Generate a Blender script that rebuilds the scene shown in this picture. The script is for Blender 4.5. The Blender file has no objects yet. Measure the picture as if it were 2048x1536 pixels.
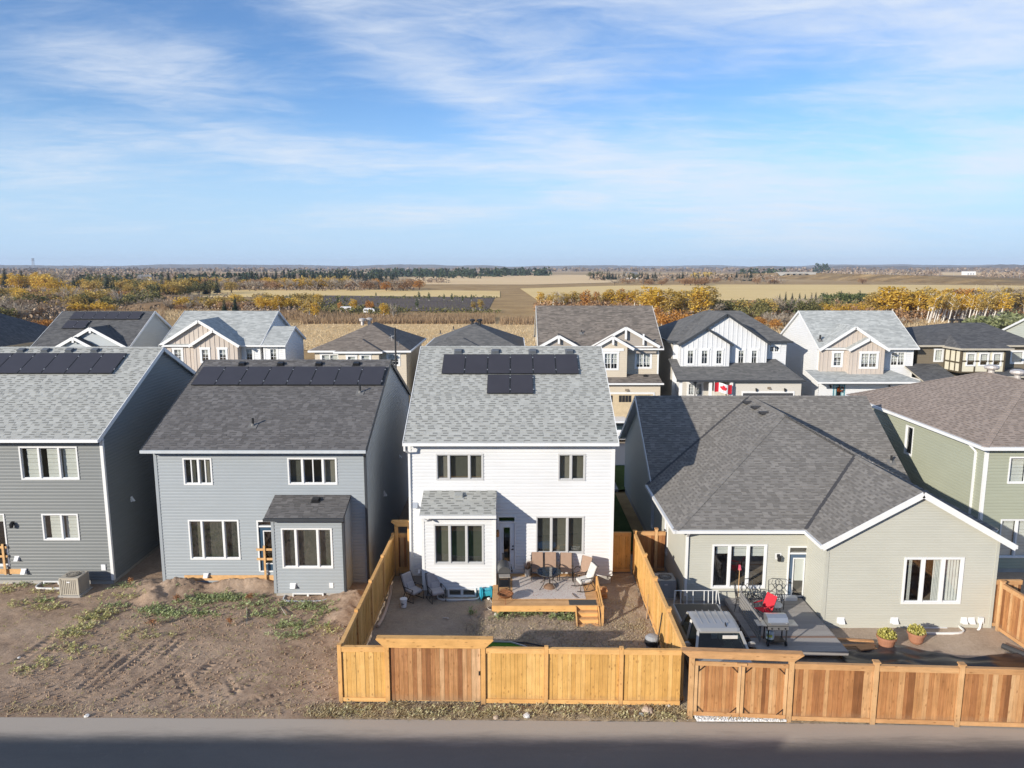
import bpy, math, random
import numpy as np
from mathutils import Vector, Matrix
random.seed(7)
RNG = np.random.default_rng(7)
SC = bpy.context.scene
COL = SC.collection
R = math.radians

# ------------------------------------------------------------------ camera, sky, sun, exposure
CAM_Z, PITCH, FPX = 14.5, R(8.95), 1480.0          # survey of the photograph: height, tilt, focal length (2048 px wide)
cam_d = bpy.data.cameras.new('camera')
cam_d.sensor_width = 36.0
cam_d.sensor_fit = 'HORIZONTAL'
cam_d.lens = 36.0 * FPX / 2048.0
cam_d.clip_start = 0.1
cam_d.clip_end = 60000
cam = bpy.data.objects.new('camera', cam_d)
COL.objects.link(cam)
cam.location = (0, 0, CAM_Z)
cam.rotation_euler = (R(90) - PITCH, 0, 0)
SC.camera = cam

SUN_DIR = Vector((1.05, 1.0, -0.48)).normalized()     # the way the light travels
SUN_EL = math.asin(-SUN_DIR.z)
sun_d = bpy.data.lights.new('sun', 'SUN')
sun_d.energy = 4.5
sun_d.angle = R(0.5)
sun_d.color = (1.0, 0.925, 0.80)
sun = bpy.data.objects.new('sun', sun_d)
COL.objects.link(sun)
sun.rotation_euler = SUN_DIR.to_track_quat('-Z', 'Y').to_euler()

def nd(nt, kind, **kw):
 n = nt.nodes.new(kind)
 for k, v in kw.items():
  if k.startswith('i_'):
   key = k[2:]
   key = int(key) if key.isdigit() else key
   n.inputs[key].default_value = v
  else:
   setattr(n, k, v)
 return n

SKY_STRENGTH = 0.115
world = bpy.data.worlds.new('World')
SC.world = world
world.use_nodes = True
wt = world.node_tree
wt.nodes.clear()
L = wt.links.new
w_out = nd(wt, 'ShaderNodeOutputWorld')
w_bg = nd(wt, 'ShaderNodeBackground', i_Strength=SKY_STRENGTH)
sky = nd(wt, 'ShaderNodeTexSky', sky_type='NISHITA')
sky.sun_disc = False
sky.sun_elevation = SUN_EL
sky.sun_rotation = math.atan2(-SUN_DIR.x, -SUN_DIR.y)
sky.altitude = 650
sky.air_density = 1.0
sky.dust_density = 0.0
sky.ozone_density = 3.0
# clouds: thin sheets of ice cloud on a plane far above, seen through the direction of the view ray
tc = nd(wt, 'ShaderNodeTexCoord')
sp = nd(wt, 'ShaderNodeSeparateXYZ')
L(tc.outputs['Generated'], sp.inputs[0])
def wm(op, a, b=None, c=None, clamp=False):
 n = nd(wt, 'ShaderNodeMath', operation=op, use_clamp=clamp)
 for i, v in enumerate((a, b, c)):
  if v is None: continue
  if isinstance(v, (int, float)): n.inputs[i].default_value = v
  else: L(v, n.inputs[i])
 return n.outputs[0]
zc = wm('ADD', wm('MAXIMUM', sp.outputs[2], 0.0), 0.09)
cu = wm('DIVIDE', sp.outputs[0], zc)
cv = wm('DIVIDE', sp.outputs[1], zc)
cxyz = nd(wt, 'ShaderNodeCombineXYZ')
L(cu, cxyz.inputs[0]); L(cv, cxyz.inputs[1])
def streaks(scale, stretch, rot, off, detail=8, dist=0.6, rough=0.55):
 m = nd(wt, 'ShaderNodeMapping')
 m.inputs['Scale'].default_value = (scale / stretch, scale, scale)
 m.inputs['Rotation'].default_value = (0, 0, rot); m.inputs['Location'].default_value = off
 L(cxyz.outputs[0], m.inputs[0])
 n = nd(wt, 'ShaderNodeTexNoise', i_Scale=1.0, i_Detail=detail, i_Roughness=rough, i_Distortion=dist)
 L(m.outputs[0], n.inputs['Vector'])
 return n.outputs['Fac']
azim = wm('ARCTAN2', sp.outputs[0], sp.outputs[1]); elev = wm('ARCSINE', sp.outputs[2])
def bank_of_cloud(px, py, w, h, rot, k):           # a soft bank in one direction of the sky, size in photograph pixels
 a0, e0 = math.atan((px - 1024) / FPX), (535 - py) / FPX * 0.95
 da, de = wm('SUBTRACT', azim, a0), wm('SUBTRACT', elev, e0)
 c, s_ = math.cos(R(rot)), math.sin(R(rot))
 u = wm('ADD', wm('MULTIPLY', da, c * FPX / w), wm('MULTIPLY', de, s_ * FPX / w))
 v = wm('ADD', wm('MULTIPLY', de, c * FPX / h), wm('MULTIPLY', da, -s_ * FPX / h))
 return wm('MULTIPLY', wm('POWER', 2.718, wm('MULTIPLY', wm('ADD', wm('MULTIPLY', u, u), wm('MULTIPLY', v, v)), -1.0)), k)
lob = None
for q in ((370, 180, 240, 62, -4, 1.0), (880, 165, 330, 62, -24, 1.05), (1120, 150, 260, 60, -18, 0.7), (820, 315, 520, 42, -3, 0.85), (860, 425, 260, 36, 4, 1.15), (560, 315, 220, 45, -10, 0.5), (1500, 400, 330, 110, -12, 1.0),
   (1420, 60, 560, 95, -6, 0.95), (1990, 170, 260, 130, 0, 1.0), (1980, 360, 110, 50, 10, 0.9), (110, 360, 220, 75, -6, 0.75), (1150, 398, 60, 16, -8, 0.8), (1700, 520, 320, 40, -8, 0.7), (10, 40, 90, 50, -10, 0.5), (700, 25, 160, 50, 0, 0.4)):
 t_ = bank_of_cloud(*q); lob = t_ if lob is None else wm('ADD', lob, t_)
hi_ = nd(wt, 'ShaderNodeMapRange', interpolation_type='SMOOTHSTEP')
hi_.inputs[1].default_value = R(22); hi_.inputs[2].default_value = R(45); hi_.inputs[4].default_value = 0.75
L(elev, hi_.inputs[0]); lob = wm('ADD', lob, hi_.outputs[0])          # thin unseen cloud added overhead to whiten the ambient light
n1 = streaks(1.9, 1.8, R(-24), (3.1, 1.7, 0), 10, 0.8, 0.62)
n2 = streaks(6.5, 2.0, R(-30), (7.3, 2.2, 0), 8, 0.8, 0.62)
n3 = streaks(0.5, 1.3, R(-10), (1.3, 4.6, 0), 5, 0.3)
f_ = wm('ADD', wm('MULTIPLY', n1, 0.58), wm('MULTIPLY', n2, 0.40))
f_ = wm('ADD', f_, wm('MULTIPLY', wm('SUBTRACT', n3, 0.5), 0.5))
f_ = wm('ADD', f_, wm('SUBTRACT', wm('MULTIPLY', wm('MINIMUM', lob, 1.15), 0.34), 0.07))
cr = nd(wt, 'ShaderNodeMapRange', interpolation_type='SMOOTHSTEP')
cr.inputs[1].default_value = 0.42; cr.inputs[2].default_value = 1.04; cr.inputs[4].default_value = 0.95
L(f_, cr.inputs[0])
cl = cr.outputs[0]
low = nd(wt, 'ShaderNodeMapRange', interpolation_type='SMOOTHSTEP')
low.inputs[1].default_value = 0.0; low.inputs[2].default_value = 0.06
low.inputs[3].default_value = 0.25
L(sp.outputs[2], low.inputs[0])
cl = wm('MULTIPLY', cl, low.outputs[0], clamp=True)
# moisture low in the air: the same pale blue all round the horizon
hz = nd(wt, 'ShaderNodeMapRange', interpolation_type='SMOOTHERSTEP')
hz.inputs[1].default_value = -0.02; hz.inputs[2].default_value = 0.24; hz.inputs[3].default_value = 0.95; hz.inputs[4].default_value = 0.0
L(sp.outputs[2], hz.inputs[0])
hs = nd(wt, 'ShaderNodeMix', data_type='RGBA', blend_type='MULTIPLY')
hs.inputs['Factor'].default_value = 1.0; hs.inputs['B'].default_value = (0.73, 0.88, 1.06, 1)
L(sky.outputs[0], hs.inputs['A'])
hm = nd(wt, 'ShaderNodeMix', data_type='RGBA')
hm.inputs['B'].default_value = (3.2, 4.55, 6.1, 1)
L(hz.outputs[0], hm.inputs['Factor']); L(hs.outputs['Result'], hm.inputs['A'])
mix = nd(wt, 'ShaderNodeMix', data_type='RGBA')
mix.inputs['B'].default_value = (4.9, 5.35, 6.0, 1)
L(cl, mix.inputs['Factor']); L(hm.outputs['Result'], mix.inputs['A'])
L(mix.outputs['Result'], w_bg.inputs['Color'])
L(w_bg.outputs[0], w_out.inputs[0])

SC.view_settings.view_transform = 'Standard'
SC.view_settings.look = 'None'
SC.view_settings.exposure = 0.5
SC.view_settings.gamma = 1.0
SC.view_settings.use_curve_mapping = False
SC.render.engine = 'CYCLES'
SC.cycles.max_bounces = 6
SC.cycles.diffuse_bounces = 3
SC.cycles.glossy_bounces = 3
SC.cycles.transmission_bounces = 4
SC.cycles.transparent_max_bounces = 8
SC.cycles.caustics_reflective = False
SC.cycles.caustics_refractive = False

# ------------------------------------------------------------------ survey: photograph -> metres
CP, SP_ = math.cos(PITCH), math.sin(PITCH)
def ray(px, py):
 cx, cy = (px - 1024) / FPX, (768 - py) / FPX
 return cx, CP + cy * SP_, -SP_ + cy * CP
def at(px, py, Y):                      # the point at distance Y
 x, y, z = ray(px, py); t = Y / y
 return Vector((x * t, Y, CAM_Z + z * t))
def gr(px, py, z=0.0):                  # the point on level ground of height z
 x, y, zz = ray(px, py); t = (z - CAM_Z) / zz
 return Vector((x * t, y * t, z))
def ax(px, py, X):                      # the point on a wall x = X
 x, y, zz = ray(px, py); t = X / x
 return Vector((X, y * t, CAM_Z + zz * t))
def rect(x0, y0, x1, y1, Y):            # window measured on a wall facing the camera -> X0, X1, Z0, Z1
 a, b = at(x0, (y0 + y1) / 2, Y), at(x1, (y0 + y1) / 2, Y)
 xm = (x0 + x1) / 2
 return a.x, b.x, at(xm, y1, Y).z, at(xm, y0, Y).z

# ------------------------------------------------------------------ objects
def tag(o, label=None, cat=None, group=None, kind=None):
 if label: o['label'] = label
 if cat: o['category'] = cat
 if group: o['group'] = group
 if kind: o['kind'] = kind
 return o
def thing(name, label, cat, loc=(0, 0, 0), rz=0.0, group=None):
 o = bpy.data.objects.new(name, None)
 o.empty_display_size = 0.2
 COL.objects.link(o)
 o.location = loc
 o.rotation_euler = (0, 0, rz)
 return tag(o, label, cat, group)
def put(name, me, parent=None, loc=None, label=None):
 o = bpy.data.objects.new(name, me)
 COL.objects.link(o)
 if parent is not None: o.parent = parent
 if loc is not None: o.location = loc
 if label: o['label'] = label
 return o
def copy_tree(o, parent=None, kids=None):
 c = o.copy(); COL.objects.link(c)
 if parent is not None: c.parent = parent
 for ch in o.children: copy_tree(ch, c)
 return c

class MB:
 def __init__(s):
  s.v, s.f, s.m, s.cuts = [], [], [], []
 def add(s, vs, fs, m=0):
  n = len(s.v); s.cuts.append((n, len(s.f)))
  s.v += [tuple(v) for v in vs]
  s.f += [tuple(i + n for i in f) for f in fs]
  s.m += [m] * len(fs)
  return s
 def quad(s, a, b, c, d, m=0): return s.add((a, b, c, d), ((0, 1, 2, 3),), m)
 def poly(s, pts, m=0): return s.add(pts, (tuple(range(len(pts))),), m)
 def box(s, x0, x1, y0, y1, z0, z1, m=0):
  if x0 > x1: x0, x1 = x1, x0
  if y0 > y1: y0, y1 = y1, y0
  if z0 > z1: z0, z1 = z1, z0
  v = [(x, y, z) for x in (x0, x1) for y in (y0, y1) for z in (z0, z1)]
  return s.add(v, ((0, 1, 3, 2), (4, 6, 7, 5), (0, 4, 5, 1), (2, 3, 7, 6), (0, 2, 6, 4), (1, 5, 7, 3)), m)
 def bar(s, p, q, w, h=None, m=0, up=(0, 0, 1)):      # square bar between two points
  p, q = Vector(p), Vector(q); h = h or w
  d = (q - p).normalized(); u = Vector(up)
  if abs(d.dot(u)) > 0.98: u = Vector((0, 1, 0))
  a = d.cross(u).normalized(); b = a.cross(d)
  a *= w / 2; b *= h / 2
  v = [p - a - b, p + a - b, p + a + b, p - a + b, q - a - b, q + a - b, q + a + b, q - a + b]
  return s.add(v, ((3, 2, 1, 0), (4, 5, 6, 7), (0, 1, 5, 4), (1, 2, 6, 5), (2, 3, 7, 6), (3, 0, 4, 7)), m)
 def tube(s, pts, r, n=6, m=0, cap=True):             # round bar along a polyline; r may be a list
  pts = [Vector(p) for p in pts]
  rs = r if isinstance(r, (list, tuple)) else [r] * len(pts)
  rings = []
  for i, p in enumerate(pts):
   d = (pts[min(i + 1, len(pts) - 1)] - pts[max(i - 1, 0)]).normalized()
   u = Vector((0, 0, 1)) if abs(d.z) < 0.9 else Vector((0, 1, 0))
   a = d.cross(u).normalized(); b = a.cross(d)
   rings.append([p + (a * math.cos(2 * math.pi * k / n) + b * math.sin(2 * math.pi * k / n)) * rs[i] for k in range(n)])
  v = [q for rg in rings for q in rg]
  f = []
  for i in range(len(pts) - 1):
   for k in range(n):
    k2 = (k + 1) % n
    f.append((i * n + k, i * n + k2, (i + 1) * n + k2, (i + 1) * n + k))
  if cap:
   f.append(tuple(range(n))[::-1]); f.append(tuple((len(pts) - 1) * n + k for k in range(n)))
  return s.add(v, f, m)
 def lathe(s, prof, n=16, c=(0, 0, 0), m=0, sx=1.0, sy=1.0):
  v, f = [], []
  for (r, z) in prof:
   for k in range(n):
    a = 2 * math.pi * k / n
    v.append((c[0] + r * sx * math.cos(a), c[1] + r * sy * math.sin(a), c[2] + z))
  for i in range(len(prof) - 1):
   for k in range(n):
    k2 = (k + 1) % n
    f.append((i * n + k, i * n + k2, (i + 1) * n + k2, (i + 1) * n + k))
  f.append(tuple(range(n))[::-1]); f.append(tuple((len(prof) - 1) * n + k for k in range(n)))
  return s.add(v, f, m)
 def prism(s, pts, off, m=0):                         # polygon swept by a vector
  n = len(pts); off = Vector(off)
  v = [Vector(p) for p in pts] + [Vector(p) + off for p in pts]
  f = [tuple(range(n))[::-1], tuple(range(n, 2 * n))]
  f += [(i, (i + 1) % n, n + (i + 1) % n, n + i) for i in range(n)]
  return s.add(v, f, m)
 def mesh(s, name, mats, off=None, smooth=False):
  me = bpy.data.meshes.new(name)
  v = s.v
  if off is not None:
   ox, oy, oz = off
   v = [(a - ox, b - oy, c - oz) for a, b, c in v]
  me.from_pydata(v, [], s.f)
  mats = mats if isinstance(mats, (list, tuple)) else [mats]
  for m in mats: me.materials.append(m)
  if len(mats) > 1: me.polygons.foreach_set('material_index', s.m)
  if smooth: me.polygons.foreach_set('use_smooth', [True] * len(me.polygons))
  me.update()
  return me
 def build(s, name, mats, parent=None, world=True, smooth=False, label=None):
  # world: the coordinates are the scene's; they are brought into the parent's own
  off = None
  if parent is not None and world:
   off = Vector((0, 0, 0)); p = parent
   while p is not None: off += p.location; p = p.parent
  return put(name, s.mesh(name, mats, off, smooth), parent, None, label)

def build_each(mb, name, mats, parent, step=1):
 # every piece (or run of `step` pieces) becomes an object of its own
 c = mb.cuts + [(len(mb.v), len(mb.f))]
 for i in range(0, len(mb.cuts), step):
  (v0, f0), (v1, f1) = c[i], c[min(i + step, len(c) - 1)]
  q = MB(); q.v = mb.v[v0:v1]; q.f = [tuple(k - v0 for k in f) for f in mb.f[f0:f1]]; q.m = mb.m[f0:f1]
  q.build(name, mats, parent)

def np_mesh(name, V, F, mats, mi=None):
 me = bpy.data.meshes.new(name)
 V = np.asarray(V, np.float32); F = np.asarray(F, np.int32)
 k = F.shape[1]
 me.vertices.add(len(V)); me.vertices.foreach_set('co', V.ravel())
 me.loops.add(F.size); me.loops.foreach_set('vertex_index', F.ravel())
 me.polygons.add(len(F)); me.polygons.foreach_set('loop_start', np.arange(0, F.size, k, dtype=np.int32))
 for m in (mats if isinstance(mats, (list, tuple)) else [mats]): me.materials.append(m)
 if mi is not None: me.polygons.foreach_set('material_index', np.asarray(mi, np.int32))
 me.polygons.foreach_set('use_smooth', [False] * len(F))
 me.update(calc_edges=True)
 return me

# ------------------------------------------------------------------ materials
def srgb(r, g, b):
 f = lambda c: (c / 255 / 12.92) if c / 255 <= 0.04045 else ((c / 255 + 0.055) / 1.055) ** 2.4
 return (f(r), f(g), f(b))
def c4(c): return (c[0], c[1], c[2], 1.0)
def new_mat(name, rough=0.7, spec=0.3, metal=0.0):
 m = bpy.data.materials.new(name)
 m.use_nodes = True
 nt = m.node_tree
 b = nt.nodes['Principled BSDF']
 b.inputs['Roughness'].default_value = rough
 b.inputs['Specular IOR Level'].default_value = spec
 b.inputs['Metallic'].default_value = metal
 return m, nt, b
def noise(nt, scale, detail=4, rough=0.55, vec=None, dist=0.0):
 n = nd(nt, 'ShaderNodeTexNoise', i_Scale=scale, i_Detail=detail, i_Roughness=rough, i_Distortion=dist)
 if vec is not None: nt.links.new(vec, n.inputs['Vector'])
 return n.outputs['Fac']
def pos(nt, scale=None, loc=None):
 g = nd(nt, 'ShaderNodeNewGeometry')
 if scale is None: return g.outputs['Position']
 m = nd(nt, 'ShaderNodeMapping'); m.inputs['Scale'].default_value = scale
 if loc: m.inputs['Location'].default_value = loc
 nt.links.new(g.outputs['Position'], m.inputs[0])
 return m.outputs[0]
def ramp(nt, fac, stops, interp='LINEAR'):
 r = nd(nt, 'ShaderNodeValToRGB'); r.color_ramp.interpolation = interp
 e = r.color_ramp.elements
 while len(e) < len(stops): e.new(0.5)
 for i, (p, c) in enumerate(stops):
  e[i].position = p; e[i].color = c4(c)
 nt.links.new(fac, r.inputs[0])
 return r.outputs[0]
def mixc(nt, fac, a, b, mode='MIX'):
 m = nd(nt, 'ShaderNodeMix', data_type='RGBA', blend_type=mode)
 for key, v in (('Factor', fac), ('A', a), ('B', b)):
  if isinstance(v, (int, float)): m.inputs[key].default_value = v
  elif isinstance(v, tuple): m.inputs[key].default_value = c4(v)
  else: nt.links.new(v, m.inputs[key])
 return m.outputs['Result']
def math_(nt, op, a, b=0.0, clamp=False):
 n = nd(nt, 'ShaderNodeMath', operation=op, use_clamp=clamp)
 for i, v in enumerate((a, b)):
  if isinstance(v, (int, float)): n.inputs[i].default_value = v
  else: nt.links.new(v, n.inputs[i])
 return n.outputs[0]
def bump(nt, b, h, strength=0.3, dist=0.02):
 n = nd(nt, 'ShaderNodeBump', i_Strength=strength, i_Distance=dist)
 nt.links.new(h, n.inputs['Height']); nt.links.new(n.outputs[0], b.inputs['Normal'])

_plain = {}
def plain(name, col, rough=0.6, spec=0.3, metal=0.0, var=0.10, scale=3.0, fine=0.0):
 # painted or moulded surface with faint unevenness and a little dust
 if name in _plain: return _plain[name]
 m, nt, b = new_mat(name, rough, spec, metal)
 n = noise(nt, scale, 5, 0.6, pos(nt))
 d = tuple(c * (1 - var) for c in col); u = tuple(min(1, c * (1 + var * 0.6)) for c in col)
 c = ramp(nt, n, [(0.3, d), (0.7, u)])
 nt.links.new(c, b.inputs['Base Color'])
 if fine: bump(nt, b, noise(nt, 90, 3, 0.6, pos(nt)), fine, 0.01)
 _plain[name] = m
 return m
def shingle_mat(name, stops, streak=0.08):
 m, nt, b = new_mat(name, 0.9, 0.15)
 g = nd(nt, 'ShaderNodeNewGeometry'); oi = nd(nt, 'ShaderNodeObjectInfo')
 r = math_(nt, 'FRACT', math_(nt, 'ADD', g.outputs['Random Per Island'], oi.outputs['Random']))
 c = ramp(nt, r, stops, 'CONSTANT')
 n = noise(nt, 60, 3, 0.7, pos(nt))
 c = mixc(nt, 1.0, c, ramp(nt, n, [(0.25, (0.72,) * 3), (0.75, (1.22,) * 3)]), 'MULTIPLY')
 n2 = noise(nt, 0.8, 4, 0.6, pos(nt))
 c = mixc(nt, 1.0, c, ramp(nt, n2, [(0.3, (1 - streak,) * 3), (0.7, (1 + streak * 0.5,) * 3)]), 'MULTIPLY')
 nt.links.new(c, b.inputs['Base Color'])
 bump(nt, b, n, 0.4, 0.004)
 return m
def far_shingle_mat(name, a, bcol, scale=(2.6, 6.0)):
 # shingles too far off to tell apart: their mottle
 m, nt, b = new_mat(name, 0.9, 0.15)
 v = nd(nt, 'ShaderNodeTexVoronoi', i_Scale=1.0)
 nt.links.new(pos(nt, (scale[0], scale[1], scale[1])), v.inputs['Vector'])
 s = nd(nt, 'ShaderNodeSeparateColor'); nt.links.new(v.outputs['Color'], s.inputs[0])
 c = ramp(nt, s.outputs[0], [(0.0, a), (0.55, tuple((p + q) / 2 for p, q in zip(a, bcol))), (1.0, bcol)])
 nt.links.new(c, b.inputs['Base Color'])
 return m
def wood_mat(name, stops, grain=0.22, rough=0.75, vertical=True, knots=True, scale=1.0):
 m, nt, b = new_mat(name, rough, 0.2)
 oi = nd(nt, 'ShaderNodeObjectInfo')
 base = ramp(nt, oi.outputs['Random'], stops)
 tc = nd(nt, 'ShaderNodeNewGeometry')
 mp = nd(nt, 'ShaderNodeMapping')
 k = (26, 26, 1.6) if vertical else (1.6, 26, 26)
 mp.inputs['Scale'].default_value = tuple(scale * q for q in k)
 nt.links.new(tc.outputs['Position'], mp.inputs[0])
 off = nd(nt, 'ShaderNodeVectorMath', operation='SCALE'); off.inputs[0].default_value = (31, 17, 23)
 nt.links.new(oi.outputs['Random'], off.inputs['Scale'])
 ad = nd(nt, 'ShaderNodeVectorMath', operation='ADD')
 nt.links.new(mp.outputs[0], ad.inputs[0]); nt.links.new(off.outputs[0], ad.inputs[1])
 n = noise(nt, 1.0, 5, 0.65, ad.outputs[0], 0.4)
 c = mixc(nt, 1.0, base, ramp(nt, n, [(0.25, (1 - grain,) * 3), (0.75, (1 + grain,) * 3)]), 'MULTIPLY')
 if knots:
  mk = nd(nt, 'ShaderNodeMapping')
  mk.inputs['Scale'].default_value = (7, 7, 3.2) if vertical else (3.2, 7, 7)
  nt.links.new(tc.outputs['Position'], mk.inputs[0])
  a2 = nd(nt, 'ShaderNodeVectorMath', operation='ADD')
  nt.links.new(mk.outputs[0], a2.inputs[0]); nt.links.new(off.outputs[0], a2.inputs[1])
  vo = nd(nt, 'ShaderNodeTexVoronoi', i_Scale=1.0); nt.links.new(a2.outputs[0], vo.inputs['Vector'])
  kf = nd(nt, 'ShaderNodeMapRange'); kf.inputs[1].default_value = 0.08; kf.inputs[2].default_value = 0.22
  kf.inputs[3].default_value = 0.55; kf.inputs[4].default_value = 0.0
  nt.links.new(vo.outputs['Distance'], kf.inputs[0])
  c = mixc(nt, kf.outputs[0], c, (0.20, 0.085, 0.03))
  bl = noise(nt, 2.2, 4, 0.6, pos(nt))
  c = mixc(nt, 1.0, c, ramp(nt, bl, [(0.3, (0.86, 0.84, 0.82)), (0.7, (1.08, 1.08, 1.1))]), 'MULTIPLY')
  sz = nd(nt, 'ShaderNodeSeparateXYZ'); nt.links.new(tc.outputs['Position'], sz.inputs[0])
  if vertical:
   d_ = math_(nt, 'ADD', sz.outputs[2], math_(nt, 'MULTIPLY', noise(nt, 5, 4, 0.7, pos(nt)), 0.5))
   sf = nd(nt, 'ShaderNodeMapRange'); sf.inputs[1].default_value = 0.30; sf.inputs[2].default_value = 0.62; sf.inputs[3].default_value = 0.55; sf.inputs[4].default_value = 0.0
   nt.links.new(d_, sf.inputs[0]); c = mixc(nt, sf.outputs[0], c, (0.27, 0.19, 0.12))       # soil splashed on the foot
 nt.links.new(c, b.inputs['Base Color'])
 bump(nt, b, n, 0.25, 0.004)
 return m
def glass_mat(name, tint=(0.86, 0.89, 0.88), refl=1.0):
 m = bpy.data.materials.new(name); m.use_nodes = True
 nt = m.node_tree; nt.nodes.clear()
 o = nd(nt, 'ShaderNodeOutputMaterial')
 t = nd(nt, 'ShaderNodeBsdfTransparent', i_Color=c4(tint))
 g = nd(nt, 'ShaderNodeBsdfGlossy', i_Roughness=0.015)
 fr = nd(nt, 'ShaderNodeLayerWeight', i_Blend=0.5)          # same from both sides, so sunlight gets in
 mx = nd(nt, 'ShaderNodeMixShader')
 f = math_(nt, 'ADD', math_(nt, 'MULTIPLY', math_(nt, 'POWER', fr.outputs['Facing'], 4.0), 0.8), 0.20 * refl, True)
 nt.links.new(f, mx.inputs[0]); nt.links.new(t.outputs[0], mx.inputs[1]); nt.links.new(g.outputs[0], mx.inputs[2])
 nt.links.new(mx.outputs[0], o.inputs[0])
 return m
def leaf_mat(name, stops, trans=0.25):
 m, nt, b = new_mat(name, 0.75, 0.15)
 g = nd(nt, 'ShaderNodeNewGeometry'); oi = nd(nt, 'ShaderNodeObjectInfo')
 r = math_(nt, 'ADD', math_(nt, 'MULTIPLY', g.outputs['Random Per Island'], 0.65), math_(nt, 'MULTIPLY', oi.outputs['Random'], 0.35))
 c = ramp(nt, r, stops)
 nt.links.new(c, b.inputs['Base Color'])
 if trans:
  b.inputs['Subsurface Weight'].default_value = 0.0
  tr = nd(nt, 'ShaderNodeBsdfTranslucent'); nt.links.new(c, tr.inputs[0])
  mx = nd(nt, 'ShaderNodeMixShader', i_0=trans)
  out = nt.nodes['Material Output']
  nt.links.new(b.outputs[0], mx.inputs[1]); nt.links.new(tr.outputs[0], mx.inputs[2]); nt.links.new(mx.outputs[0], out.inputs[0])
 return m

# ================================================================== the setting: ground, lane, street, fields, hills
def vnoise(x, y, seed, scale):
 # smooth lattice noise, vectorised
 r = np.random.default_rng(seed); T = r.random((256, 256))
 u, v = x * scale, y * scale
 iu, iv = np.floor(u).astype(int), np.floor(v).astype(int)
 fu, fv = u - iu, v - iv
 fu = fu * fu * (3 - 2 * fu); fv = fv * fv * (3 - 2 * fv)
 a = T[iu % 256, iv % 256]; b = T[(iu + 1) % 256, iv % 256]
 c = T[iu % 256, (iv + 1) % 256]; d = T[(iu + 1) % 256, (iv + 1) % 256]
 return (a * (1 - fu) + b * fu) * (1 - fv) + (c * (1 - fu) + d * fu) * fv
def fbm(x, y, seed, scale, oct=4, gain=0.5):
 s, amp, t = 0, 1, 0
 for i in range(oct):
  s = s + amp * vnoise(x, y, seed + i, scale * 2 ** i); t += amp; amp *= gain
 return s / t

def soil_mat(name, stops, straw=None, scale=1.0):
 m, nt, b = new_mat(name, 0.95, 0.1)
 p = pos(nt)
 n1 = noise(nt, 0.55 * scale, 6, 0.65, p); n2 = noise(nt, 9 * scale, 5, 0.7, p)
 f = math_(nt, 'ADD', math_(nt, 'MULTIPLY', n1, 0.55), math_(nt, 'MULTIPLY', n2, 0.45))
 c = ramp(nt, f, stops)
 if straw:
  n3 = noise(nt, 34 * scale, 3, 0.7, p); n4 = noise(nt, 0.9 * scale, 4, 0.6, p)
  k = math_(nt, 'MULTIPLY', ramp(nt, n3, [(0.52, (0, 0, 0)), (0.62, (1, 1, 1))]), ramp(nt, n4, [(0.40, (0.12,) * 3), (0.62, (0.95,) * 3)]))
  c = mixc(nt, k, c, straw)
 nt.links.new(c, b.inputs['Base Color'])
 h = math_(nt, 'ADD', noise(nt, 22 * scale, 6, 0.72, p), math_(nt, 'MULTIPLY', noise(nt, 75, 3, 0.6, p), 0.35))
 bump(nt, b, h, 0.9, 0.035)
 return m
M_DIRT = soil_mat('bare_dirt', [(0.30, (0.19, 0.128, 0.088)), (0.5, (0.365, 0.262, 0.188)), (0.70, (0.50, 0.38, 0.285))])
M_YARD = soil_mat('yard_soil', [(0.30, (0.22, 0.17, 0.13)), (0.5, (0.34, 0.265, 0.205)), (0.7, (0.45, 0.36, 0.28))], (0.55, 0.44, 0.29))
M_SAND = soil_mat('sandy_soil', [(0.30, (0.31, 0.235, 0.17)), (0.5, (0.45, 0.35, 0.265)), (0.7, (0.56, 0.45, 0.35))])
M_VERGE = soil_mat('verge_soil', [(0.30, (0.22, 0.17, 0.12)), (0.5, (0.38, 0.30, 0.21)), (0.7, (0.50, 0.41, 0.29))], (0.56, 0.47, 0.31))
def grass_sheet(name, stops, scale=0.6):
 m, nt, b = new_mat(name, 0.95, 0.05)
 p = pos(nt)
 f = math_(nt, 'ADD', math_(nt, 'MULTIPLY', noise(nt, scale, 6, 0.7, p), 0.6), math_(nt, 'MULTIPLY', noise(nt, scale * 11, 4, 0.7, p), 0.4))
 nt.links.new(ramp(nt, f, stops), b.inputs['Base Color'])
 bump(nt, b, noise(nt, scale * 25, 4, 0.7, p), 0.6, 0.05)
 return m
M_LAWN = grass_sheet('lawn_grass', [(0.3, (0.035, 0.06, 0.015)), (0.7, (0.085, 0.12, 0.035))], 1.5)
M_BROWN = grass_sheet('rough_ground', [(0.3, (0.13, 0.085, 0.045)), (0.5, (0.24, 0.165, 0.085)), (0.7, (0.36, 0.26, 0.14))], 0.06)
M_MEADOW = grass_sheet('dry_meadow', [(0.3, (0.48, 0.32, 0.15)), (0.5, (0.66, 0.46, 0.235)), (0.72, (0.78, 0.58, 0.33))], 0.09)
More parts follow.
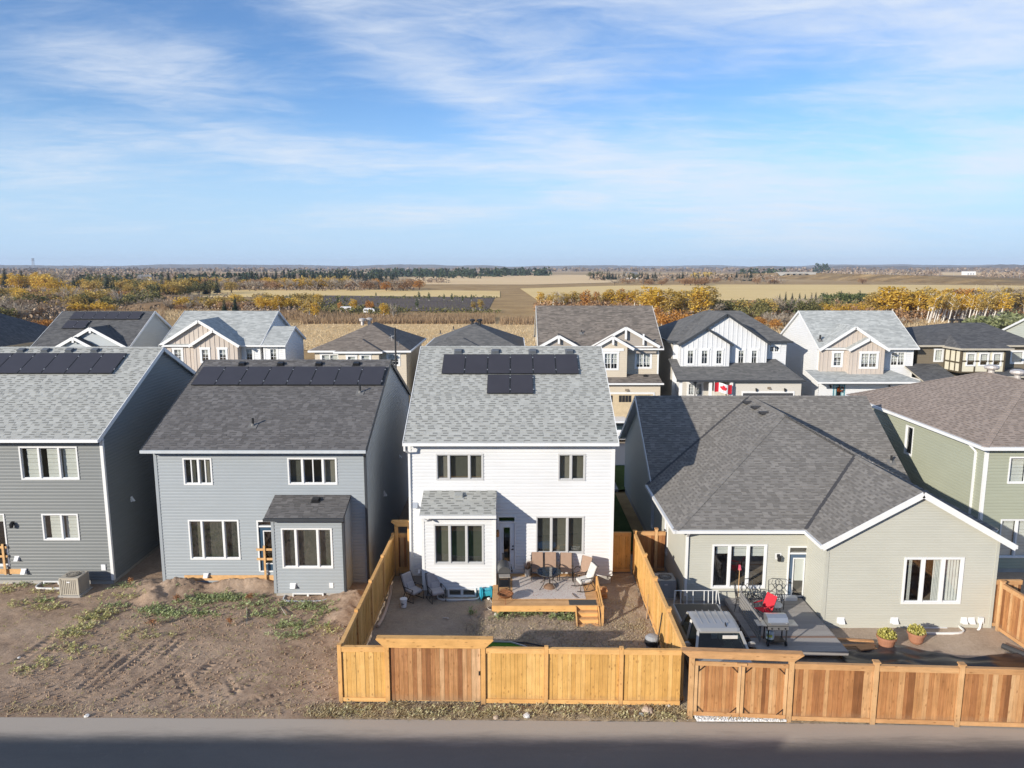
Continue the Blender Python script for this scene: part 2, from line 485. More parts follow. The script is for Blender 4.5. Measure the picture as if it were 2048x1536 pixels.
def crop_mat(name, stops, rows=0.0, ang=0.0, scale=0.01):
 m, nt, b = new_mat(name, 0.95, 0.05)
 mp = nd(nt, 'ShaderNodeMapping'); mp.inputs['Rotation'].default_value = (0, 0, ang); mp.inputs['Scale'].default_value = (0.15, 1, 1)
 nt.links.new(pos(nt), mp.inputs[0])
 f = math_(nt, 'ADD', math_(nt, 'MULTIPLY', noise(nt, scale, 5, 0.6, pos(nt)), 0.5), math_(nt, 'MULTIPLY', noise(nt, scale * 14, 4, 0.6, mp.outputs[0]), 0.5))
 c = ramp(nt, f, stops)
 if rows:
  w = nd(nt, 'ShaderNodeTexWave', i_Scale=rows, i_Distortion=1.2, i_Detail=2)
  w.bands_direction = 'Y'
  m2 = nd(nt, 'ShaderNodeMapping'); m2.inputs['Rotation'].default_value = (0, 0, ang)
  nt.links.new(pos(nt), m2.inputs[0]); nt.links.new(m2.outputs[0], w.inputs[0])
  c = mixc(nt, 1.0, c, ramp(nt, w.outputs['Fac'], [(0.2, (0.8,) * 3), (0.8, (1.1,) * 3)]), 'MULTIPLY')
 nt.links.new(c, b.inputs['Base Color'])
 return m
M_STUBBLE = crop_mat('golden_stubble', [(0.3, (0.70, 0.49, 0.205)), (0.7, (0.86, 0.65, 0.32))], 0.06, 0.1)
M_STUBBLE2 = crop_mat('pale_stubble', [(0.3, (0.68, 0.47, 0.25)), (0.7, (0.84, 0.63, 0.37))], 0.0, 0.3, 0.004)
M_PLOUGH = crop_mat('ploughed_soil', [(0.3, (0.10, 0.08, 0.07)), (0.7, (0.19, 0.15, 0.13))], 0.30, R(62))
M_FARLAND = crop_mat('far_farmland', [(0.25, (0.15, 0.105, 0.07)), (0.45, (0.25, 0.18, 0.11)), (0.62, (0.36, 0.27, 0.17)), (0.8, (0.22, 0.16, 0.10))], 0.0, 0.2, 0.0016)
def asphalt_mat(name, lo, hi):
 m, nt, b = new_mat(name, 0.85, 0.25)
 p = pos(nt)
 f = math_(nt, 'ADD', math_(nt, 'MULTIPLY', noise(nt, 0.35, 6, 0.7, pos(nt, (0.35, 1, 1))), 0.6), math_(nt, 'MULTIPLY', noise(nt, 40, 4, 0.7, p), 0.4))
 c = ramp(nt, f, [(0.3, lo), (0.72, hi)])
 n = noise(nt, 1.3, 6, 0.75, p, 1.2)
 c = mixc(nt, ramp(nt, n, [(0.60, (0, 0, 0)), (0.72, (0.42,) * 3)]), c, (0.24, 0.215, 0.19))
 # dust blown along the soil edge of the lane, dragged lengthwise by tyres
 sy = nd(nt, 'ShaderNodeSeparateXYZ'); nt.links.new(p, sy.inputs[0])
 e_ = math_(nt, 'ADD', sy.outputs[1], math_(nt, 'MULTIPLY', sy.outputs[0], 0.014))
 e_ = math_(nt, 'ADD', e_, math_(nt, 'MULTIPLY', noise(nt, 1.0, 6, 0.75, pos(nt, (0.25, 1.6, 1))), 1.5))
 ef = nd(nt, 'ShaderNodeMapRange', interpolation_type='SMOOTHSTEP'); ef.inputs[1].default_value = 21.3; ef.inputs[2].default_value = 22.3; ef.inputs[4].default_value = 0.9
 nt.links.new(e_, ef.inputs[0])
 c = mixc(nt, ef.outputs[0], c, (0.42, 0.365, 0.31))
 nt.links.new(c, b.inputs['Base Color'])
 bump(nt, b, noise(nt, 120, 2, 0.6, p), 0.5, 0.006)
 return m
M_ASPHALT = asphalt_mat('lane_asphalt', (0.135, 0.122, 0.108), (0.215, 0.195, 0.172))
M_CONC = plain('grey_concrete', (0.42, 0.40, 0.37), 0.9, 0.1, 0, 0.15, 1.5, 0.4)
M_GRAVEL_W = plain('white_stone', (0.72, 0.71, 0.69), 0.8, 0.2, 0, 0.2, 14)

def sheet(name, pts, z, mat, kind='structure', thick=0.0):
 mb = MB().poly([(p[0], p[1], z) for p in pts])
 o = mb.build(name, mat); tag(o, kind=kind); return o

# one sheet out to the horizon: fine rings near, coarse far
def ground_sheet():
 radii = [0, 30, 60, 90, 130, 200, 300, 450, 700, 1000, 1500, 2300, 3500, 5500, 8000, 10900]
 n = 64; v = [(0, 0, -0.12)]; f = []
 for r in radii[1:]:
  for k in range(n):
   a = 2 * math.pi * k / n; v.append((r * math.cos(a), r * math.sin(a), -0.12))
 for k in range(n): f.append((0, 1 + k, 1 + (k + 1) % n))
 mb = MB(); mb.add(v, f)
 g = [(1 + i * n + k, 1 + (i + 1) * n + k, 1 + (i + 1) * n + (k + 1) % n, 1 + i * n + (k + 1) % n) for i in range(len(radii) - 2) for k in range(n)]
 mb.f += g; mb.m += [0] * len(g)
 # rough brown ground near, farmland patchwork beyond
 m, nt, b = new_mat('land', 0.95, 0.05)
 p = pos(nt)
 ln = nd(nt, 'ShaderNodeVectorMath', operation='LENGTH'); nt.links.new(p, ln.inputs[0])
 fr = nd(nt, 'ShaderNodeMapRange'); fr.inputs[1].default_value = 600; fr.inputs[2].default_value = 1300
 nt.links.new(ln.outputs['Value'], fr.inputs[0])
 near = ramp(nt, math_(nt, 'ADD', math_(nt, 'MULTIPLY', noise(nt, 0.06, 6, 0.7, p), 0.6), math_(nt, 'MULTIPLY', noise(nt, 0.9, 4, 0.7, p), 0.4)),
    [(0.3, (0.22, 0.14, 0.07)), (0.5, (0.39, 0.255, 0.12)), (0.7, (0.55, 0.385, 0.195))])
 far = ramp(nt, noise(nt, 0.0016, 5, 0.6, pos(nt, (0.35, 1, 1))), [(0.3, (0.18, 0.12, 0.075)), (0.45, (0.30, 0.20, 0.11)), (0.58, (0.58, 0.42, 0.23)), (0.7, (0.28, 0.19, 0.11))])
 nt.links.new(mixc(nt, fr.outputs[0], near, far), b.inputs['Base Color'])
 o = mb.build('ground', m); tag(o, kind='structure')
ground_sheet()

# ---- lane at the bottom of the picture; its edge runs very slightly towards us on the right
def lane_edge(x): return 21.97 - 0.0125 * x - 0.0004 * x * x * np.where(np.asarray(x) > 0, 1.0, 0.3)
xs = np.linspace(-60, 60, 49)
mb = MB()
for i in range(len(xs) - 1):
 a, b_ = xs[i], xs[i + 1]
 mb.quad((a, 14.6, 0.012), (b_, 14.6, 0.012), (b_, lane_edge(b_), 0.012), (a, lane_edge(a), 0.012))
 mb.quad((a, lane_edge(a), 0.012), (b_, lane_edge(b_), 0.012), (b_, lane_edge(b_) + 0.03, -0.05), (a, lane_edge(a) + 0.03, -0.05))
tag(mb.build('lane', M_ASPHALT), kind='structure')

# ---- soil sheets with real relief
def relief(name, x0, x1, y0, y1, step, fn, mat, edge=None):
 nx, ny = int((x1 - x0) / step) + 1, int((y1 - y0) / step) + 1
 X, Y = np.meshgrid(np.linspace(x0, x1, nx), np.linspace(y0, y1, ny))
 if edge is not None:                     # the near edge follows the lane
  t = (Y - y0) / (y1 - y0)
  Y = edge(X) + 0.0 + t * (y1 - edge(X))
 Z = fn(X, Y)
 V = np.stack([X, Y, Z], -1).reshape(-1, 3)
 idx = np.arange(nx * ny).reshape(ny, nx)
 F = np.stack([idx[:-1, :-1], idx[:-1, 1:], idx[1:, 1:], idx[1:, :-1]], -1).reshape(-1, 4)
 me = np_mesh(name, V, F, mat)
 me.polygons.foreach_set('use_smooth', [True] * len(me.polygons))
 return tag(put(name, me), kind='structure')
def bumpat(X, Y, p, r, h, ry=None):
 ry = ry or r
 return h * np.exp(-(((X - p[0]) / r) ** 2 + ((Y - p[1]) / ry) ** 2))
TRACKS = []
def track(pts, width=0.16, depth=0.045, pitch=0.24):
 TRACKS.append(([gr(*p) for p in pts], width, depth, pitch))
for a, b_ in (((118, 1382), (190, 1322)), ((150, 1384), (246, 1300)), ((172, 1384), (262, 1304)), ((222, 1344), (300, 1276)), ((236, 1352), (312, 1284)),
    ((300, 1322), (356, 1268)), ((318, 1326), (372, 1268)), ((258, 1384), (352, 1322)), ((290, 1396), (396, 1308)), ((330, 1398), (430, 1320)),
    ((392, 1352), (440, 1310)), ((402, 1358), (456, 1312)), ((424, 1332), (470, 1296)), ((120, 1420), (240, 1352)), ((180, 1426), (300, 1360)),
    ((310, 1430), (392, 1376)), ((352, 1340), (384, 1384)), ((366, 1344), (400, 1388)), ((452, 1352), (484, 1392)), ((20, 1330), (110, 1268)), ((40, 1350), (130, 1280)),
    ((500, 1420), (600, 1390)), ((486, 1408), (580, 1376)), ((520, 1330), (610, 1290)), ((440, 1400), (520, 1352))):
 track((a, b_), random.uniform(0.10, 0.2), random.uniform(0.03, 0.06), random.uniform(0.18, 0.3))
def lot_h(X, Y):
 Z = 0.10 * (fbm(X, Y, 11, 0.35, 3) - 0.5) + 0.075 * (fbm(X, Y, 21, 2.2, 4, 0.6) - 0.5)
 fade = np.clip((Y - 22.0) / 1.2, 0.15, 1)
 for P, w, d, pt in TRACKS:
  p, q = P[0], P[-1]
  dx, dy = q.x - p.x, q.y - p.y; ln = math.hypot(dx, dy); dx /= ln; dy /= ln
  s = (X - p.x) * dx + (Y - p.y) * dy; t = -(X - p.x) * dy + (Y - p.y) * dx + 0.10 * np.sin(s * 0.9)
  m = np.clip(s / 0.4, 0, 1) * np.clip((ln - s) / 0.4, 0, 1)
  Z += m * (-d * np.exp(-(t / w) ** 4) * (0.75 + 0.5 * np.sin(2 * math.pi * s / pt + 2.2 * np.abs(t) / w)) + 0.5 * d * np.exp(-((np.abs(t) - w * 1.5) / (w * 0.5)) ** 2))
 clod = fbm(X, Y, 41, 3.2, 4, 0.65)
 for px, py, r, ry, h in ((352, 1180, 0.75, 0.45, 0.50), (318, 1192, 0.55, 0.45, 0.34), (300, 1202, 0.5, 0.35, 0.22), (420, 1176, 1.1, 0.35, 0.30), (480, 1170, 1.2, 0.35, 0.26),
        (525, 1172, 0.7, 0.4, 0.2), (705, 1200, 0.8, 0.9, 0.32), (290, 1170, 0.7, 0.5, 0.2), (690, 1230, 0.5, 0.6, 0.14)):
  p = gr(px, py)
  Z += bumpat(X, Y, (p.x, p.y), r, h, ry) * (0.55 + 0.95 * clod)
 cut = np.exp(-(((X + 13.9) / 0.45) ** 2 + ((Y - 32.1) / 0.5) ** 2))
 Z -= 0.25 * cut
 return Z * fade + 0.004
relief('dirt_lot', -34, -5.72, 21.9, 34.2, 0.062, lot_h, M_DIRT, lane_edge)
def yard_h(X, Y):
 return 0.07 * (fbm(X, Y, 61, 0.6, 3) - 0.5) + 0.075 * (fbm(X, Y, 71, 4.0, 3, 0.6) - 0.5) + 0.002
relief('yard_soil', -5.72, 5.72, 23.0, 34.2, 0.07, yard_h, M_YARD)
def side_h(X, Y):
 return 0.05 * (fbm(X, Y, 81, 0.5, 3) - 0.5) + 0.03 * (fbm(X, Y, 91, 4.0, 3, 0.6) - 0.5) + 0.002
relief('side_yard_soil', 5.72, 30, 22.25, 36.0, 0.12, side_h, M_SAND)
def verge_h(X, Y):
 return 0.06 * (fbm(X, Y, 82, 1.2, 3) - 0.5) + 0.09 * (fbm(X, Y, 92, 5.0, 3, 0.6) - 0.5) + 0.004
relief('verge', -5.72, 30, 21.9, 23.0, 0.06, verge_h, M_VERGE, lane_edge)
sheet('gap_soil', [(-34, 34.2), (-5.72, 34.2), (-5.72, 47), (-34, 47)], -0.004, M_DIRT)
sheet('side_lawn', [(4.5, 36.4), (6.7, 36.4), (6.7, 47), (4.5, 47)], 0.012, M_LAWN)
sheet('gap_soil', [(-5.72, 34.2), (5.72, 34.2), (5.72, 47), (-5.72, 47)], -0.004, M_YARD)

# ---- the street between the two rows of houses
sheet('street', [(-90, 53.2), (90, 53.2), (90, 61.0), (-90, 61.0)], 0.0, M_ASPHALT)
for y0, y1 in ((53.05, 53.2), (61.0, 61.15)):
 tag(MB().box(-90, 90, y0, y1, -0.1, 0.11).build('kerb', M_CONC), kind='structure')
sheet('front_lawn', [(-90, 47), (90, 47), (90, 53.05), (-90, 53.05)], 0.06, M_LAWN)
sheet('front_lawn', [(-90, 62.6), (90, 62.6), (90, 66.5), (-90, 66.5)], 0.06, M_LAWN)
tag(MB().box(-90, 90, 61.15, 62.6, -0.1, 0.09).build('pavement', M_CONC), kind='structure')
for x0, x1 in ((1.2, 7.0), (-8, -3), (20, 26)):
 tag(MB().box(x0, x1, 47.0, 53.05, -0.1, 0.085).build('driveway', M_CONC), kind='structure')

# ---- fields and rough land behind the houses (boundaries surveyed on level ground)
def field(name, pix, z, mat): return sheet(name, [gr(*p) for p in pix], z, mat)
field('meadow', [(560, 700), (1330, 700), (1330, 655), (1130, 640), (900, 644), (760, 634), (600, 650)], -0.03, M_MEADOW)
field('ploughed_field', [(620, 622), (975, 622), (990, 594), (640, 590), (560, 604)], 0.0, M_PLOUGH)
field('stubble_field', [(330, 598), (660, 591), (1000, 595), (1000, 582), (700, 578.5), (420, 580)], 0.05, M_STUBBLE)
field('stubble_field', [(1075, 601), (1500, 601), (1900, 603), (2048, 603), (2048, 571), (1780, 569.5), (1420, 569), (1240, 571), (1040, 577)], 0.05, M_STUBBLE)
field('stubble_field', [(840, 569), (1060, 569.5), (1235, 565), (1245, 551), (1100, 549.5), (980, 551), (890, 552), (820, 556)], 0.1, M_STUBBLE2)
field('stubble_field', [(1620, 548), (2048, 552), (2048, 545), (1700, 544)], 0.1, M_STUBBLE2)
field('stubble_field', [(150, 538.6), (310, 539.4), (300, 537.4), (190, 537.2)], 0.1, M_STUBBLE2)
field('stubble_field', [(1740, 557), (1990, 560), (1990, 554), (1800, 552)], 0.12, M_STUBBLE2)
# dual carriageway climbing to the right, with its shoulder
M_HWY = plain('highway_asphalt', (0.30, 0.29, 0.28), 0.9, 0.1)
field('highway', [(1570, 546.2), (1700, 549.2), (1850, 555), (2060, 566), (2060, 562.5), (1850, 552), (1700, 546.8), (1570, 544.6)], 0.2, M_HWY)
# the cut bank of the ravine on the left
def bank(px0, py0, px1, py1, h, depth, mat):
 a, b_ = gr(px0, py0), gr(px1, py1)
 n = 40; mb = MB(); d = (b_ - a); ln = d.length; d /= ln; nrm = Vector((-d.y, d.x, 0))
 if nrm.y < 0: nrm = -nrm
 rows = []
 for i in range(n + 1):
  t = i / n; env = math.sin(math.pi * min(1, max(0, t))) ** 0.6
  p = a + d * ln * t
  rows.append([p + Vector((0, 0, -0.1)), p + nrm * depth * (0.25 + 0.1 * math.sin(i * 1.3)) + Vector((0, 0, h * env * 0.55)),
      p + nrm * depth * (0.5 + 0.12 * math.sin(i * 0.9)) + Vector((0, 0, h * env)), p + nrm * depth * 2.2 + Vector((0, 0, h * env * 0.8)), p + nrm * depth * 3.2 + Vector((0, 0, -0.1))])
 for i in range(n):
  for k in range(4): mb.quad(rows[i][k], rows[i + 1][k], rows[i + 1][k + 1], rows[i][k + 1])
 tag(mb.build('bank', mat), kind='structure')
M_BANK = grass_sheet('ravine_grass', [(0.3, (0.12, 0.08, 0.045)), (0.5, (0.24, 0.155, 0.085)), (0.7, (0.35, 0.235, 0.13))], 0.12)
bank(270, 622, 560, 612, 2.6, 12, M_BANK)
bank(180, 604, 420, 600, 2.0, 14, M_BANK)
bank(1500, 556, 2060, 572, 7.0, 40, M_BROWN)

# ---- low wooded hills along the horizon
def hills(name, a0, a1, dist, h0, h1, seed, mat):
 n = 160; mb = MB(); rows = []
 for i in range(n + 1):
  t = i / n; a = R(a0 + (a1 - a0) * t)
  hh = h0 + (h1 - h0) * t
  x = np.array([t * 40.0])
  hh *= 0.45 + 1.1 * float(fbm(x, x * 0, seed, 0.35, 4)[0])
  hh += 2.2 * float(vnoise(x * 9, x * 0, seed + 5, 1.0)[0])
  s, c = math.sin(a), math.cos(a)
  rows.append([(dist * 0.8 * s, dist * 0.8 * c, -0.4), (dist * 0.93 * s, dist * 0.93 * c, hh * 0.6), (dist * s, dist * c, hh), (dist * 1.15 * s, dist * 1.15 * c, -0.4)])
 for i in range(n):
  for k in range(3): mb.quad(rows[i][k], rows[i + 1][k], rows[i + 1][k + 1], rows[i][k + 1])
 tag(mb.build(name, mat), kind='structure')
M_HILL = crop_mat('bare_woods', [(0.30, (0.10, 0.085, 0.075)), (0.5, (0.17, 0.14, 0.12)), (0.62, (0.24, 0.19, 0.15)), (0.72, (0.42, 0.34, 0.24))], 0.0, 0.1, 0.0022)
hills('hills', -48, 8, 6800, 42, 26, 3, M_HILL)
hills('hills', -10, 48, 8200, 24, 40, 9, M_HILL)
hills('hills', 14, 48, 4600, 16, 26, 17, M_HILL)

# ================================================================== house building kit
M_WHITE = plain('white_trim', (0.72, 0.72, 0.715), 0.45, 0.4, 0, 0.05, 2)
M_WHITEFRAME = plain('white_vinyl', (0.72, 0.725, 0.73), 0.35, 0.45, 0, 0.04, 2)
M_DARKTRIM = plain('charcoal_trim', (0.045, 0.05, 0.058), 0.45, 0.4)
M_BLACK = plain('black_metal', (0.02, 0.02, 0.022), 0.45, 0.4)
M_STEEL = plain('galvanised_steel', (0.45, 0.46, 0.47), 0.4, 0.5, 0.6, 0.12, 6)
M_VENT = plain('vent_white', (0.74, 0.75, 0.77), 0.5, 0.4)
M_INT_W = plain('room_wall', (0.62, 0.57, 0.50), 0.9, 0.1)
M_INT_F = plain('room_floor', (0.36, 0.29, 0.23), 0.6, 0.3)
M_BLIND = plain('roller_blind', (0.82, 0.815, 0.78), 0.8, 0.15, 0, 0.03)
M_GLASS = glass_mat('window_glass')
M_GLASS_DK = glass_mat('tinted_glass', (0.35, 0.4, 0.42), 1.2)
M_PANEL = plain('solar_glass', (0.040, 0.037, 0.044), 0.33, 0.5, 0, 0.10, 1.5)
M_PANELF = plain('solar_frame', (0.028, 0.028, 0.03), 0.4, 0.5)
M_CLAMP = plain('bare_aluminium', (0.75, 0.75, 0.76), 0.3, 0.5, 0.7)
M_FOUND = plain('foundation_concrete', (0.40, 0.385, 0.36), 0.9, 0.1, 0, 0.14, 2.0, 0.3)

def siding_mat(name, col, rough=0.5):
 m, nt, b = new_mat(name, rough, 0.35)
 n = noise(nt, 0.5, 4, 0.6, pos(nt)); n2 = noise(nt, 1.0, 4, 0.7, pos(nt, (0.6, 0.6, 6.0)))
 f = math_(nt, 'ADD', math_(nt, 'MULTIPLY', n, 0.5), math_(nt, 'MULTIPLY', n2, 0.5))
 c = ramp(nt, f, [(0.3, tuple(q * 0.93 for q in col)), (0.7, tuple(min(q * 1.05, 0.86) for q in col))])
 nt.links.new(c, b.inputs['Base Color'])
 bump(nt, b, noise(nt, 1.0, 3, 0.6, pos(nt, (6, 6, 60))), 0.08, 0.004)
 return m

def bounds(prof, z):
 z = min(z, max(p[1] for p in prof) - 1e-5)
 us = [p[0] for p in prof]
 lo = hi = None
 if z <= prof[0][1]: lo = us[0]
 if z <= prof[-1][1]: hi = us[-1]
 for (u0, z0), (u1, z1) in zip(prof, prof[1:]):
  if z1 != z0 and min(z0, z1) <= z <= max(z0, z1):
   u = u0 + (u1 - u0) * (z - z0) / (z1 - z0)
   if z1 > z0 and lo is None: lo = u
   if z1 < z0: hi = u
 if lo is None: lo = us[0]
 if hi is None: hi = us[-1]
 return lo, max(lo, hi)

def siding(mb, p0, p1, z0, top, holes=(), e=0.165, proud=0.034, batten=None, m=0):
 # lap boards course by course from p0 to p1 (outside on the right hand side), with real openings
 p0, p1 = Vector((p0[0], p0[1], 0)), Vector((p1[0], p1[1], 0))
 d = p1 - p0; W = d.length; d /= W; n = Vector((d.y, -d.x, 0))
 prof = [(0, top), (W, top)] if isinstance(top, (int, float)) else top
 zt = max(p[1] for p in prof)
 zs = set(); k = 0
 while z0 + k * e < zt:
  zs.add(round(z0 + k * e, 4))
  if proud > 0.003: zs.add(round(z0 + (k + 0.62) * e, 4))
  k += 1
 zs.add(round(zt, 4))
 for p in prof: zs.add(round(p[1], 4))
 for h in holes: zs.add(round(h[2], 4)); zs.add(round(h[3], 4))
 zs = sorted(z for z in zs if z0 - 1e-3 <= z <= zt + 1e-3)
 def P(u, z, o): return p0 + d * u + n * o + Vector((0, 0, z))
 for za, zb in zip(zs, zs[1:]):
  if zb - za < 1e-4: continue
  zm = (za + zb) / 2
  k = math.floor((zm - z0) / e); zc = z0 + k * e
  prf = lambda t: proud * (1 - 0.22 * t / 0.62) if t < 0.62 else proud * 0.78 * (1 - t) / 0.38
  fa = prf((za - zc) / e); fb = prf((zb - zc) / e)
  la, ra = bounds(prof, za + 1e-5); lb, rb = bounds(prof, zb - 1e-5)
  iv = [(0.0, W)]
  for (u0, u1, h0, h1) in holes:
   if h0 < zm < h1:
    nv = []
    for a, b_ in iv:
     if u1 <= a or u0 >= b_: nv.append((a, b_)); continue
     if u0 > a: nv.append((a, u0))
     if u1 < b_: nv.append((u1, b_))
    iv = nv
  for a, b_ in iv:
   a0, b0, a1, b1 = max(a, la), min(b_, ra), max(a, lb), min(b_, rb)
   if b0 - a0 < 1e-3 and b1 - a1 < 1e-3: continue
   b0, b1 = max(b0, a0), max(b1, a1)
   mb.quad(P(a0, za, fa), P(b0, za, fa), P(b1, zb, fb), P(a1, zb, fb), m)
   if abs(za - zc) < 1e-4 and proud > 0.003:
    mb.quad(P(a0, za, 0), P(b0, za, 0), P(b0, za, fa), P(a0, za, fa), m)
 if batten:
  u = batten / 2
  while u < W:
   cuts = [(z0, None)]
   tz = None
   for (u0, z_0), (u1, z_1) in zip(prof, prof[1:]):
    if u0 <= u <= u1: tz = z_0 + (z_1 - z_0) * (u - u0) / (u1 - u0)
   segs = [(z0, tz)]
   for (u0, u1, h0, h1) in holes:
    if u0 - 0.03 < u < u1 + 0.03:
     ns = []
     for a, b_ in segs:
      if h1 <= a or h0 >= b_: ns.append((a, b_)); continue
      if h0 > a: ns.append((a, h0))
      if h1 < b_: ns.append((h1, b_))
     segs = ns
   for a, b_ in segs:
    if b_ - a > 0.03:
     q = [P(u - 0.03, a, 0.0), P(u + 0.03, a, 0.0), P(u + 0.03, a, 0.035), P(u - 0.03, a, 0.035)]
     mb.prism(q, (0, 0, b_ - a - 0.005), m)
   u += batten

def open_hole(p0, p1, x0, x1, z0, z1):
 # opening given in X (or Y) along the wall -> along-wall coordinates
 dx, dy = p1[0] - p0[0], p1[1] - p0[1]; W = math.hypot(dx, dy)
 if abs(dx) > abs(dy): a, b_ = (x0 - p0[0]) * math.copysign(1, dx), (x1 - p0[0]) * math.copysign(1, dx)
 else: a, b_ = (x0 - p0[1]) * math.copysign(1, dy), (x1 - p0[1]) * math.copysign(1, dy)
 return (min(a, b_), max(a, b_), z0, z1)

def window(root, o, u, n, w, h, divs=(), frame=0.065, mat=None, glass=None, trim=0.0, trimmat=None, blinds=None, grid=None, sash=True, label=None, slide=()):
 # o: lower left corner on the wall face, u: along the wall, n: outward
 mat = mat or M_WHITEFRAME; glass = glass or M_GLASS
 o, u, n = Vector(o), Vector(u), Vector(n); z = Vector((0, 0, 1))
 mb = MB()
 def blk(a, b_, c, d_, o0, o1, m=0):
  mb.prism([o + u * a + z * c + n * o0, o + u * b_ + z * c + n * o0, o + u * b_ + z * d_ + n * o0, o + u * a + z * d_ + n * o0], n * (o1 - o0), m)
 f = frame
 blk(0, w, 0, f, -0.09, 0.052); blk(0, w, h - f, h, -0.09, 0.052)
 blk(0, f, f, h - f, -0.09, 0.050); blk(w - f, w, f, h - f, -0.09, 0.050)
 cuts = [f] + [q * w for q in divs] + [w - f]
 for q in divs: blk(q * w - f * 0.62, q * w + f * 0.62, f, h - f, -0.085, 0.04)
 panes = []
 for i in range(len(cuts) - 1):
  a = cuts[i] + (f * 0.62 if i else 0); b_ = cuts[i + 1] - (f * 0.62 if i < len(cuts) - 2 else 0)
  if sash:
   t = 0.03
   blk(a, b_, f, f + t, -0.07, 0.0); blk(a, b_, h - f - t, h - f, -0.07, 0.0)
   blk(a, a + t, f + t, h - f - t, -0.07, 0.0); blk(b_ - t, b_, f + t, h - f - t, -0.07, 0.0)
   if i in slide: blk((a + b_) / 2 - 0.025, (a + b_) / 2 + 0.025, f + t, h - f - t, -0.06, 0.0)
  if grid:
   gx, gz = grid
   for k in range(1, gx): blk(a + (b_ - a) * k / gx - 0.014, a + (b_ - a) * k / gx + 0.014, f, h - f, -0.05, -0.02)
   for k in range(1, gz): blk(a, b_, f + (h - 2 * f) * k / gz - 0.014, f + (h - 2 * f) * k / gz + 0.014, -0.049, -0.021)
  panes.append((a, b_))
 if trim:
  t = trim
  blk(-t, 0, -t * 0.9, h, 0.0, 0.045, 1); blk(w, w + t, -t * 0.9, h, 0.0, 0.045, 1)
  blk(0, w, -t * 0.9, 0, 0.0, 0.047, 1); blk(-t * 1.35, w + t * 1.35, h, h + t * 1.3, 0.0, 0.06, 1)
 win = mb.build('window', [mat, trimmat or M_WHITE] if trim else mat, root, label=label)
 gm = MB()
 for i, (a, b_) in enumerate(panes):
  q = MB().quad(*(o + u * s + z * t + n * -0.045 for s, t in ((a, f), (b_, f), (b_, h - f), (a, h - f))))
  q.build('pane', glass, win)
 if blinds:
  for i, (a, b_) in enumerate(panes):
   bl = blinds[i % len(blinds)]
   if not bl: continue
   s0, s1, t0, t1, bm = bl
   bb = MB()
   aa, ab = a + (b_ - a) * s0, a + (b_ - a) * s1
   zz0, zz1 = f + (h - 2 * f) * t0, f + (h - 2 * f) * t1
   if bm in M_SCREEN:
    bb.prism([o + u * aa + z * zz0 + n * -0.2, o + u * ab + z * zz0 + n * -0.2, o + u * ab + z * zz1 + n * -0.2, o + u * aa + z * zz1 + n * -0.2], n * 0.01)
   elif bm is M_BLIND or bm is M_ZEBRA:
    nsl = max(2, int((zz1 - zz0) / 0.16))
    for k in range(nsl):
     c, e_ = zz0 + (zz1 - zz0) * k / nsl, zz0 + (zz1 - zz0) * (k + 1) / nsl
     bb.prism([o + u * aa + z * c + n * -0.16, o + u * ab + z * c + n * -0.16, o + u * ab + z * (e_ - 0.012) + n * -0.16, o + u * aa + z * (e_ - 0.012) + n * -0.16], n * (0.02 + 0.008 * (k % 2)))
   else:                        # curtain in folds
    nf = 9
    pts = [(aa + (ab - aa) * k / nf, -0.16 + 0.05 * (k % 2)) for k in range(nf + 1)]
    for (s_0, d0), (s_1, d1) in zip(pts, pts[1:]):
     bb.quad(o + u * s_0 + n * d0 + z * zz0, o + u * s_1 + n * d1 + z * zz0, o + u * s_1 + n * d1 + z * zz1, o + u * s_0 + n * d0 + z * zz1)
   bb.build('blind' if bm is not M_CURTAIN else 'curtain', bm, win)
 return win
M_ZEBRA = plain('zebra_blind', (0.82, 0.81, 0.76), 0.8, 0.15, 0, 0.06)
M_SCREEN = [plain('sun_screen_%d' % k, c, 0.9, 0.1) for k, c in enumerate(((0.17, 0.16, 0.13), (0.105, 0.105, 0.09), (0.26, 0.24, 0.205), (0.07, 0.075, 0.068)))]
def screens(*ks): return [(0, 1, 0, 1, M_SCREEN[k]) if k is not None else None for k in ks]
M_CURTAIN = plain('white_curtain', (0.72, 0.72, 0.70), 0.9, 0.1)

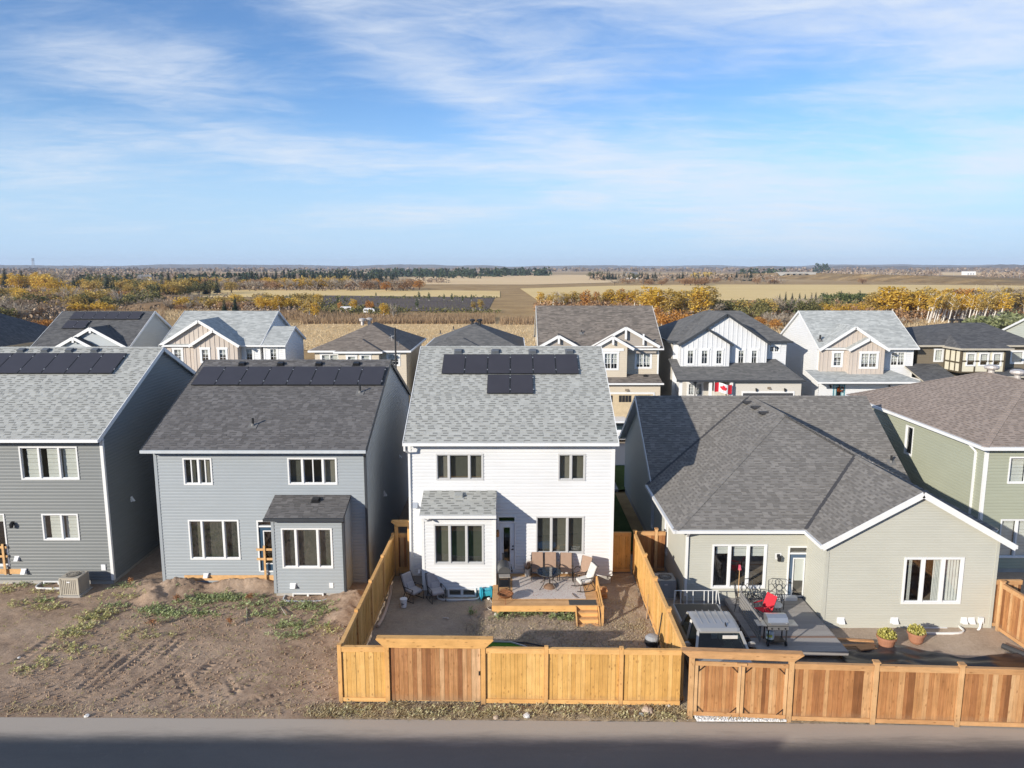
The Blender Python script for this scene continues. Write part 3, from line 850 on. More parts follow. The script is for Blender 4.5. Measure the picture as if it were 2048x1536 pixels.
# ---- roofs: slab with fascia, then shingle tabs laid course by course
BANDS = {}
class House:
 def __init__(s, name, label, loc, shingle=None, cat='house', far=False):
  s.far = far; s.band = BANDS.get(shingle.name) if shingle else None; s.bandp = 0.88
  s.root = thing(name, label, cat, loc)
  s.tabs = []; s.caps = MB(); s.slab = MB(); s.planes = []; s.shingle = shingle
  s.roofmats = None; s.roof = None
 def plane(s, pts, e=0.17, tabs=True, thick=0.13, wmin=0.16, wmax=0.34):
  # pts: counter-clockwise seen from outside; first edge is the eave
  P = [Vector(p) for p in pts]
  u = (P[1] - P[0]).normalized(); n = (P[1] - P[0]).cross(P[-1] - P[0]).normalized()
  if n.z < 0: n = -n
  v = n.cross(u)
  if v.z < 0: v = -v
  s.planes.append((P[0].copy(), n.copy()))
  s.slab.prism([p - n * 0.012 for p in P], n * -thick, 0)
  if not tabs or s.far:
   s.slab.poly([p - n * 0.006 for p in P], 1)
   return n
  uv = [((p - P[0]).dot(u), (p - P[0]).dot(v)) for p in P]
  vmax = max(q[1] for q in uv)
  def span(t):
   xs = []
   for (a, b_), (c, d_) in zip(uv, uv[1:] + uv[:1]):
    if abs(d_ - b_) < 1e-6:
     if abs(t - b_) < 1e-4: xs += [a, c]
    elif min(b_, d_) - 1e-6 <= t <= max(b_, d_) + 1e-6: xs.append(a + (c - a) * (t - b_) / (d_ - b_))
   return (min(xs), max(xs)) if xs else (0, 0)
  k = 0; t = 0.0
  while t < vmax - 0.02:
   t1 = min(t + e, vmax)
   l0, r0 = span(t + 1e-4); l1, r1 = span(t1 - 1e-4)
   x = min(l0, l1) - random.random() * 0.3; hi = max(r0, r1)
   while x < hi:
    w = random.uniform(wmin, wmax)
    a0, b0 = max(x, l0), min(x + w, r0); a1, b1 = max(x, l1), min(x + w, r1)
    if b0 - a0 > 0.01 or b1 - a1 > 0.01:
     full = a0 == x and a1 == x and b0 == x + w and b1 == x + w
     h = random.choice((0.008, 0.011, 0.020))
     s.tabs.append((P[0] + u * a0 + v * t, P[0] + u * max(b0, a0) + v * t, P[0] + u * max(b1, a1) + v * t1, P[0] + u * a1 + v * t1, n, h, full))
    x += w
   t += e; k += 1
  return n
 def cap(s, a, b_, n1, n2, w=0.15):
  if s.far: return
  a, b_ = Vector(a), Vector(b_); d = (b_ - a).normalized(); ln = (b_ - a).length
  s1 = d.cross(n1).normalized(); s2 = d.cross(n2).normalized()
  if s1.z > 0: s1 = -s1
  if s2.z > 0: s2 = -s2
  up = (Vector(n1) + Vector(n2)).normalized()
  k = max(1, int(ln / 0.26))
  for i in range(k):
   p, q = a + d * ln * i / k, a + d * ln * (i + 1) / k
   h0, h1 = 0.034, 0.020
   s.caps.quad(p + up * h0, q + up * h1, q + s1 * w + Vector(n1) * h1, p + s1 * w + Vector(n1) * h0)
   s.caps.quad(q + up * h1, p + up * h0, p + s2 * w + Vector(n2) * h0, q + s2 * w + Vector(n2) * h1)
   s.caps.quad(p + up * h0, p + s1 * w + Vector(n1) * h0, p + s1 * w, p)
   s.caps.quad(p + s2 * w + Vector(n2) * h0, p + up * h0, p, p + s2 * w)
 def finish(s, fascia, single=300):
  mats = [fascia, s.shingle]
  s.roof = s.slab.build('roof', mats, s.root)
  off = s.root.location
  if s.tabs:
   camp = Vector((0, 0, CAM_Z))
   cand = []
   for i, t in enumerate(s.tabs):
    c = (t[0] + t[2]) / 2
    vd = camp - c
    pxx = c.x / max(c.y, 1)
    if t[6] and t[4].dot(vd) > 0 and abs(pxx) < 0.70: cand.append((vd.length, i))
   cand.sort()
   pick = set(i for _, i in cand[:single])
   unit = MB(); z1, z0 = 1.0, 0.18
   unit.add([(0, 0, 0), (1, 0, 0), (1, 1, 0), (0, 1, 0), (0, 0, z1), (1, 0, z1), (1, 1, z0), (0, 1, z0)],
      [(4, 5, 6, 7), (0, 1, 5, 4), (1, 2, 6, 5), (2, 3, 7, 6), (3, 0, 4, 7), (3, 2, 1, 0)])
   ume = unit.mesh('shingle', [s.shingle, s.band])
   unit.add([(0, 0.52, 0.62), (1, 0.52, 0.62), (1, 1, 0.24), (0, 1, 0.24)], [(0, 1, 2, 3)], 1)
   umb = unit.mesh('shingle', [s.shingle, s.band])
   V, F, MI = [], [], []; dark = False
   for i, (a, b_, c, d_, n, h, full) in enumerate(s.tabs):
    dark = not dark and random.random() < s.bandp
    if i in pick:
     o = put('shingle', umb if dark else ume, s.roof)
     ux = b_ - a; vx = d_ - a; nx = n * h; p = a - off
     o.matrix_basis = Matrix(((ux.x, vx.x, nx.x, p.x), (ux.y, vx.y, nx.y, p.y), (ux.z, vx.z, nx.z, p.z), (0, 0, 0, 1)))
    else:
     k = len(V)
     for q, hh in ((a, 0), (b_, 0), (a, h), (b_, h), (c, h * 0.18), (d_, h * 0.18)):
      r = q + n * hh - off; V.append((r.x, r.y, r.z))
     F += [(k + 2, k + 3, k + 4, k + 5), (k, k + 1, k + 3, k + 2)]
     V.append((d_.x - off.x, d_.y - off.y, d_.z - off.z)); V.append((c.x - off.x, c.y - off.y, c.z - off.z))
     F += [(k + 1, k + 7, k + 4, k + 3), (k + 6, k, k + 2, k + 5)]; MI += [0] * 4
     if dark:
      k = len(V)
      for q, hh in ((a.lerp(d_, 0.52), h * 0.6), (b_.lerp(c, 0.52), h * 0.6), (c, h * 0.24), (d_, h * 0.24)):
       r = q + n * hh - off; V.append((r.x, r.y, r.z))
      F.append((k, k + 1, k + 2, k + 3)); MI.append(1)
   if F:
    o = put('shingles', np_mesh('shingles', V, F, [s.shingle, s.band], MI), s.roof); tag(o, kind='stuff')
  if s.caps.f: tag(s.caps.build('ridge_cap', s.shingle, s.roof), kind='stuff')
 def hit(s, px, py, k=0, up=0.0):
  P, n = s.planes[k]; P = P + n * up
  x, y, z = ray(px, py); d = Vector((x, y, z)); o = Vector((0, 0, CAM_Z))
  t = (P - o).dot(n) / d.dot(n)
  return o + d * t
 # fittings
 def panels(s, tl, tr, br, bl, count, k=0, rows=1, label=None):
  # solar panels lying on roof plane k, corners measured in the photograph
  P, n = s.planes[k]
  a, b_, c, d_ = (s.hit(*q, k, 0.11) for q in (tl, tr, br, bl))
  u = Vector((1, 0, 0)); v = n.cross(u)
  if v.z < 0: v = -v
  x0 = (d_.x + a.x) / 2; x1 = (b_.x + c.x) / 2
  h = ((a - d_).dot(v) + (b_ - c).dot(v)) / 2
  w = (x1 - x0) / count
  me = None
  for i in range(count):
   o0 = Vector((x0 + w * i + 0.012, d_.y, d_.z))
   if me is None:
    mb = MB(); W = w - 0.024
    A = lambda s_, t_, q: u * s_ + v * t_ + n * q
    mb.prism([A(0, 0, 0), A(W, 0, 0), A(W, h, 0), A(0, h, 0)], n * -0.04, 1)
    mb.prism([A(0.025, 0.025, 0.003), A(W - 0.025, 0.025, 0.003), A(W - 0.025, h - 0.025, 0.003), A(0.025, h - 0.025, 0.003)], n * -0.002, 0)
    for t_ in (0.18, 0.82):
     mb.prism([A(W - 0.01, h * t_ - 0.03, 0.006), A(W + 0.034, h * t_ - 0.03, 0.006), A(W + 0.034, h * t_ + 0.03, 0.006), A(W - 0.01, h * t_ + 0.03, 0.006)], n * 0.014, 2)
     mb.prism([A(0, h * t_ - 0.02, -0.042), A(W, h * t_ - 0.02, -0.042), A(W, h * t_ + 0.02, -0.042), A(0, h * t_ + 0.02, -0.042)], n * -0.05, 2)
    me = mb.mesh('solar_panel', [M_PANEL, M_PANELF, M_CLAMP])
   put('solar_panel', me, s.root, o0 - s.root.location)
 def roof_vent(s, px, py, k=0, mat=None, size=0.36):
  p = s.hit(px, py, k); n = s.planes[k][1]
  mb = MB(); u = Vector((1, 0, 0)); v = n.cross(u)
  if v.z < 0: v = -v
  a = size / 2
  q = [p - u * a - v * a, p + u * a - v * a, p + u * a + v * a, p - u * a + v * a]
  mb.prism([r - (r - p) * -0.35 for r in q], n * 0.02)
  top = [r + n * 0.16 for r in (q[0], q[1])] + [q[2] + n * 0.10, q[3] + n * 0.10]
  mb.add(q + top, ((0, 1, 5, 4), (1, 2, 6, 5), (2, 3, 7, 6), (3, 0, 4, 7), (4, 5, 6, 7)))
  mb.build('roof_vent', mat or M_BLACK, s.root)
 def pipe_vent(s, px, py, k=0, h=0.38, r=0.055):
  p = s.hit(px, py, k); n = s.planes[k][1]
  mb = MB(); u = Vector((1, 0, 0)); v = n.cross(u)
  mb.prism([p - u * 0.2 - v * 0.2, p + u * 0.2 - v * 0.2, p + u * 0.2 + v * 0.2, p - u * 0.2 + v * 0.2], n * 0.03, 1)
  mb.tube([p, p + Vector((0, 0, 0.12))], [r * 1.7, r * 1.1], 8, 1); mb.tube([p, p + Vector((0, 0, h))], r, 8, 0)
  mb.build('vent_pipe', [M_BLACK, plain('vent_flashing', (0.17, 0.165, 0.16), 0.6)], s.root)
 def wall_vent(s, x, y, z, w=0.26, h=0.22, mat=None, nrm=(0, -1, 0)):
  n = Vector(nrm); u = Vector((-n.y, n.x, 0)); o = Vector((x, y, z)); zz = Vector((0, 0, 1))
  mb = MB()
  mb.prism([o - u * w / 2 - zz * h / 2, o + u * w / 2 - zz * h / 2, o + u * w / 2 + zz * h / 2, o - u * w / 2 + zz * h / 2], n * 0.035)
  a = o + n * 0.035
  mb.add([a - u * w * .4 - zz * h * .4, a + u * w * .4 - zz * h * .4, a + u * w * .4 + zz * h * .4, a - u * w * .4 + zz * h * .4,
    a - u * w * .4 - zz * h * .4 + n * 0.14, a + u * w * .4 - zz * h * .4 + n * 0.14, a + u * w * .4 + zz * h * .3 + n * 0.02, a - u * w * .4 + zz * h * .3 + n * 0.02],
    ((4, 5, 6, 7), (0, 4, 7, 3), (1, 2, 6, 5), (7, 6, 2, 3)))
  mb.build('wall_vent', mat or M_VENT, s.root)

def two_storey(H, x0, x1, y0, zb, eave, ridge, ov, mats, holes, e=0.165, depth=None, floors=(0.9, 3.75), side_holes=(), gutter=None, soff=None):
 # gabled box: ridge along x.  eave=(y,z) of the near roof edge, ridge=(y,z), ov=(left,right)
 wallm, trim, fascia = mats
 ey, ez = eave; ry, rz = ridge
 s = (rz - ez) / (ry - ey)
 by = 2 * ry - ey; y1 = by - (y0 - ey)
 xl, xr = x0 - ov[0], x1 + ov[1]
 nA = H.plane([(xl, ey, ez), (xr, ey, ez), (xr, ry, rz), (xl, ry, rz)])
 nB = H.plane([(xr, by, ez), (xl, by, ez), (xl, ry, rz), (xr, ry, rz)], tabs=False)
 H.cap((xl, ry, rz), (xr, ry, rz), nA, nB)
 th = 0.14 / math.cos(math.atan(s))
 wt_ = ez + s * (y0 - ey) - th; pk = rz - th
 wall = MB()
 siding(wall, (x0, y0), (x1, y0), zb, wt_, holes, e)
 D = y1 - y0
 siding(wall, (x1, y0), (x1, y1), zb, [(0, wt_), (D / 2, pk), (D, wt_)], side_holes, e)
 siding(wall, (x0, y1), (x0, y0), zb, [(0, wt_), (D / 2, pk), (D, wt_)], (), e)
 siding(wall, (x1, y1), (x0, y1), zb, wt_, (), e)
 wall.build('wall', wallm, H.root)
 c = MB(); t = 0.09
 for cx, cy in ((x0, y0), (x1, y0), (x0, y1), (x1, y1)):
  sx = -1 if cx == x0 else 1; sy = -1 if cy == y0 else 1
  c.box(cx - sx * t, cx + sx * 0.046, cy + sy * 0.002, cy + sy * 0.046, zb, wt_ - 0.02)
  c.box(cx + sx * 0.002, cx + sx * 0.0458, cy - sy * t, cy + sy * 0.002, zb, wt_ - 0.02)
 build_each(c, 'corner_trim', trim, H.root, 2)
 MB().box(x0 + 0.02, x1 - 0.02, y0 + 0.02, y1 - 0.02, -0.4, zb + 0.01).build('foundation', M_FOUND, H.root)
 # eaves: soffit, gutter along the near edge, rake boards
 g = MB()
 g.box(xl - 0.02, xr + 0.02, ey - 0.12, ey - 0.001, ez - 0.145, ez - 0.012)
 g.build('gutter', gutter or fascia, H.root)
 r = MB()
 for X, sg in ((xl, -1), (xr, 1)):
  for yy in (ey, by):
   r.bar((X + sg * 0.012, yy, ez - th * 0.55), (X + sg * 0.012, ry, rz - th * 0.55), 0.03, 0.20)
 build_each(r, 'rake_board', fascia, H.root)
 if y0 - ey > 0.1:
  MB().quad((xl, ey + 0.002, ez - 0.15), (xl, y0 + 0.03, ez - 0.151), (xr, y0 + 0.03, ez - 0.151), (xr, ey + 0.002, ez - 0.15)).build('soffit', soff or fascia, H.root)
 i = MB()
 for f in floors: i.box(x0 + 0.1, x1 - 0.1, y0 + 0.12, y1 - 0.3, f - 0.12, f, 1)
 i.box(x0 + 0.1, x1 - 0.1, y0 + 4.2, y0 + 4.3, zb, wt_, 0)
 i.box(x0 + 0.1, x1 - 0.1, y0 + 0.12, y1 - 0.3, wt_ - 0.1, wt_, 0)
 i.box((x0 + x1) / 2 - 0.05, (x0 + x1) / 2 + 0.05, y0 + 0.12, y0 + 4.2, floors[-1], wt_ - 0.1, 0)
 i.build('interior', [M_INT_W, M_INT_F], H.root)
 return s, y1, wt_

def bay(H, x0, x1, yf, y0, zb, zlow, zhigh, ov, mats, holes, e=0.165, fdrop=0.4):
 # bump-out with a lean-to roof against the wall y0
 wallm, trim, fascia = mats
 fo, lo, ro = ov
 s = (zhigh - zlow) / (y0 - (yf - fo))
 th = 0.13
 n = H.plane([(x0 - lo, yf - fo, zlow), (x1 + ro, yf - fo, zlow), (x1 + ro, y0 - 0.002, zhigh), (x0 - lo, y0 - 0.002, zhigh)], thick=0.11, wmin=0.2, wmax=0.36)
 zt = zlow + s * fo - th; zk = zhigh - th
 w = MB(); D = y0 - yf
 siding(w, (x0, yf), (x1, yf), zb, zt, holes, e)
 siding(w, (x1, yf), (x1, y0), zb, [(0, zt), (D, zk)], (), e)
 siding(w, (x0, y0), (x0, yf), zb, [(0, zk), (D, zt)], (), e)
 w.build('wall', wallm, H.root)
 c = MB(); t = 0.08
 for cx in (x0, x1):
  sx = -1 if cx == x0 else 1
  c.box(cx - sx * t, cx + sx * 0.046, yf - 0.046, yf - 0.002, zb, zt - 0.02)
  c.box(cx + sx * 0.002, cx + sx * 0.0458, yf - 0.002, yf + t, zb, zt - 0.02)
 build_each(c, 'corner_trim', trim, H.root, 2)
 MB().box(x0 + 0.02, x1 - 0.02, yf + 0.02, y0 + 0.01, -0.4, zb + 0.01).build('foundation', M_FOUND, H.root)
 MB().box(x0 - lo - 0.02, x1 + ro + 0.02, yf - fo - 0.11, yf - fo - 0.001, zlow - 0.13, zlow - 0.01).build('gutter', fascia, H.root)
 i = MB()
 i.box(x0 + 0.05, x1 - 0.05, yf + 0.1, y0 + 0.2, 0.84, 0.9, 1)
 i.build('interior', [M_INT_W, M_INT_F], H.root)
 return n

def door(H, x0, x1, z0, z1, y, col, split=0.86, handle_left=False, glassw=0.55, nrm=-1, transom=True, frame=None, blind=None):
 # door with a tall glass light and a transom over it
 w = x1 - x0; fr = frame or M_WHITEFRAME
 mb = MB(); f = 0.07; zt = z0 + (z1 - z0) * split if transom else z1 - f
 mb.box(x0, x0 + f, y - 0.05, y + 0.10, z0, z1); mb.box(x1 - f, x1, y - 0.05, y + 0.10, z0, z1)
 mb.box(x0 + f, x1 - f, y - 0.048, y + 0.10, z1 - f, z1); mb.box(x0 + f, x1 - f, y - 0.05, y + 0.10, z0 - 0.03, z0 + 0.03)
 if transom: mb.box(x0 + f, x1 - f, y - 0.033, y + 0.10, zt, zt + f)
 a0, a1, b0, b1 = x0 + f + 0.012, x1 - f - 0.012, z0 + 0.035, zt - 0.012
 g = (1 - glassw) / 2 * (a1 - a0); gb, gt = b0 + 0.30, b1 - 0.16
 mb.box(a0, a0 + g, y + 0.01, y + 0.055, b0, b1, 1); mb.box(a1 - g, a1, y + 0.01, y + 0.055, b0, b1, 1)
 mb.box(a0 + g, a1 - g, y + 0.01, y + 0.055, b0, gb, 1); mb.box(a0 + g, a1 - g, y + 0.01, y + 0.055, gt, b1, 1)
 t = 0.045
 for q in ((a0 + g, a1 - g, gb, gb + t), (a0 + g, a1 - g, gt - t, gt), (a0 + g, a0 + g + t, gb + t, gt - t), (a1 - g - t, a1 - g, gb + t, gt - t)):
  mb.box(q[0], q[1], y - 0.004, y + 0.06, q[2], q[3], 0)
 d = mb.build('door', [fr, col], H.root)
 MB().quad((a0 + g + t, y + 0.03, gb + t), (a1 - g - t, y + 0.03, gb + t), (a1 - g - t, y + 0.03, gt - t), (a0 + g + t, y + 0.03, gt - t)).build('pane', M_GLASS, d)
 if transom: MB().quad((x0 + f, y + 0.03, zt + f), (x1 - f, y + 0.03, zt + f), (x1 - f, y + 0.03, z1 - f), (x0 + f, y + 0.03, z1 - f)).build('pane', M_GLASS, d)
 if blind: MB().box(a0 + g + t, a1 - g - t, y + 0.06, y + 0.075, gb + t + (gt - gb) * blind, gt - t).build('blind', M_BLIND, d)
 hx = a0 + 0.06 if handle_left else a1 - 0.06
 h = MB(); h.box(hx - 0.03, hx + 0.03, y - 0.03, y + 0.009, z0 + 0.95, z0 + 1.01); h.box(hx - 0.09 if not handle_left else hx, hx if not handle_left else hx + 0.09, y - 0.05, y - 0.03, z0 + 0.965, z0 + 0.995)
 MB().box(hx - 0.03, hx + 0.03, y - 0.02, y + 0.009, z0 + 1.10, z0 + 1.16).build('deadbolt', M_BLACK, d)
 h.build('handle', M_BLACK, d)
 return d

def downspout(H, pts, mat, w=0.085):
 mb = MB()
 for p, q in zip(pts, pts[1:]): mb.bar(p, q, w, w * 0.8)
 mb.build('downspout', mat, H.root)
def wall_lamp(H, x, y, z, mat=None, up=False):
 mb = MB(); mb.box(x - 0.06, x + 0.06, y - 0.03, y, z - 0.02, z + 0.12); mb.box(x - 0.015, x + 0.015, y - 0.14, y - 0.03, z + 0.06, z + 0.085)
 mb.lathe([(0.02, 0.10), (0.09, 0.02), (0.075, -0.16), (0.05, -0.18)], 8, (x, y - 0.14, z + 0.02), 0)
 mb.build('wall_lamp', mat or M_BLACK, H.root)
def well(H, x0, x1, y1, dep=0.55, mat=None, lip=0.10, sill=-0.18, win=True):
 # window well: curved steel band standing in the soil, gravel floor, basement window
 n = 14; mb = MB(); pts = []
 for i in range(n + 1):
  t = i / n; a = math.pi * t
  cx = (x0 + x1) / 2 - (x1 - x0) / 2 * math.copysign(abs(math.cos(a)) ** 0.45, math.cos(a)); cy = y1 - dep * abs(math.sin(a)) ** 0.45
  pts.append((cx, cy))
 for (a, b_), (c, d_) in zip(pts, pts[1:]):
  mb.quad((a, b_, -0.5), (c, d_, -0.5), (c, d_, lip), (a, b_, lip))
  mb.bar((a, b_, lip), (c, d_, lip), 0.05, 0.04)
 w = mb.build('window_well', mat or M_WHITE, H.root)
 return w
WI = lambda r, n=(0, -1, 0): None
def win_y(H, box, Y, holes=None, **kw):
 # window on a wall facing the camera, measured in the photograph
 x0, x1, z0, z1 = rect(*box, Y)
 return window(H.root, (x0, Y, z0), (1, 0, 0), (0, -1, 0), x1 - x0, z1 - z0, **kw)
def hole_y(box, Y, xs):
 x0, x1, z0, z1 = rect(*box, Y)
 return (x0 - xs + 0.02, x1 - xs - 0.02, z0 + 0.02, z1 - 0.02)

# ================================================================== the near row
def roofing(name, base, spread, band):
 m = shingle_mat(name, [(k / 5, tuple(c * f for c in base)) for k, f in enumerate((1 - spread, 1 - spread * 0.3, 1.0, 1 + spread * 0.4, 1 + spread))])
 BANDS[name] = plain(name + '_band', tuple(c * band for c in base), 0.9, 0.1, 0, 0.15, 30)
 return m
SH_GREY = roofing('weathered_grey_shingle', (0.40, 0.402, 0.378), 0.08, 0.52)
SH_DARK = roofing('charcoal_shingle', (0.145, 0.138, 0.136), 0.20, 0.72)
SH_SLATE = roofing('slate_grey_shingle', (0.205, 0.192, 0.178), 0.16, 0.74)
SH_BROWN = roofing('weathered_brown_shingle', (0.30, 0.245, 0.21), 0.12, 0.66)
S_WHITE = siding_mat('white_siding', (0.645, 0.65, 0.66))
S_BLUE = siding_mat('blue_grey_siding', (0.305, 0.335, 0.36))
S_DARKB = siding_mat('iron_grey_siding', (0.17, 0.182, 0.185))
S_SAGE = siding_mat('pale_sage_siding', (0.455, 0.45, 0.395))
S_GREEN = siding_mat('green_siding', (0.325, 0.34, 0.265))
M_LEDGER = plain('new_lumber', (0.62, 0.38, 0.18), 0.8, 0.15, 0, 0.2, 5)

# ---- white house in the middle
H3 = House('white_house', 'white two-storey house with light grey shingle roof and solar panels in a T', (0, 39, 0), SH_GREY)
y0 = 32.45; x0, x1 = at(818, 905, y0).x, at(1228, 905, y0).x
yb = 31.17; bx0, bx1 = at(846, 1110, yb).x, at(990, 1110, yb).x
W_UL, W_UR, W_LR = (872, 907, 967, 960), (1116, 907, 1171, 961), (1071.5, 1032, 1168, 1107)
dx0, dx1, dz0, dz1 = rect(995, 1031, 1032, 1139, y0)
holes = [hole_y(b, y0, x0) for b in (W_UL, W_UR, W_LR)] + [(dx0 - x0 + 0.02, dx1 - x0 - 0.02, dz0, dz1 - 0.02)]
zB = 0.42
two_storey(H3, x0, x1, y0, zB, (31.95, 6.85), (39.0, 10.37), (0.18, 0.12), (S_WHITE, M_WHITE, M_WHITE), holes, 0.158, floors=(dz0 - 0.02, 3.75))
M_GREYF = plain('grey_vinyl', (0.50, 0.50, 0.50), 0.4, 0.4, 0, 0.04, 2)
win_y(H3, W_UL, y0, divs=(0.275, 0.705), mat=M_GREYF, blinds=screens(2, 1, 0)); win_y(H3, W_UR, y0, divs=(0.475,), mat=M_GREYF, blinds=screens(2, 0)); win_y(H3, W_LR, y0, divs=(0.325, 0.655), mat=M_GREYF, blinds=screens(1, 0, 1))
M_DOORW = plain('white_door', (0.70, 0.72, 0.76), 0.4, 0.4)
door(H3, dx0, dx1, dz0, dz1, y0, M_DOORW, 0.865)
W_BAY = (868, 1047.6, 968, 1128)
bay(H3, bx0, bx1, yb, y0, 0.30, 3.90, at(845, 981, y0).z, (0.37, 0.08, 0.05), (S_WHITE, M_WHITE, M_WHITE), [hole_y(W_BAY, yb, bx0)], 0.158)
win_y(H3, W_BAY, yb, divs=(0.32, 0.655), mat=M_GREYF, blinds=screens(0, 1, 1))
H3.panels((886.5, 708.4), (1155, 708.4), (1157.5, 746.5), (883.5, 746.5), 6)
H3.panels((974.5, 749), (1066, 749), (1067, 786), (973.5, 786), 2)
for px in (991, 1065.6, 1139): H3.roof_vent(px, 704, 0, plain('grey_vent', (0.13, 0.14, 0.155), 0.6), 0.34)
H3.roof_vent(917, 704, 0, plain('grey_vent', (0.13, 0.14, 0.155), 0.6), 0.34)
H3.roof_vent(918, 992, 2, plain('pale_vent', (0.36, 0.37, 0.36), 0.7), 0.34)
gx = x0 - 0.12
downspout(H3, [(gx, 31.88, 6.72), (gx, 31.9, 6.5), (x0 + 0.02, 32.38, 6.25), (x0 - 0.03, 32.38, 0.5), (x0 - 0.03, 32.1, 0.25)], M_WHITE)
downspout(H3, [(bx0 + 0.02, 30.72, 3.78), (bx0 + 0.25, 30.75, 3.66), (bx0 + 0.42, 31.0, 3.6)], M_WHITE)
p = at(831, 1010, y0); H3.wall_vent(p.x, y0, p.z, 0.26, 0.26, plain('grey_hood', (0.32, 0.35, 0.40), 0.6))
p = at(839, 1141, y0); H3.wall_vent(p.x, y0, p.z, 0.12, 0.16, M_VENT)
wall_lamp(H3, at(995, 1064, y0).x, y0 - 0.05, at(995, 1064, y0).z, plain('brass_lantern', (0.42, 0.22, 0.09), 0.35, 0.5, 0.6))
# basement window under the bay with its well
a, b_ = at(900, 1180, yb).x, at(948, 1180, yb).x
window(H3.root, (a - 0.1, yb - 0.03, -0.02), (1, 0, 0), (0, -1, 0), b_ - a + 0.2, 0.42, divs=(0.5,), frame=0.05, glass=M_GLASS_DK)
well(H3, a - 0.55, b_ + 0.25, yb, 0.45, M_WHITE, 0.05)
H3.finish(M_WHITE)

# ---- blue-grey house to its left
H2 = House('blue_grey_house', 'blue-grey two-storey house with charcoal roof and a row of eight solar panels', (-11, 39, 0), SH_DARK)
y0 = 32.45; x0, x1 = at(310, 920, y0).x, at(731, 920, y0).x
W1, W2, W3 = (367, 915.6, 425, 969.5), (576, 915, 674.6, 969), (379, 1039, 480, 1118.6)
dx0, dx1, dz0, dz1 = rect(516, 1040, 545, 1142, y0)
dx1 = dx0 + 0.95
yb = 31.2; bx0, bx1 = at(547.5, 1110, yb).x, at(690.5, 1110, yb).x
holes = [hole_y(b, y0, x0) for b in (W1, W2, W3)] + [(dx0 - x0 + 0.02, dx1 - x0 - 0.02, dz0, dz1 - 0.02)]
two_storey(H2, x0, x1, y0, 0.10, (31.95, 6.52), (39.4, 9.6), (0.33, 0.12), (S_BLUE, S_BLUE, M_DARKTRIM), holes, 0.150, floors=(dz0 - 0.02, 3.7), gutter=plain('pale_gutter', (0.50, 0.53, 0.55), 0.4, 0.4))
win_y(H2, W1, y0, divs=(0.53,), slide=(0, 1), blinds=screens(1, 2)); win_y(H2, W2, y0, divs=(0.30, 0.715), slide=(1,), blinds=screens(1, None, 2)); win_y(H2, W3, y0, divs=(0.265, 0.69), blinds=screens(0, 1, 3))
M_DOORB = plain('navy_door', (0.035, 0.075, 0.125), 0.4, 0.4)
door(H2, dx0, dx1, dz0, dz1, y0, M_DOORB, 0.865)
W_BAY = (564, 1055.7, 665.6, 1136)
zlow = at(600, 1036, yb - 0.37).z
bay(H2, bx0, bx1, yb, y0, 0.14, zlow, at(620, 989.5, y0).z, (0.37, 0.22, 0.06), (S_BLUE, S_BLUE, M_DARKTRIM), [hole_y(W_BAY, yb, bx0)], 0.150)
win_y(H2, W_BAY, yb, divs=(0.285, 0.715), blinds=screens(3, 1, 1))
H2.panels((403, 733), (772, 733), (762.6, 769), (385, 769), 8)
for px in (485, 562, 638, 713): H2.roof_vent(px, 729, 0, M_BLACK, 0.30)
H2.pipe_vent(506, 852, 0); H2.pipe_vent(720, 786, 0); H2.roof_vent(632, 1001, 2, M_BLACK, 0.30)
led0, led1 = at(370, 1155, y0), at(545, 1155, y0)
MB().box(led0.x, bx0 - 0.01, y0 - 0.06, y0 - 0.02, led0.z - 0.12, led0.z + 0.13).build('ledger_board', M_LEDGER, H2.root)
p = at(414, 1151, y0); H2.wall_vent(p.x, y0 - 0.06, p.z + 0.05, 0.24, 0.2)
p = at(587, 1170, yb); H2.wall_vent(p.x, yb - 0.02, p.z, 0.28, 0.22)
p = at(663, 1170, yb); MB().box(p.x - 0.09, p.x + 0.09, yb - 0.05, yb - 0.02, p.z - 0.12, p.z + 0.12).build('outlet_box', M_VENT, H2.root)
wa, wb = at(586, 1190, yb).x, at(648, 1190, yb).x
window(H2.root, (wa, yb - 0.03, -0.24), (1, 0, 0), (0, -1, 0), wb - wa, 0.40, divs=(0.5,), frame=0.05, glass=M_GLASS_DK)
well(H2, wa - 0.35, wb + 0.25, yb, 0.6, plain('grey_well', (0.55, 0.57, 0.60), 0.5), 0.03)
downspout(H2, [(x1 + 0.03, 31.9, 6.4), (x1 - 0.01, 32.36, 6.1), (x1 - 0.01, 32.36, 0.2)], M_DARKTRIM, 0.10)
downspout(H2, [(bx1 - 0.01, yb - 0.4, zlow - 0.12), (bx1 - 0.03, yb - 0.09, zlow - 0.3), (bx1 - 0.03, yb - 0.09, 0.3), (bx1 + 0.05, yb - 0.3, 0.1)], M_DARKTRIM, 0.10)
# wooden safety rail across the door
g = MB(); gx0, gx1 = dx0 - 0.05, bx0 - 0.015
for gz in (dz0 + 0.62, dz0 + 1.08): g.box(gx0, gx1, y0 - 0.115, y0 - 0.075, gz - 0.05, gz + 0.05)
for gx in (dx0 + 0.32, gx1 - 0.09): g.box(gx - 0.045, gx + 0.045, y0 - 0.155, y0 - 0.117, led0.z - 0.15, dz0 + 1.28)
g.build('guard_rail', M_LEDGER, H2.root)
p = ax(767, 987, x1); H2.wall_vent(x1, p.y, p.z, 0.2, 0.3, None, (1, 0, 0))
p = ax(798, 913, x1); H2.wall_vent(x1, p.y, p.z, 0.2, 0.2, None, (1, 0, 0))
H2.finish(M_DARKTRIM)

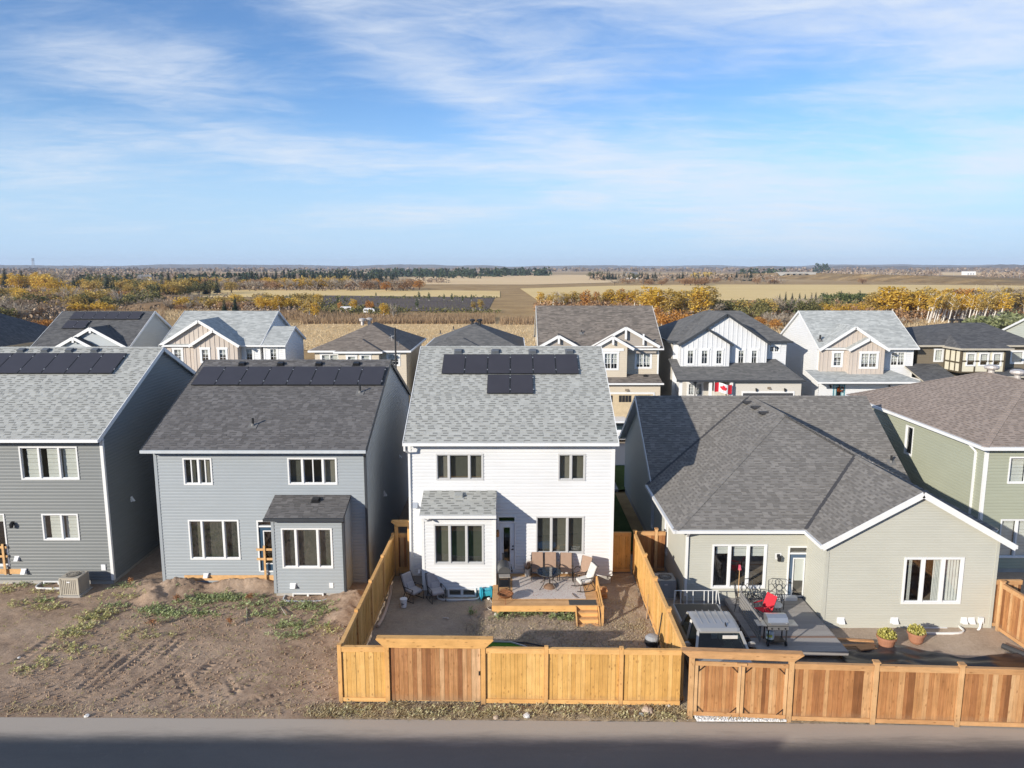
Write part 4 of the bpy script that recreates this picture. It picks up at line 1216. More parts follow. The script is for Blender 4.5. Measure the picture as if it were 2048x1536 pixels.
# ---- grey house at the left edge
H1 = House('grey_house', 'dark grey sided house with pale shingle roof and air conditioner, at the left edge', (-22, 39, 0), SH_GREY)
y0 = 32.5; x1 = at(203.5, 885, y0).x; x0 = x1 - 9.4
W1, W2 = (41, 892.5, 157.5, 959), (86, 1027, 159, 1080)
W3 = (-45, 1027, 15, 1132)
holes = [hole_y(b, y0, x0) for b in (W1, W2, W3)]
two_storey(H1, x0, x1, y0, 0.18, (31.98, 7.0), (38.7, 10.36), (0.3, 0.16), (S_DARKB, M_WHITE, M_WHITE), holes, 0.155, floors=(0.7, 3.9))
zb_ = [(0.12, 1.0, 0.0, 1.0, M_ZEBRA)]
win_y(H1, W1, y0, divs=(0.33, 0.675), blinds=[(0.22, 1.0, 0.0, 1.0, M_ZEBRA), (0.30, 1.0, 0.0, 1.0, M_ZEBRA), (0.06, 1.0, 0.0, 1.0, M_ZEBRA)])
win_y(H1, W2, y0, divs=(0.53,), blinds=[(0.28, 1.0, 0.0, 1.0, M_ZEBRA), (0.12, 1.0, 0.0, 1.0, M_ZEBRA)])
win_y(H1, W3, y0, divs=(0.5,), blinds=[(0, 1, 0.85, 1.0, M_ZEBRA)])
H1.panels((-66, 706), (252, 706), (225, 746), (-104, 746), 7)
for px in (44, 92, 140, 191): H1.roof_vent(px, 702, 0, plain('grey_vent', (0.13, 0.14, 0.155), 0.6), 0.32)
wall_lamp(H1, at(27, 1047, y0).x, y0 - 0.02, at(27, 1047, y0).z)
p = at(35, 1116, y0); H1.wall_vent(p.x, y0, p.z, 0.22, 0.22); p = at(50, 1141, y0); H1.wall_vent(p.x, y0 - 0.05, p.z, 0.25, 0.25)
p = at(208, 1134, y0); MB().box(p.x - 0.1, p.x + 0.1, y0 - 0.06, y0 - 0.02, p.z - 0.14, p.z + 0.14).build('outlet_box', M_VENT, H1.root)
wa, wb = at(88, 1160, y0).x, at(148, 1160, y0).x
window(H1.root, (wa, y0 - 0.03, -0.25), (1, 0, 0), (0, -1, 0), wb - wa, 0.40, divs=(0.5,), frame=0.05, glass=M_GLASS_DK)
well(H1, wa - 0.15, wb + 0.1, y0, 0.62, M_WHITE, 0.06)
l0 = at(20, 1142, y0)
MB().box(x0 + 1, l0.x + 0.55, y0 - 0.06, y0 - 0.02, l0.z - 0.12, l0.z + 0.12).build('ledger_board', M_LEDGER, H1.root)
g = MB(); px_ = at(10, 1100, y0).x
for gz in (at(8, 1093, y0).z, at(8, 1111, y0).z): g.box(x0 + 1.2, px_ + 0.16, y0 - 0.115, y0 - 0.075, gz - 0.05, gz + 0.05)
g.box(px_ - 0.05, px_ + 0.05, y0 - 0.155, y0 - 0.117, l0.z - 0.12, at(8, 1088, y0).z + 0.05)
g.build('guard_rail', M_LEDGER, H1.root)
p = ax(262, 998, x1); H1.wall_vent(x1, p.y, p.z, 0.18, 0.26, None, (1, 0, 0))
H1.finish(M_WHITE)

# ---- sage bungalow to the right: cross-gabled block behind, hipped wing, gabled bump-out towards us
H4 = House('sage_bungalow', 'pale sage bungalow with brown-grey hip roof and gable end facing the lane', (13.5, 36, 0), SH_SLATE)
ex, ey, ez = 6.88, 29.8, 3.6                      # front left corner of the hipped eave
rx, ry, rz = 13.68, 36.6, 7.2                     # where the hips meet the wing's ridge
bY, bz = 41.9, 7.2                                # ridge of the block behind
bfy, bfz = 36.2, 3.5
bL, bR = 7.09, 20.35
sb = (bz - bfz) / (bY - bfy)
sw = (rz - ez) / (rx - ex)
def wing_y(z): return bfy + (z - bfz) / sb        # where a level line of the wing meets the block's slope
xR = 2 * rx - ex
# wing: left, front, right
gl, gr_, gp = 12.36, 19.96, 5.76                  # bump-out gable: eaves and peak
gxm = (gl + gr_) / 2; gyf = 28.0
nL = H4.plane([(ex, wing_y(ez), ez), (ex, ey, ez), (rx, ry, rz), (rx, wing_y(rz), rz)])
nF = H4.plane([(ex, ey, ez), (gl, ey, ez), (gxm, ey + (gp - ez) / sw, gp), (rx, ry, rz)])   # trimmed along the valley
nF2 = H4.plane([(gr_, ey, ez), (xR, ey, ez), (rx, ry, rz), (gxm, ey + (gp - ez) / sw, gp)])
nR = H4.plane([(xR, ey, ez), (xR, wing_y(ez), ez), (rx, wing_y(rz), rz), (rx, ry, rz)], tabs=False)
H4.cap((ex, ey, ez), (rx, ry, rz), nL, nF); H4.cap((rx, ry, rz), (rx, wing_y(rz), rz), nL, nR); H4.cap((gxm, ey + (gp - ez) / sw, gp), (rx, ry, rz), nF, nF)
# bump-out gable
yv = ey + (gp - ez) / sw
nG1 = H4.plane([(gl, ey, ez), (gl, gyf, ez), (gxm, gyf, gp), (gxm, yv, gp)])
nG2 = H4.plane([(gr_, gyf, ez), (gr_, ey, ez), (gxm, yv, gp), (gxm, gyf, gp)], tabs=False)
H4.cap((gxm, gyf, gp), (gxm, yv, gp), nG1, nG2)
# block behind
nB1 = H4.plane([(bL, bfy, bfz), (bR, bfy, bfz), (bR, bY, bz), (bL, bY, bz)])
nB2 = H4.plane([(bR, 2 * bY - bfy, bfz), (bL, 2 * bY - bfy, bfz), (bL, bY, bz), (bR, bY, bz)], tabs=False)
H4.cap((bL, bY, bz), (bR, bY, bz), nB1, nB2)
# dark metal valleys
v = MB()
vL0, vL1 = Vector((ex, wing_y(ez), ez)), Vector((rx, wing_y(rz), rz))
v.bar(vL0 + Vector((0, 0, 0.03)), vL1 + Vector((0, 0, 0.03)), 0.16, 0.02)
v.bar(Vector((gl, ey, ez + 0.03)), Vector((gxm, yv, gp + 0.03)), 0.16, 0.02)
build_each(v, 'valley_flashing', plain('dark_flashing', (0.06, 0.058, 0.06), 0.6), H4.root)
wy, wx = 30.2, 7.42                               # front wall, left wall
W1 = (1423, 1088, 1532, 1176)
dx0, dx1, dz0, dz1 = rect(1573, 1091.5, 1620, 1208, wy)
wxr = 12.62
holes = [hole_y(W1, wy, wx), (dx0 - wx + 0.02, dx1 - wx - 0.02, dz0, dz1 - 0.02)]
w = MB()
siding(w, (wx, wy), (wxr, wy), 0.25, ez + 0.05, holes, 0.108, 0.020)
D = 47.2 - wy; pb = 47.2 - bY; gt = bfz + sb * (47.2 - 2 * bY + bY) if False else bfz - 0.1
pk = bz - 0.2; z36 = 3.45
siding(w, (wx, 47.2), (wx, wy), 0.25, [(0, z36), (47.2 - bY, pk), (47.2 - (2 * bY - 47.2), z36), (D, z36)],
  [(47.2 - 37.4 - 0.25, 47.2 - 37.4 + 0.35, 0.9, 2.7), (47.2 - 34.0 - 0.3, 47.2 - 34.0 + 0.4, 0.9, 2.9)], 0.108, 0.020)
siding(w, (20.1, wy + 3), (20.1, 47.2), 0.25, [(0, z36), (bfy + 0.35 - 33.2, z36), (bY - 33.2, pk), (14.0, z36)], (), 0.108, 0.020)
siding(w, (20.1, 47.2), (wx, 47.2), 0.25, z36, (), 0.108, 0.020)
siding(w, (wxr, wy), (wxr, 28.25), 0.0, ez - 0.1, (), 0.108, 0.020) if False else None
gy = 28.25; gX0, gX1 = wxr, 19.48
W2 = (1805, 1114, 1924, 1207)
sg = (gp - ez) / (gxm - gl)
def gz_(x): return ez + sg * (min(x - gl, gr_ - x)) - 0.18
siding(w, (gX0, gy), (gX1, gy), -0.05, [(0, gz_(gX0)), (gxm - gX0, gp - 0.18), (gX1 - gX0, gz_(gX1))], [hole_y(W2, gy, gX0)], 0.108, 0.020)
siding(w, (gX0, wy), (gX0, gy), 0.0, gz_(gX0), (), 0.108, 0.020)
siding(w, (gX1, gy), (gX1, 33.2), 0.0, gz_(gX1), (), 0.108, 0.020)
siding(w, (gX1, 33.2), (20.1, 33.2), 0.0, z36, (), 0.108, 0.020)
w.build('wall', S_SAGE, H4.root)
c = MB(); t = 0.09
for cx, cy, z0_, z1_, sx in ((wx, wy, 0.25, 3.5, -1), (gX0, gy, -0.05, gz_(gX0), -1), (gX1, gy, -0.05, gz_(gX1), 1)):
 c.box(cx - sx * t, cx + sx * 0.034, cy - 0.034, cy - 0.002, z0_, z1_)
 c.box(cx + sx * 0.002, cx + sx * 0.0338, cy - 0.002, cy + t, z0_, z1_)
build_each(c, 'corner_trim', S_SAGE, H4.root, 2)
f = MB(); f.box(wx + 0.02, 20.05, wy + 0.02, 47.1, -0.4, 0.26); f.box(gX0 + 0.02, gX1 - 0.02, gy + 0.02, wy + 0.02, -0.4, -0.04)
f.build('foundation', M_FOUND, H4.root)
win_y(H4, W1, wy, divs=(0.325, 0.665), frame=0.075, blinds=[(0.22, 1, 0.78, 1.0, M_BLIND), (0.2, 1, 0.72, 1.0, M_BLIND), (0.2, 1, 0.72, 1.0, M_BLIND)])
win_y(H4, W2, gy, divs=(0.33, 0.665), frame=0.085, blinds=[(0.30, 0.46, 0.0, 1.0, M_CURTAIN), (0.62, 1.0, 0.0, 1.0, M_CURTAIN), (0.15, 0.95, 0.0, 1.0, M_CURTAIN)])
for yc, a, b_, za, zb2 in ((37.4, 0.35, 0.25, 0.9, 2.7), (34.0, 0.4, 0.3, 0.9, 2.9)):
 window(H4.root, (wx, yc + b_, za), (0, -1, 0), (-1, 0, 0), a + b_, zb2 - za)
M_DOORS = plain('slate_blue_door', (0.075, 0.115, 0.175), 0.4, 0.4)
door(H4, dx0, dx1, dz0, dz1, wy, M_DOORS, 0.86, True, 0.62, blind=0.38)
wall_lamp(H4, at(1556, 1113, wy).x, wy - 0.02, at(1556, 1113, wy).z)
p = at(1556, 1113, wy); MB().box(p.x - 0.13, p.x + 0.13, wy - 0.024, wy - 0.016, p.z - 0.12, p.z + 0.16).build('lamp_plate', M_WHITE, H4.root)
for px, ww in ((1681, 0.30), (1788, 0.30), (1927, 0.24), (1942, 0.26)):
 p = at(px, 1240, gy); H4.wall_vent(p.x, gy, p.z, ww, 0.26)
p = at(1960, 1239, gy); MB().box(p.x - 0.1, p.x + 0.1, gy - 0.10, gy - 0.01, p.z - 0.12, p.z + 0.12).build('sump_outlet', M_VENT, H4.root)
q = [p + Vector((0, -0.09, -0.05)), p + Vector((-0.05, -0.12, -0.3)), p + Vector((-0.35, -0.28, -0.52)), p + Vector((-0.8, -0.35, -0.56)), p + Vector((-1.2, -0.32, -0.50))]
MB().tube(q, 0.05, 8).build('drain_hose', M_WHITE, H4.root)
# gutters and rakes
g = MB()
g.box(ex - 0.02, gl + 0.02, ey - 0.12, ey - 0.002, ez - 0.14, ez - 0.012)
g.box(ex - 0.12, ex - 0.002, ey - 0.12, wing_y(ez), ez - 0.141, ez - 0.013)
g.box(gl - 0.11, gl - 0.002, gyf - 0.02, ey - 0.13, ez - 0.142, ez - 0.013)
g.box(gr_ + 0.002, gr_ + 0.11, gyf - 0.02, ey, ez - 0.14, ez - 0.012)
build_each(g, 'gutter', M_WHITE, H4.root)
r = MB()
th = 0.075
r.bar((gl - 0.05, gyf - 0.015, ez - th - 0.03), (gxm, gyf - 0.015, gp - th), 0.03, 0.24); r.bar((gr_ + 0.05, gyf - 0.015, ez - th - 0.03), (gxm, gyf - 0.015, gp - th), 0.03, 0.24)
r.bar((bL - 0.015, bfy, bfz - th), (bL - 0.015, bY, bz - th), 0.03, 0.22); r.bar((bL - 0.015, 2 * bY - bfy, bfz - th), (bL - 0.015, bY, bz - th), 0.03, 0.22)
build_each(r, 'rake_board', M_WHITE, H4.root)
MB().quad((ex, ey + 0.002, ez - 0.16), (ex, wy + 0.02, ez - 0.161), (gl, wy + 0.02, ez - 0.161), (gl, ey + 0.002, ez - 0.16)).quad(
 (ex, wy + 0.02, ez - 0.16), (ex, wing_y(ez), ez - 0.161), (wx + 0.02, wing_y(ez), ez - 0.161), (wx + 0.02, wy + 0.02, ez - 0.16)).build('soffit', M_WHITE, H4.root)
downspout(H4, [(wx + 0.02, ey - 0.06, ez - 0.13), (wx + 0.06, wy - 0.06, ez - 0.4), (wx + 0.06, wy - 0.06, 0.5)], M_WHITE, 0.10)
i = MB(); i.box(wx + 0.1, 19.3, wy + 0.15, 46.8, 0.55, 0.62, 1); i.box(gX0 + 0.1, 19.3, gy + 0.15, wy + 0.15, 0.55, 0.62, 1); i.box(wx + 0.1, 19.3, wy + 4.5, wy + 4.6, 0.62, 3.3, 0); i.box(wx + 0.1, 19.3, wy + 0.15, 46.8, 3.28, 3.36, 0); i.box(13.0, 13.1, gy + 0.2, wy + 4.4, 0.62, 3.28, 0)
i.build('interior', [M_INT_W, M_INT_F], H4.root)
for k, (px, py) in enumerate(((1496, 806), (1513, 816), (1529, 827))): H4.roof_vent(px, py, 0, plain('dark_grey_vent', (0.05, 0.05, 0.055), 0.6), 0.44)
H4.pipe_vent(1782, 925, 6)
wa, wb = at(1828, 1262, gy).x, at(1892, 1262, gy).x
window(H4.root, (wa, gy - 0.03, -0.33), (1, 0, 0), (0, -1, 0), wb - wa, 0.36, divs=(0.5,), frame=0.05, glass=M_GLASS_DK)
well(H4, wa - 0.35, wb + 0.5, gy, 0.6, M_WHITE, 0.08)
H4.finish(M_WHITE)

# ---- green house at the right edge
H5 = House('green_house', 'olive green two-storey house with brown hip roof at the right edge', (27, 40, 0), SH_BROWN)
eX, eY0, eY1, eZ = 21.9, 33.4, 47.7, 6.3
hw = 5.4; hz = 8.55; aX = eX + hw; f0, f1 = eY0 + hw, eY1 - hw
nL = H5.plane([(eX, eY1, eZ), (eX, eY0, eZ), (aX, f0, hz), (aX, f1, hz)])
nF = H5.plane([(eX, eY0, eZ), (eX + 2 * hw, eY0, eZ), (aX, f0, hz)])
nR = H5.plane([(eX + 2 * hw, eY0, eZ), (eX + 2 * hw, eY1, eZ), (aX, f1, hz), (aX, f0, hz)], tabs=False)
nK = H5.plane([(eX + 2 * hw, eY1, eZ), (eX, eY1, eZ), (aX, f1, hz)], tabs=False)
H5.cap((eX, eY0, eZ), (aX, f0, hz), nL, nF); H5.cap((aX, f0, hz), (aX, f1, hz), nL, nR); H5.cap((eX, eY1, eZ), (aX, f1, hz), nL, nK)
wX, wY = 22.28, 33.8
wX1, wY1 = eX + 2 * hw - 0.4, eY1 - 0.4
w = MB()
V1 = (2016, 913, 2110, 967); V2 = (1997, 1038, 2100, 1115)
pA, pB = ax(1811, 880, wX), ax(1827, 880, wX)
zA, zB2 = ax(1819, 911, wX).z, ax(1819, 851, wX).z
sh = (wY1 - pA.y, wY1 - pB.y, zA, zB2)
siding(w, (wX, wY), (wX1, wY), 0.2, eZ - 0.15, [hole_y(V1, wY, wX), hole_y(V2, wY, wX)], 0.155)
siding(w, (wX, wY1), (wX, wY), 0.2, eZ - 0.15, [sh], 0.155)
siding(w, (wX1, wY), (wX1, wY1), 0.2, eZ - 0.15, (), 0.155); siding(w, (wX1, wY1), (wX, wY1), 0.2, eZ - 0.15, (), 0.155)
w.build('wall', S_GREEN, H5.root)
c = MB()
c.box(wX - 0.046, wX + 0.09, wY - 0.046, wY - 0.002, 0.2, eZ - 0.15); c.box(wX - 0.0458, wX - 0.002, wY - 0.002, wY + 0.09, 0.2, eZ - 0.15)
build_each(c, 'corner_trim', M_WHITE, H5.root, 2)
MB().box(wX + 0.02, wX1 - 0.02, wY + 0.02, wY1 - 0.02, -0.4, 0.21).build('foundation', M_FOUND, H5.root)
win_y(H5, V1, wY, divs=(0.4, 0.7), blinds=[(0.1, 0.95, 0, 1, M_ZEBRA)]); win_y(H5, V2, wY, divs=(0.33, 0.66), blinds=[(0.05, 0.95, 0.0, 1, M_ZEBRA)])
window(H5.root, (wX, pA.y, zA), (0, -1, 0), (-1, 0, 0), pA.y - pB.y, zB2 - zA)
g = MB(); g.box(eX - 0.12, eX - 0.002, eY0 - 0.12, eY1, eZ - 0.16, eZ - 0.012); g.box(eX - 0.002, wX1 + 0.4, eY0 - 0.12, eY0 - 0.002, eZ - 0.161, eZ - 0.013)
build_each(g, 'gutter', M_WHITE, H5.root)
MB().quad((eX, eY0, eZ - 0.17), (eX, eY1, eZ - 0.17), (wX + 0.02, eY1, eZ - 0.171), (wX + 0.02, eY0, eZ - 0.171)).quad((wX, eY0, eZ - 0.17), (wX, wY + 0.02, eZ - 0.171), (wX1, wY + 0.02, eZ - 0.171), (wX1, eY0, eZ - 0.17)).build('soffit', M_WHITE, H5.root)
downspout(H5, [(eX + 0.02, 34.7, eZ - 0.14), (wX - 0.06, 34.5, eZ - 0.5), (wX - 0.06, 34.5, 0.3)], M_WHITE, 0.10)
i = MB(); i.box(wX + 0.1, wX1 - 0.1, wY + 0.12, wY1 - 0.2, 3.5, 3.62, 1); i.box(wX + 0.1, wX1 - 0.1, wY + 4, wY + 4.1, 0.2, 6, 0); i.box(wX + 0.1, wX1 - 0.1, wY + 0.12, wY1 - 0.2, 6.0, 6.1, 0)
i.build('interior', [M_INT_W, M_INT_F], H5.root)
M_TURB = plain('turbine_metal', (0.55, 0.50, 0.46), 0.4, 0.5, 0.3)
for k in (0, 1):
 p = Vector((aX - 0.1 + (0.35 if k else 0.2), f1 - 0.4 - 2.0 * k, hz - 0.06))
 t_ = MB(); t_.lathe([(0.17, 0), (0.17, 0.25), (0.33, 0.27), (0.40, 0.36), (0.36, 0.46), (0.20, 0.52), (0.05, 0.53)], 16, p)
 t_.build('turbine_vent', M_TURB, H5.root, smooth=False)
H5.finish(M_WHITE)

# ================================================================== the row across the street
FS_PALE = far_shingle_mat('pale_grey_roofing', (0.30, 0.31, 0.30), (0.47, 0.48, 0.46))
FS_BLACK = far_shingle_mat('black_roofing', (0.075, 0.075, 0.078), (0.13, 0.128, 0.128))
FS_DARK = far_shingle_mat('dark_grey_roofing', (0.10, 0.10, 0.10), (0.165, 0.16, 0.155))
FS_BROWN = far_shingle_mat('brown_grey_roofing', (0.14, 0.118, 0.10), (0.235, 0.20, 0.17))
FS_TAUPE = far_shingle_mat('taupe_roofing', (0.12, 0.105, 0.092), (0.24, 0.205, 0.175))
S_CREAM = siding_mat('cream_siding', (0.56, 0.49, 0.39))
S_BEIGE = siding_mat('beige_siding', (0.52, 0.44, 0.34))
S_GREIGE = siding_mat('greige_siding', (0.55, 0.52, 0.47))
S_TAUPE = siding_mat('taupe_board', (0.50, 0.435, 0.38))
S_STONEB = siding_mat('blue_grey_shake', (0.36, 0.39, 0.41))
S_STONE = siding_mat('stone_grey_siding', (0.45, 0.45, 0.42))
S_SAGE2 = siding_mat('light_sage_siding', (0.44, 0.46, 0.41))
S_UMBER = siding_mat('umber_siding', (0.17, 0.14, 0.10))
S_GABLE = siding_mat('grey_shake', (0.36, 0.32, 0.28))
M_GDOOR = plain('tan_garage_door', (0.55, 0.44, 0.29), 0.6)
M_GDOORD = plain('dark_garage_door', (0.06, 0.06, 0.065), 0.5)
M_UMBERT = plain('umber_trim', (0.085, 0.068, 0.045), 0.6)
YF = 66.0
def X_(px, Y=YF): return at(px, 700, Y).x
def Z_(py, Y=YF, px=1024): return at(px, py, Y).z

def side_walls(H, x0, x1, y0, y1, zb, zt, mat, e=0.2):
 w = MB()
 siding(w, (x1, y0), (x1, y1), zb, zt, (), e, 0.02); siding(w, (x0, y1), (x0, y0), zb, zt, (), e, 0.02); siding(w, (x1, y1), (x0, y1), zb, zt, (), e, 0.02)
 w.build('wall', mat, H.root)
def hip_roof(H, xl, xr, yf, yb, ze, zr, r0, r1, fascia, gutter=True):
 # r0, r1: the two ends of the ridge (x, y)
 a, b_, c, d = (xl, yf, ze), (xr, yf, ze), (xr, yb, ze), (xl, yb, ze)
 p, q = (r0[0], r0[1], zr), (r1[0], r1[1], zr)
 if abs(r1[0] - r0[0]) > abs(r1[1] - r0[1]):
  H.plane([a, b_, q, p]); H.plane([b_, c, q]); H.plane([c, d, p, q]); H.plane([d, a, p])
 else:                                             # ridge runs away from us: r0 near, r1 far
  H.plane([a, b_, p]); H.plane([b_, c, q, p]); H.plane([c, d, q]); H.plane([d, a, p, q])
 g = MB()
 g.box(xl - 0.1, xr + 0.1, yf - 0.11, yf - 0.001, ze - 0.17, ze - 0.012)
 g.box(xr + 0.001, xr + 0.1, yf - 0.001, yb, ze - 0.17, ze - 0.012); g.box(xl - 0.1, xl - 0.001, yf - 0.001, yb, ze - 0.17, ze - 0.012)
 build_each(g, 'gutter', fascia, H.root)
 MB().quad((xl, yf, ze - 0.15), (xl, yb, ze - 0.15), (xr, yb, ze - 0.15), (xr, yf, ze - 0.15)).build('soffit', fascia, H.root)
def cross_gable(H, xl, xr, yf, ze, zp, zb, main, wallm, fascia, boxes=(), batten=None, ov=0.28, cheeks=True, post=None, e=0.18, rake=0.24, wl=0.25, wr=0.25, **kw):
 # gable facing the street; main=(eave y, eave z, slope) of the roof it dies into
 my = lambda z: main[0] + max(0, (z - main[1])) / main[2]
 xm = (xl + xr) / 2
 H.plane([(xl, my(ze), ze), (xl, yf - ov, ze), (xm, yf - ov, zp), (xm, my(zp), zp)], thick=0.12)
 H.plane([(xr, yf - ov, ze), (xr, my(ze), ze), (xm, my(zp), zp), (xm, yf - ov, zp)], thick=0.12)
 s = (zp - ze) / (xm - xl); x0, x1 = xl + wl, xr - wr
 zt = lambda x: ze + s * min(x - xl, xr - x) - 0.15
 w = MB()
 siding(w, (x0, yf), (x1, yf), zb, [(0, zt(x0)), (xm - x0, zp - 0.15), (x1 - x0, zt(x1))], [hole_y(b, yf, x0) for b in boxes], 9 if batten else e, 0.0 if batten else 0.02, batten)
 if cheeks:
  siding(w, (x1, yf), (x1, yf + 1.6), zb, zt(x1), (), e, 0.02); siding(w, (x0, yf + 1.6), (x0, yf), zb, zt(x0), (), e, 0.02)
 w.build('wall', wallm, H.root)
 for b in boxes: far_win(H, b, yf, **kw)
 r = MB()
 for X in (xl, xr): r.bar((X, yf - ov - 0.02, ze - 0.09), (xm, yf - ov - 0.02, zp - 0.09), 0.04, rake)
 if post:
  r.box(xm - 0.09, xm + 0.09, yf - ov - 0.05, yf - ov + 0.05, zp - post, zp - 0.12)
  r.box(x0 + 0.3, x1 - 0.3, yf - 0.06, yf - 0.02, ze - 0.25, ze - 0.02)
 build_each(r, 'rake_board', fascia, H.root)
def far_win(H, box, Y, divs=(), grid=(2, 3), trim=0.12, blind=0.5, trimmat=None, mat=None, frame=0.06):
 bl = [(0, 1, 1 - blind, 1, M_BLIND)] if blind else None
 return win_y(H, box, Y, divs=divs, grid=grid, trim=trim, sash=False, frame=frame, blinds=bl, trimmat=trimmat, mat=mat)
def pent(H, xl, xr, yf, zf, yb, zbk, fascia, lhip=0.0, rhip=0.0):
 H.plane([(xl, yf, zf), (xr, yf, zf), (xr - rhip, yb, zbk), (xl + lhip, yb, zbk)], thick=0.1)
 if rhip: H.plane([(xr, yf, zf), (xr, yb, zf), (xr - rhip, yb, zbk)], thick=0.1)
 if lhip: H.plane([(xl, yb, zf), (xl, yf, zf), (xl + lhip, yb, zbk)], thick=0.1)
 MB().box(xl - 0.08, xr + 0.08, yf - 0.11, yf - 0.001, zf - 0.15, zf - 0.012).build('gutter', fascia, H.root)
def ground_floor(H, x0, x1, yf, yb, zt, mat, boxes=(), e=0.18):
 w = MB()
 siding(w, (x0, yf), (x1, yf), 0.1, zt, [hole_y(b, yf, x0) for b in boxes], e, 0.02)
 siding(w, (x1, yf), (x1, yb), 0.1, zt, (), e, 0.02); siding(w, (x0, yb), (x0, yf), 0.1, zt, (), e, 0.02)
 w.build('wall', mat, H.root)
def garage_door(H, x0, x1, zt, y, mat, trim, lights=True):
 mb = MB(); zb = 0.1; n = 4; h = (zt - zb) / n
 for k in range(n): mb.box(x0, x1, y - 0.045, y - 0.005, zb + k * h + 0.01, zb + (k + 1) * h - 0.01)
 d = mb.build('garage_door', mat, H.root)
 t = MB(); t.box(x0 - 0.12, x1 + 0.12, y - 0.06, y - 0.02, zt, zt + 0.16); t.box(x0 - 0.12, x0 - 0.005, y - 0.06, y - 0.02, zb, zt); t.box(x1 + 0.005, x1 + 0.12, y - 0.06, y - 0.02, zb, zt)
 t.build('door_casing', trim, H.root)
 if lights:
  m = max(2, int((x1 - x0) / 1.3)); w = (x1 - x0) / m
  for k in range(m):
   a = x0 + w * k + w * 0.16
   l = MB()
   for q in range(4): l.box(a + w * 0.68 * q / 4 + 0.01, a + w * 0.68 * (q + 1) / 4 - 0.01, y - 0.05, y - 0.047, zt - h + 0.14, zt - 0.12)
   tag(l.build('light_row', M_BLACK, d))

# --- taupe-gabled white house (second from the left in the row)
HC = House('taupe_gabled_house', 'white house with pale grey roof and two taupe board gables at left', (-29, 71, 0), FS_PALE, far=True)
zE = Z_(690, 65.7); xl, xr = X_(320, 65.7), X_(521.5, 65.7); rY = 71.3; zR = Z_(621.5, rY)
s, _, _ = two_storey(HC, xl + 0.25, xr - 0.25, 66.2, 0.1, (65.7, zE), (rY, zR), (0.25, 0.25), (S_WHITE, M_WHITE, M_WHITE), [hole_y((492, 697, 506, 722), 66.2, xl + 0.25)], 0.18)
far_win(HC, (492, 697, 506, 722), 66.2)
cross_gable(HC, xl, X_(479, 65.5), 65.9, zE, Z_(640.5, 65.6), 3.4, (65.7, zE, s), S_TAUPE, M_WHITE, [(348, 698, 364, 722)], 0.42)
cross_gable(HC, X_(378, 65.1), X_(479, 65.1), 65.3, Z_(691, 65.1), Z_(659, 65.1), 3.4, (65.7, zE, s), S_TAUPE, M_WHITE, [(403, 698, 418, 724), (438, 698, 453, 724)], 0.42, wl=0.3)
H = HC; zr2 = Z_(652, 68.9); xl2, xr2 = X_(523.5, 65.7), X_(572, 65.7)
two_storey(HC, xl2 + 0.1, xr2 - 0.2, 66.0, 0.1, (65.6, zE), (68.9, zr2), (0.1, 0.2), (S_WHITE, M_WHITE, M_WHITE), [hole_y((540, 697, 554, 722), 66.0, xl2 + 0.1)], 0.18)
far_win(HC, (540, 697, 554, 722), 66.0)
HC.finish(M_WHITE)

# --- dark roofed house with solar panels
HB = House('dark_roofed_house', 'grey house with charcoal roof, eight solar panels and two white-edged gables at the far left', (-41, 71, 0), FS_BLACK, far=True)
zE = Z_(693, 65.7); xl, xr = X_(63, 65.7), X_(260, 65.7); rY = 70.9; zR = Z_(622, rY)
s, _, _ = two_storey(HB, xl + 0.25, xr - 0.2, 66.2, 0.1, (65.7, zE), (rY, zR), (0.25, 0.2), (S_STONE, M_WHITE, M_WHITE), (), 0.18)
cross_gable(HB, X_(112, 65.5), X_(254, 65.5), 65.8, Z_(695, 65.5), Z_(655, 65.5), 3.4, (65.7, zE, s), S_STONEB, M_WHITE, (), None, post=0.5)
cross_gable(HB, X_(110, 65), X_(187, 65), 65.2, Z_(695, 65), Z_(674, 65), 3.4, (65.7, zE, s), S_STONEB, M_WHITE, (), None, post=0.5)
HB.panels((149, 623.5), (289, 623.5), (275, 638), (138, 638), 6); HB.panels((135, 640.5), (181, 640.5), (168, 656.5), (122, 656.5), 2)
HB.pipe_vent(218, 660, 0, 0.45)
HB.finish(M_WHITE)

# --- shaded hip roof at the far left edge
HA = House('shaded_roof_house', 'house with shaded dark hip roof cut by the left edge of the picture', (-53, 73, 0), FS_BLACK, far=True)
hip_roof(HA, -58, -47, 66, 80, 7.3, 10.3, (-52.5, 71), (-52.5, 74.5), plain('tan_fascia', (0.36, 0.29, 0.21), 0.6))
side_walls(HA, -57.6, -47.4, 66.4, 79.6, 0.1, 7.15, S_STONE)
w = MB(); siding(w, (-57.6, 66.4), (-47.4, 66.4), 0.1, 7.15, (), 0.2, 0.02); w.build('wall', S_STONE, HA.root)
HA.finish(plain('tan_fascia', (0.36, 0.29, 0.21), 0.6))

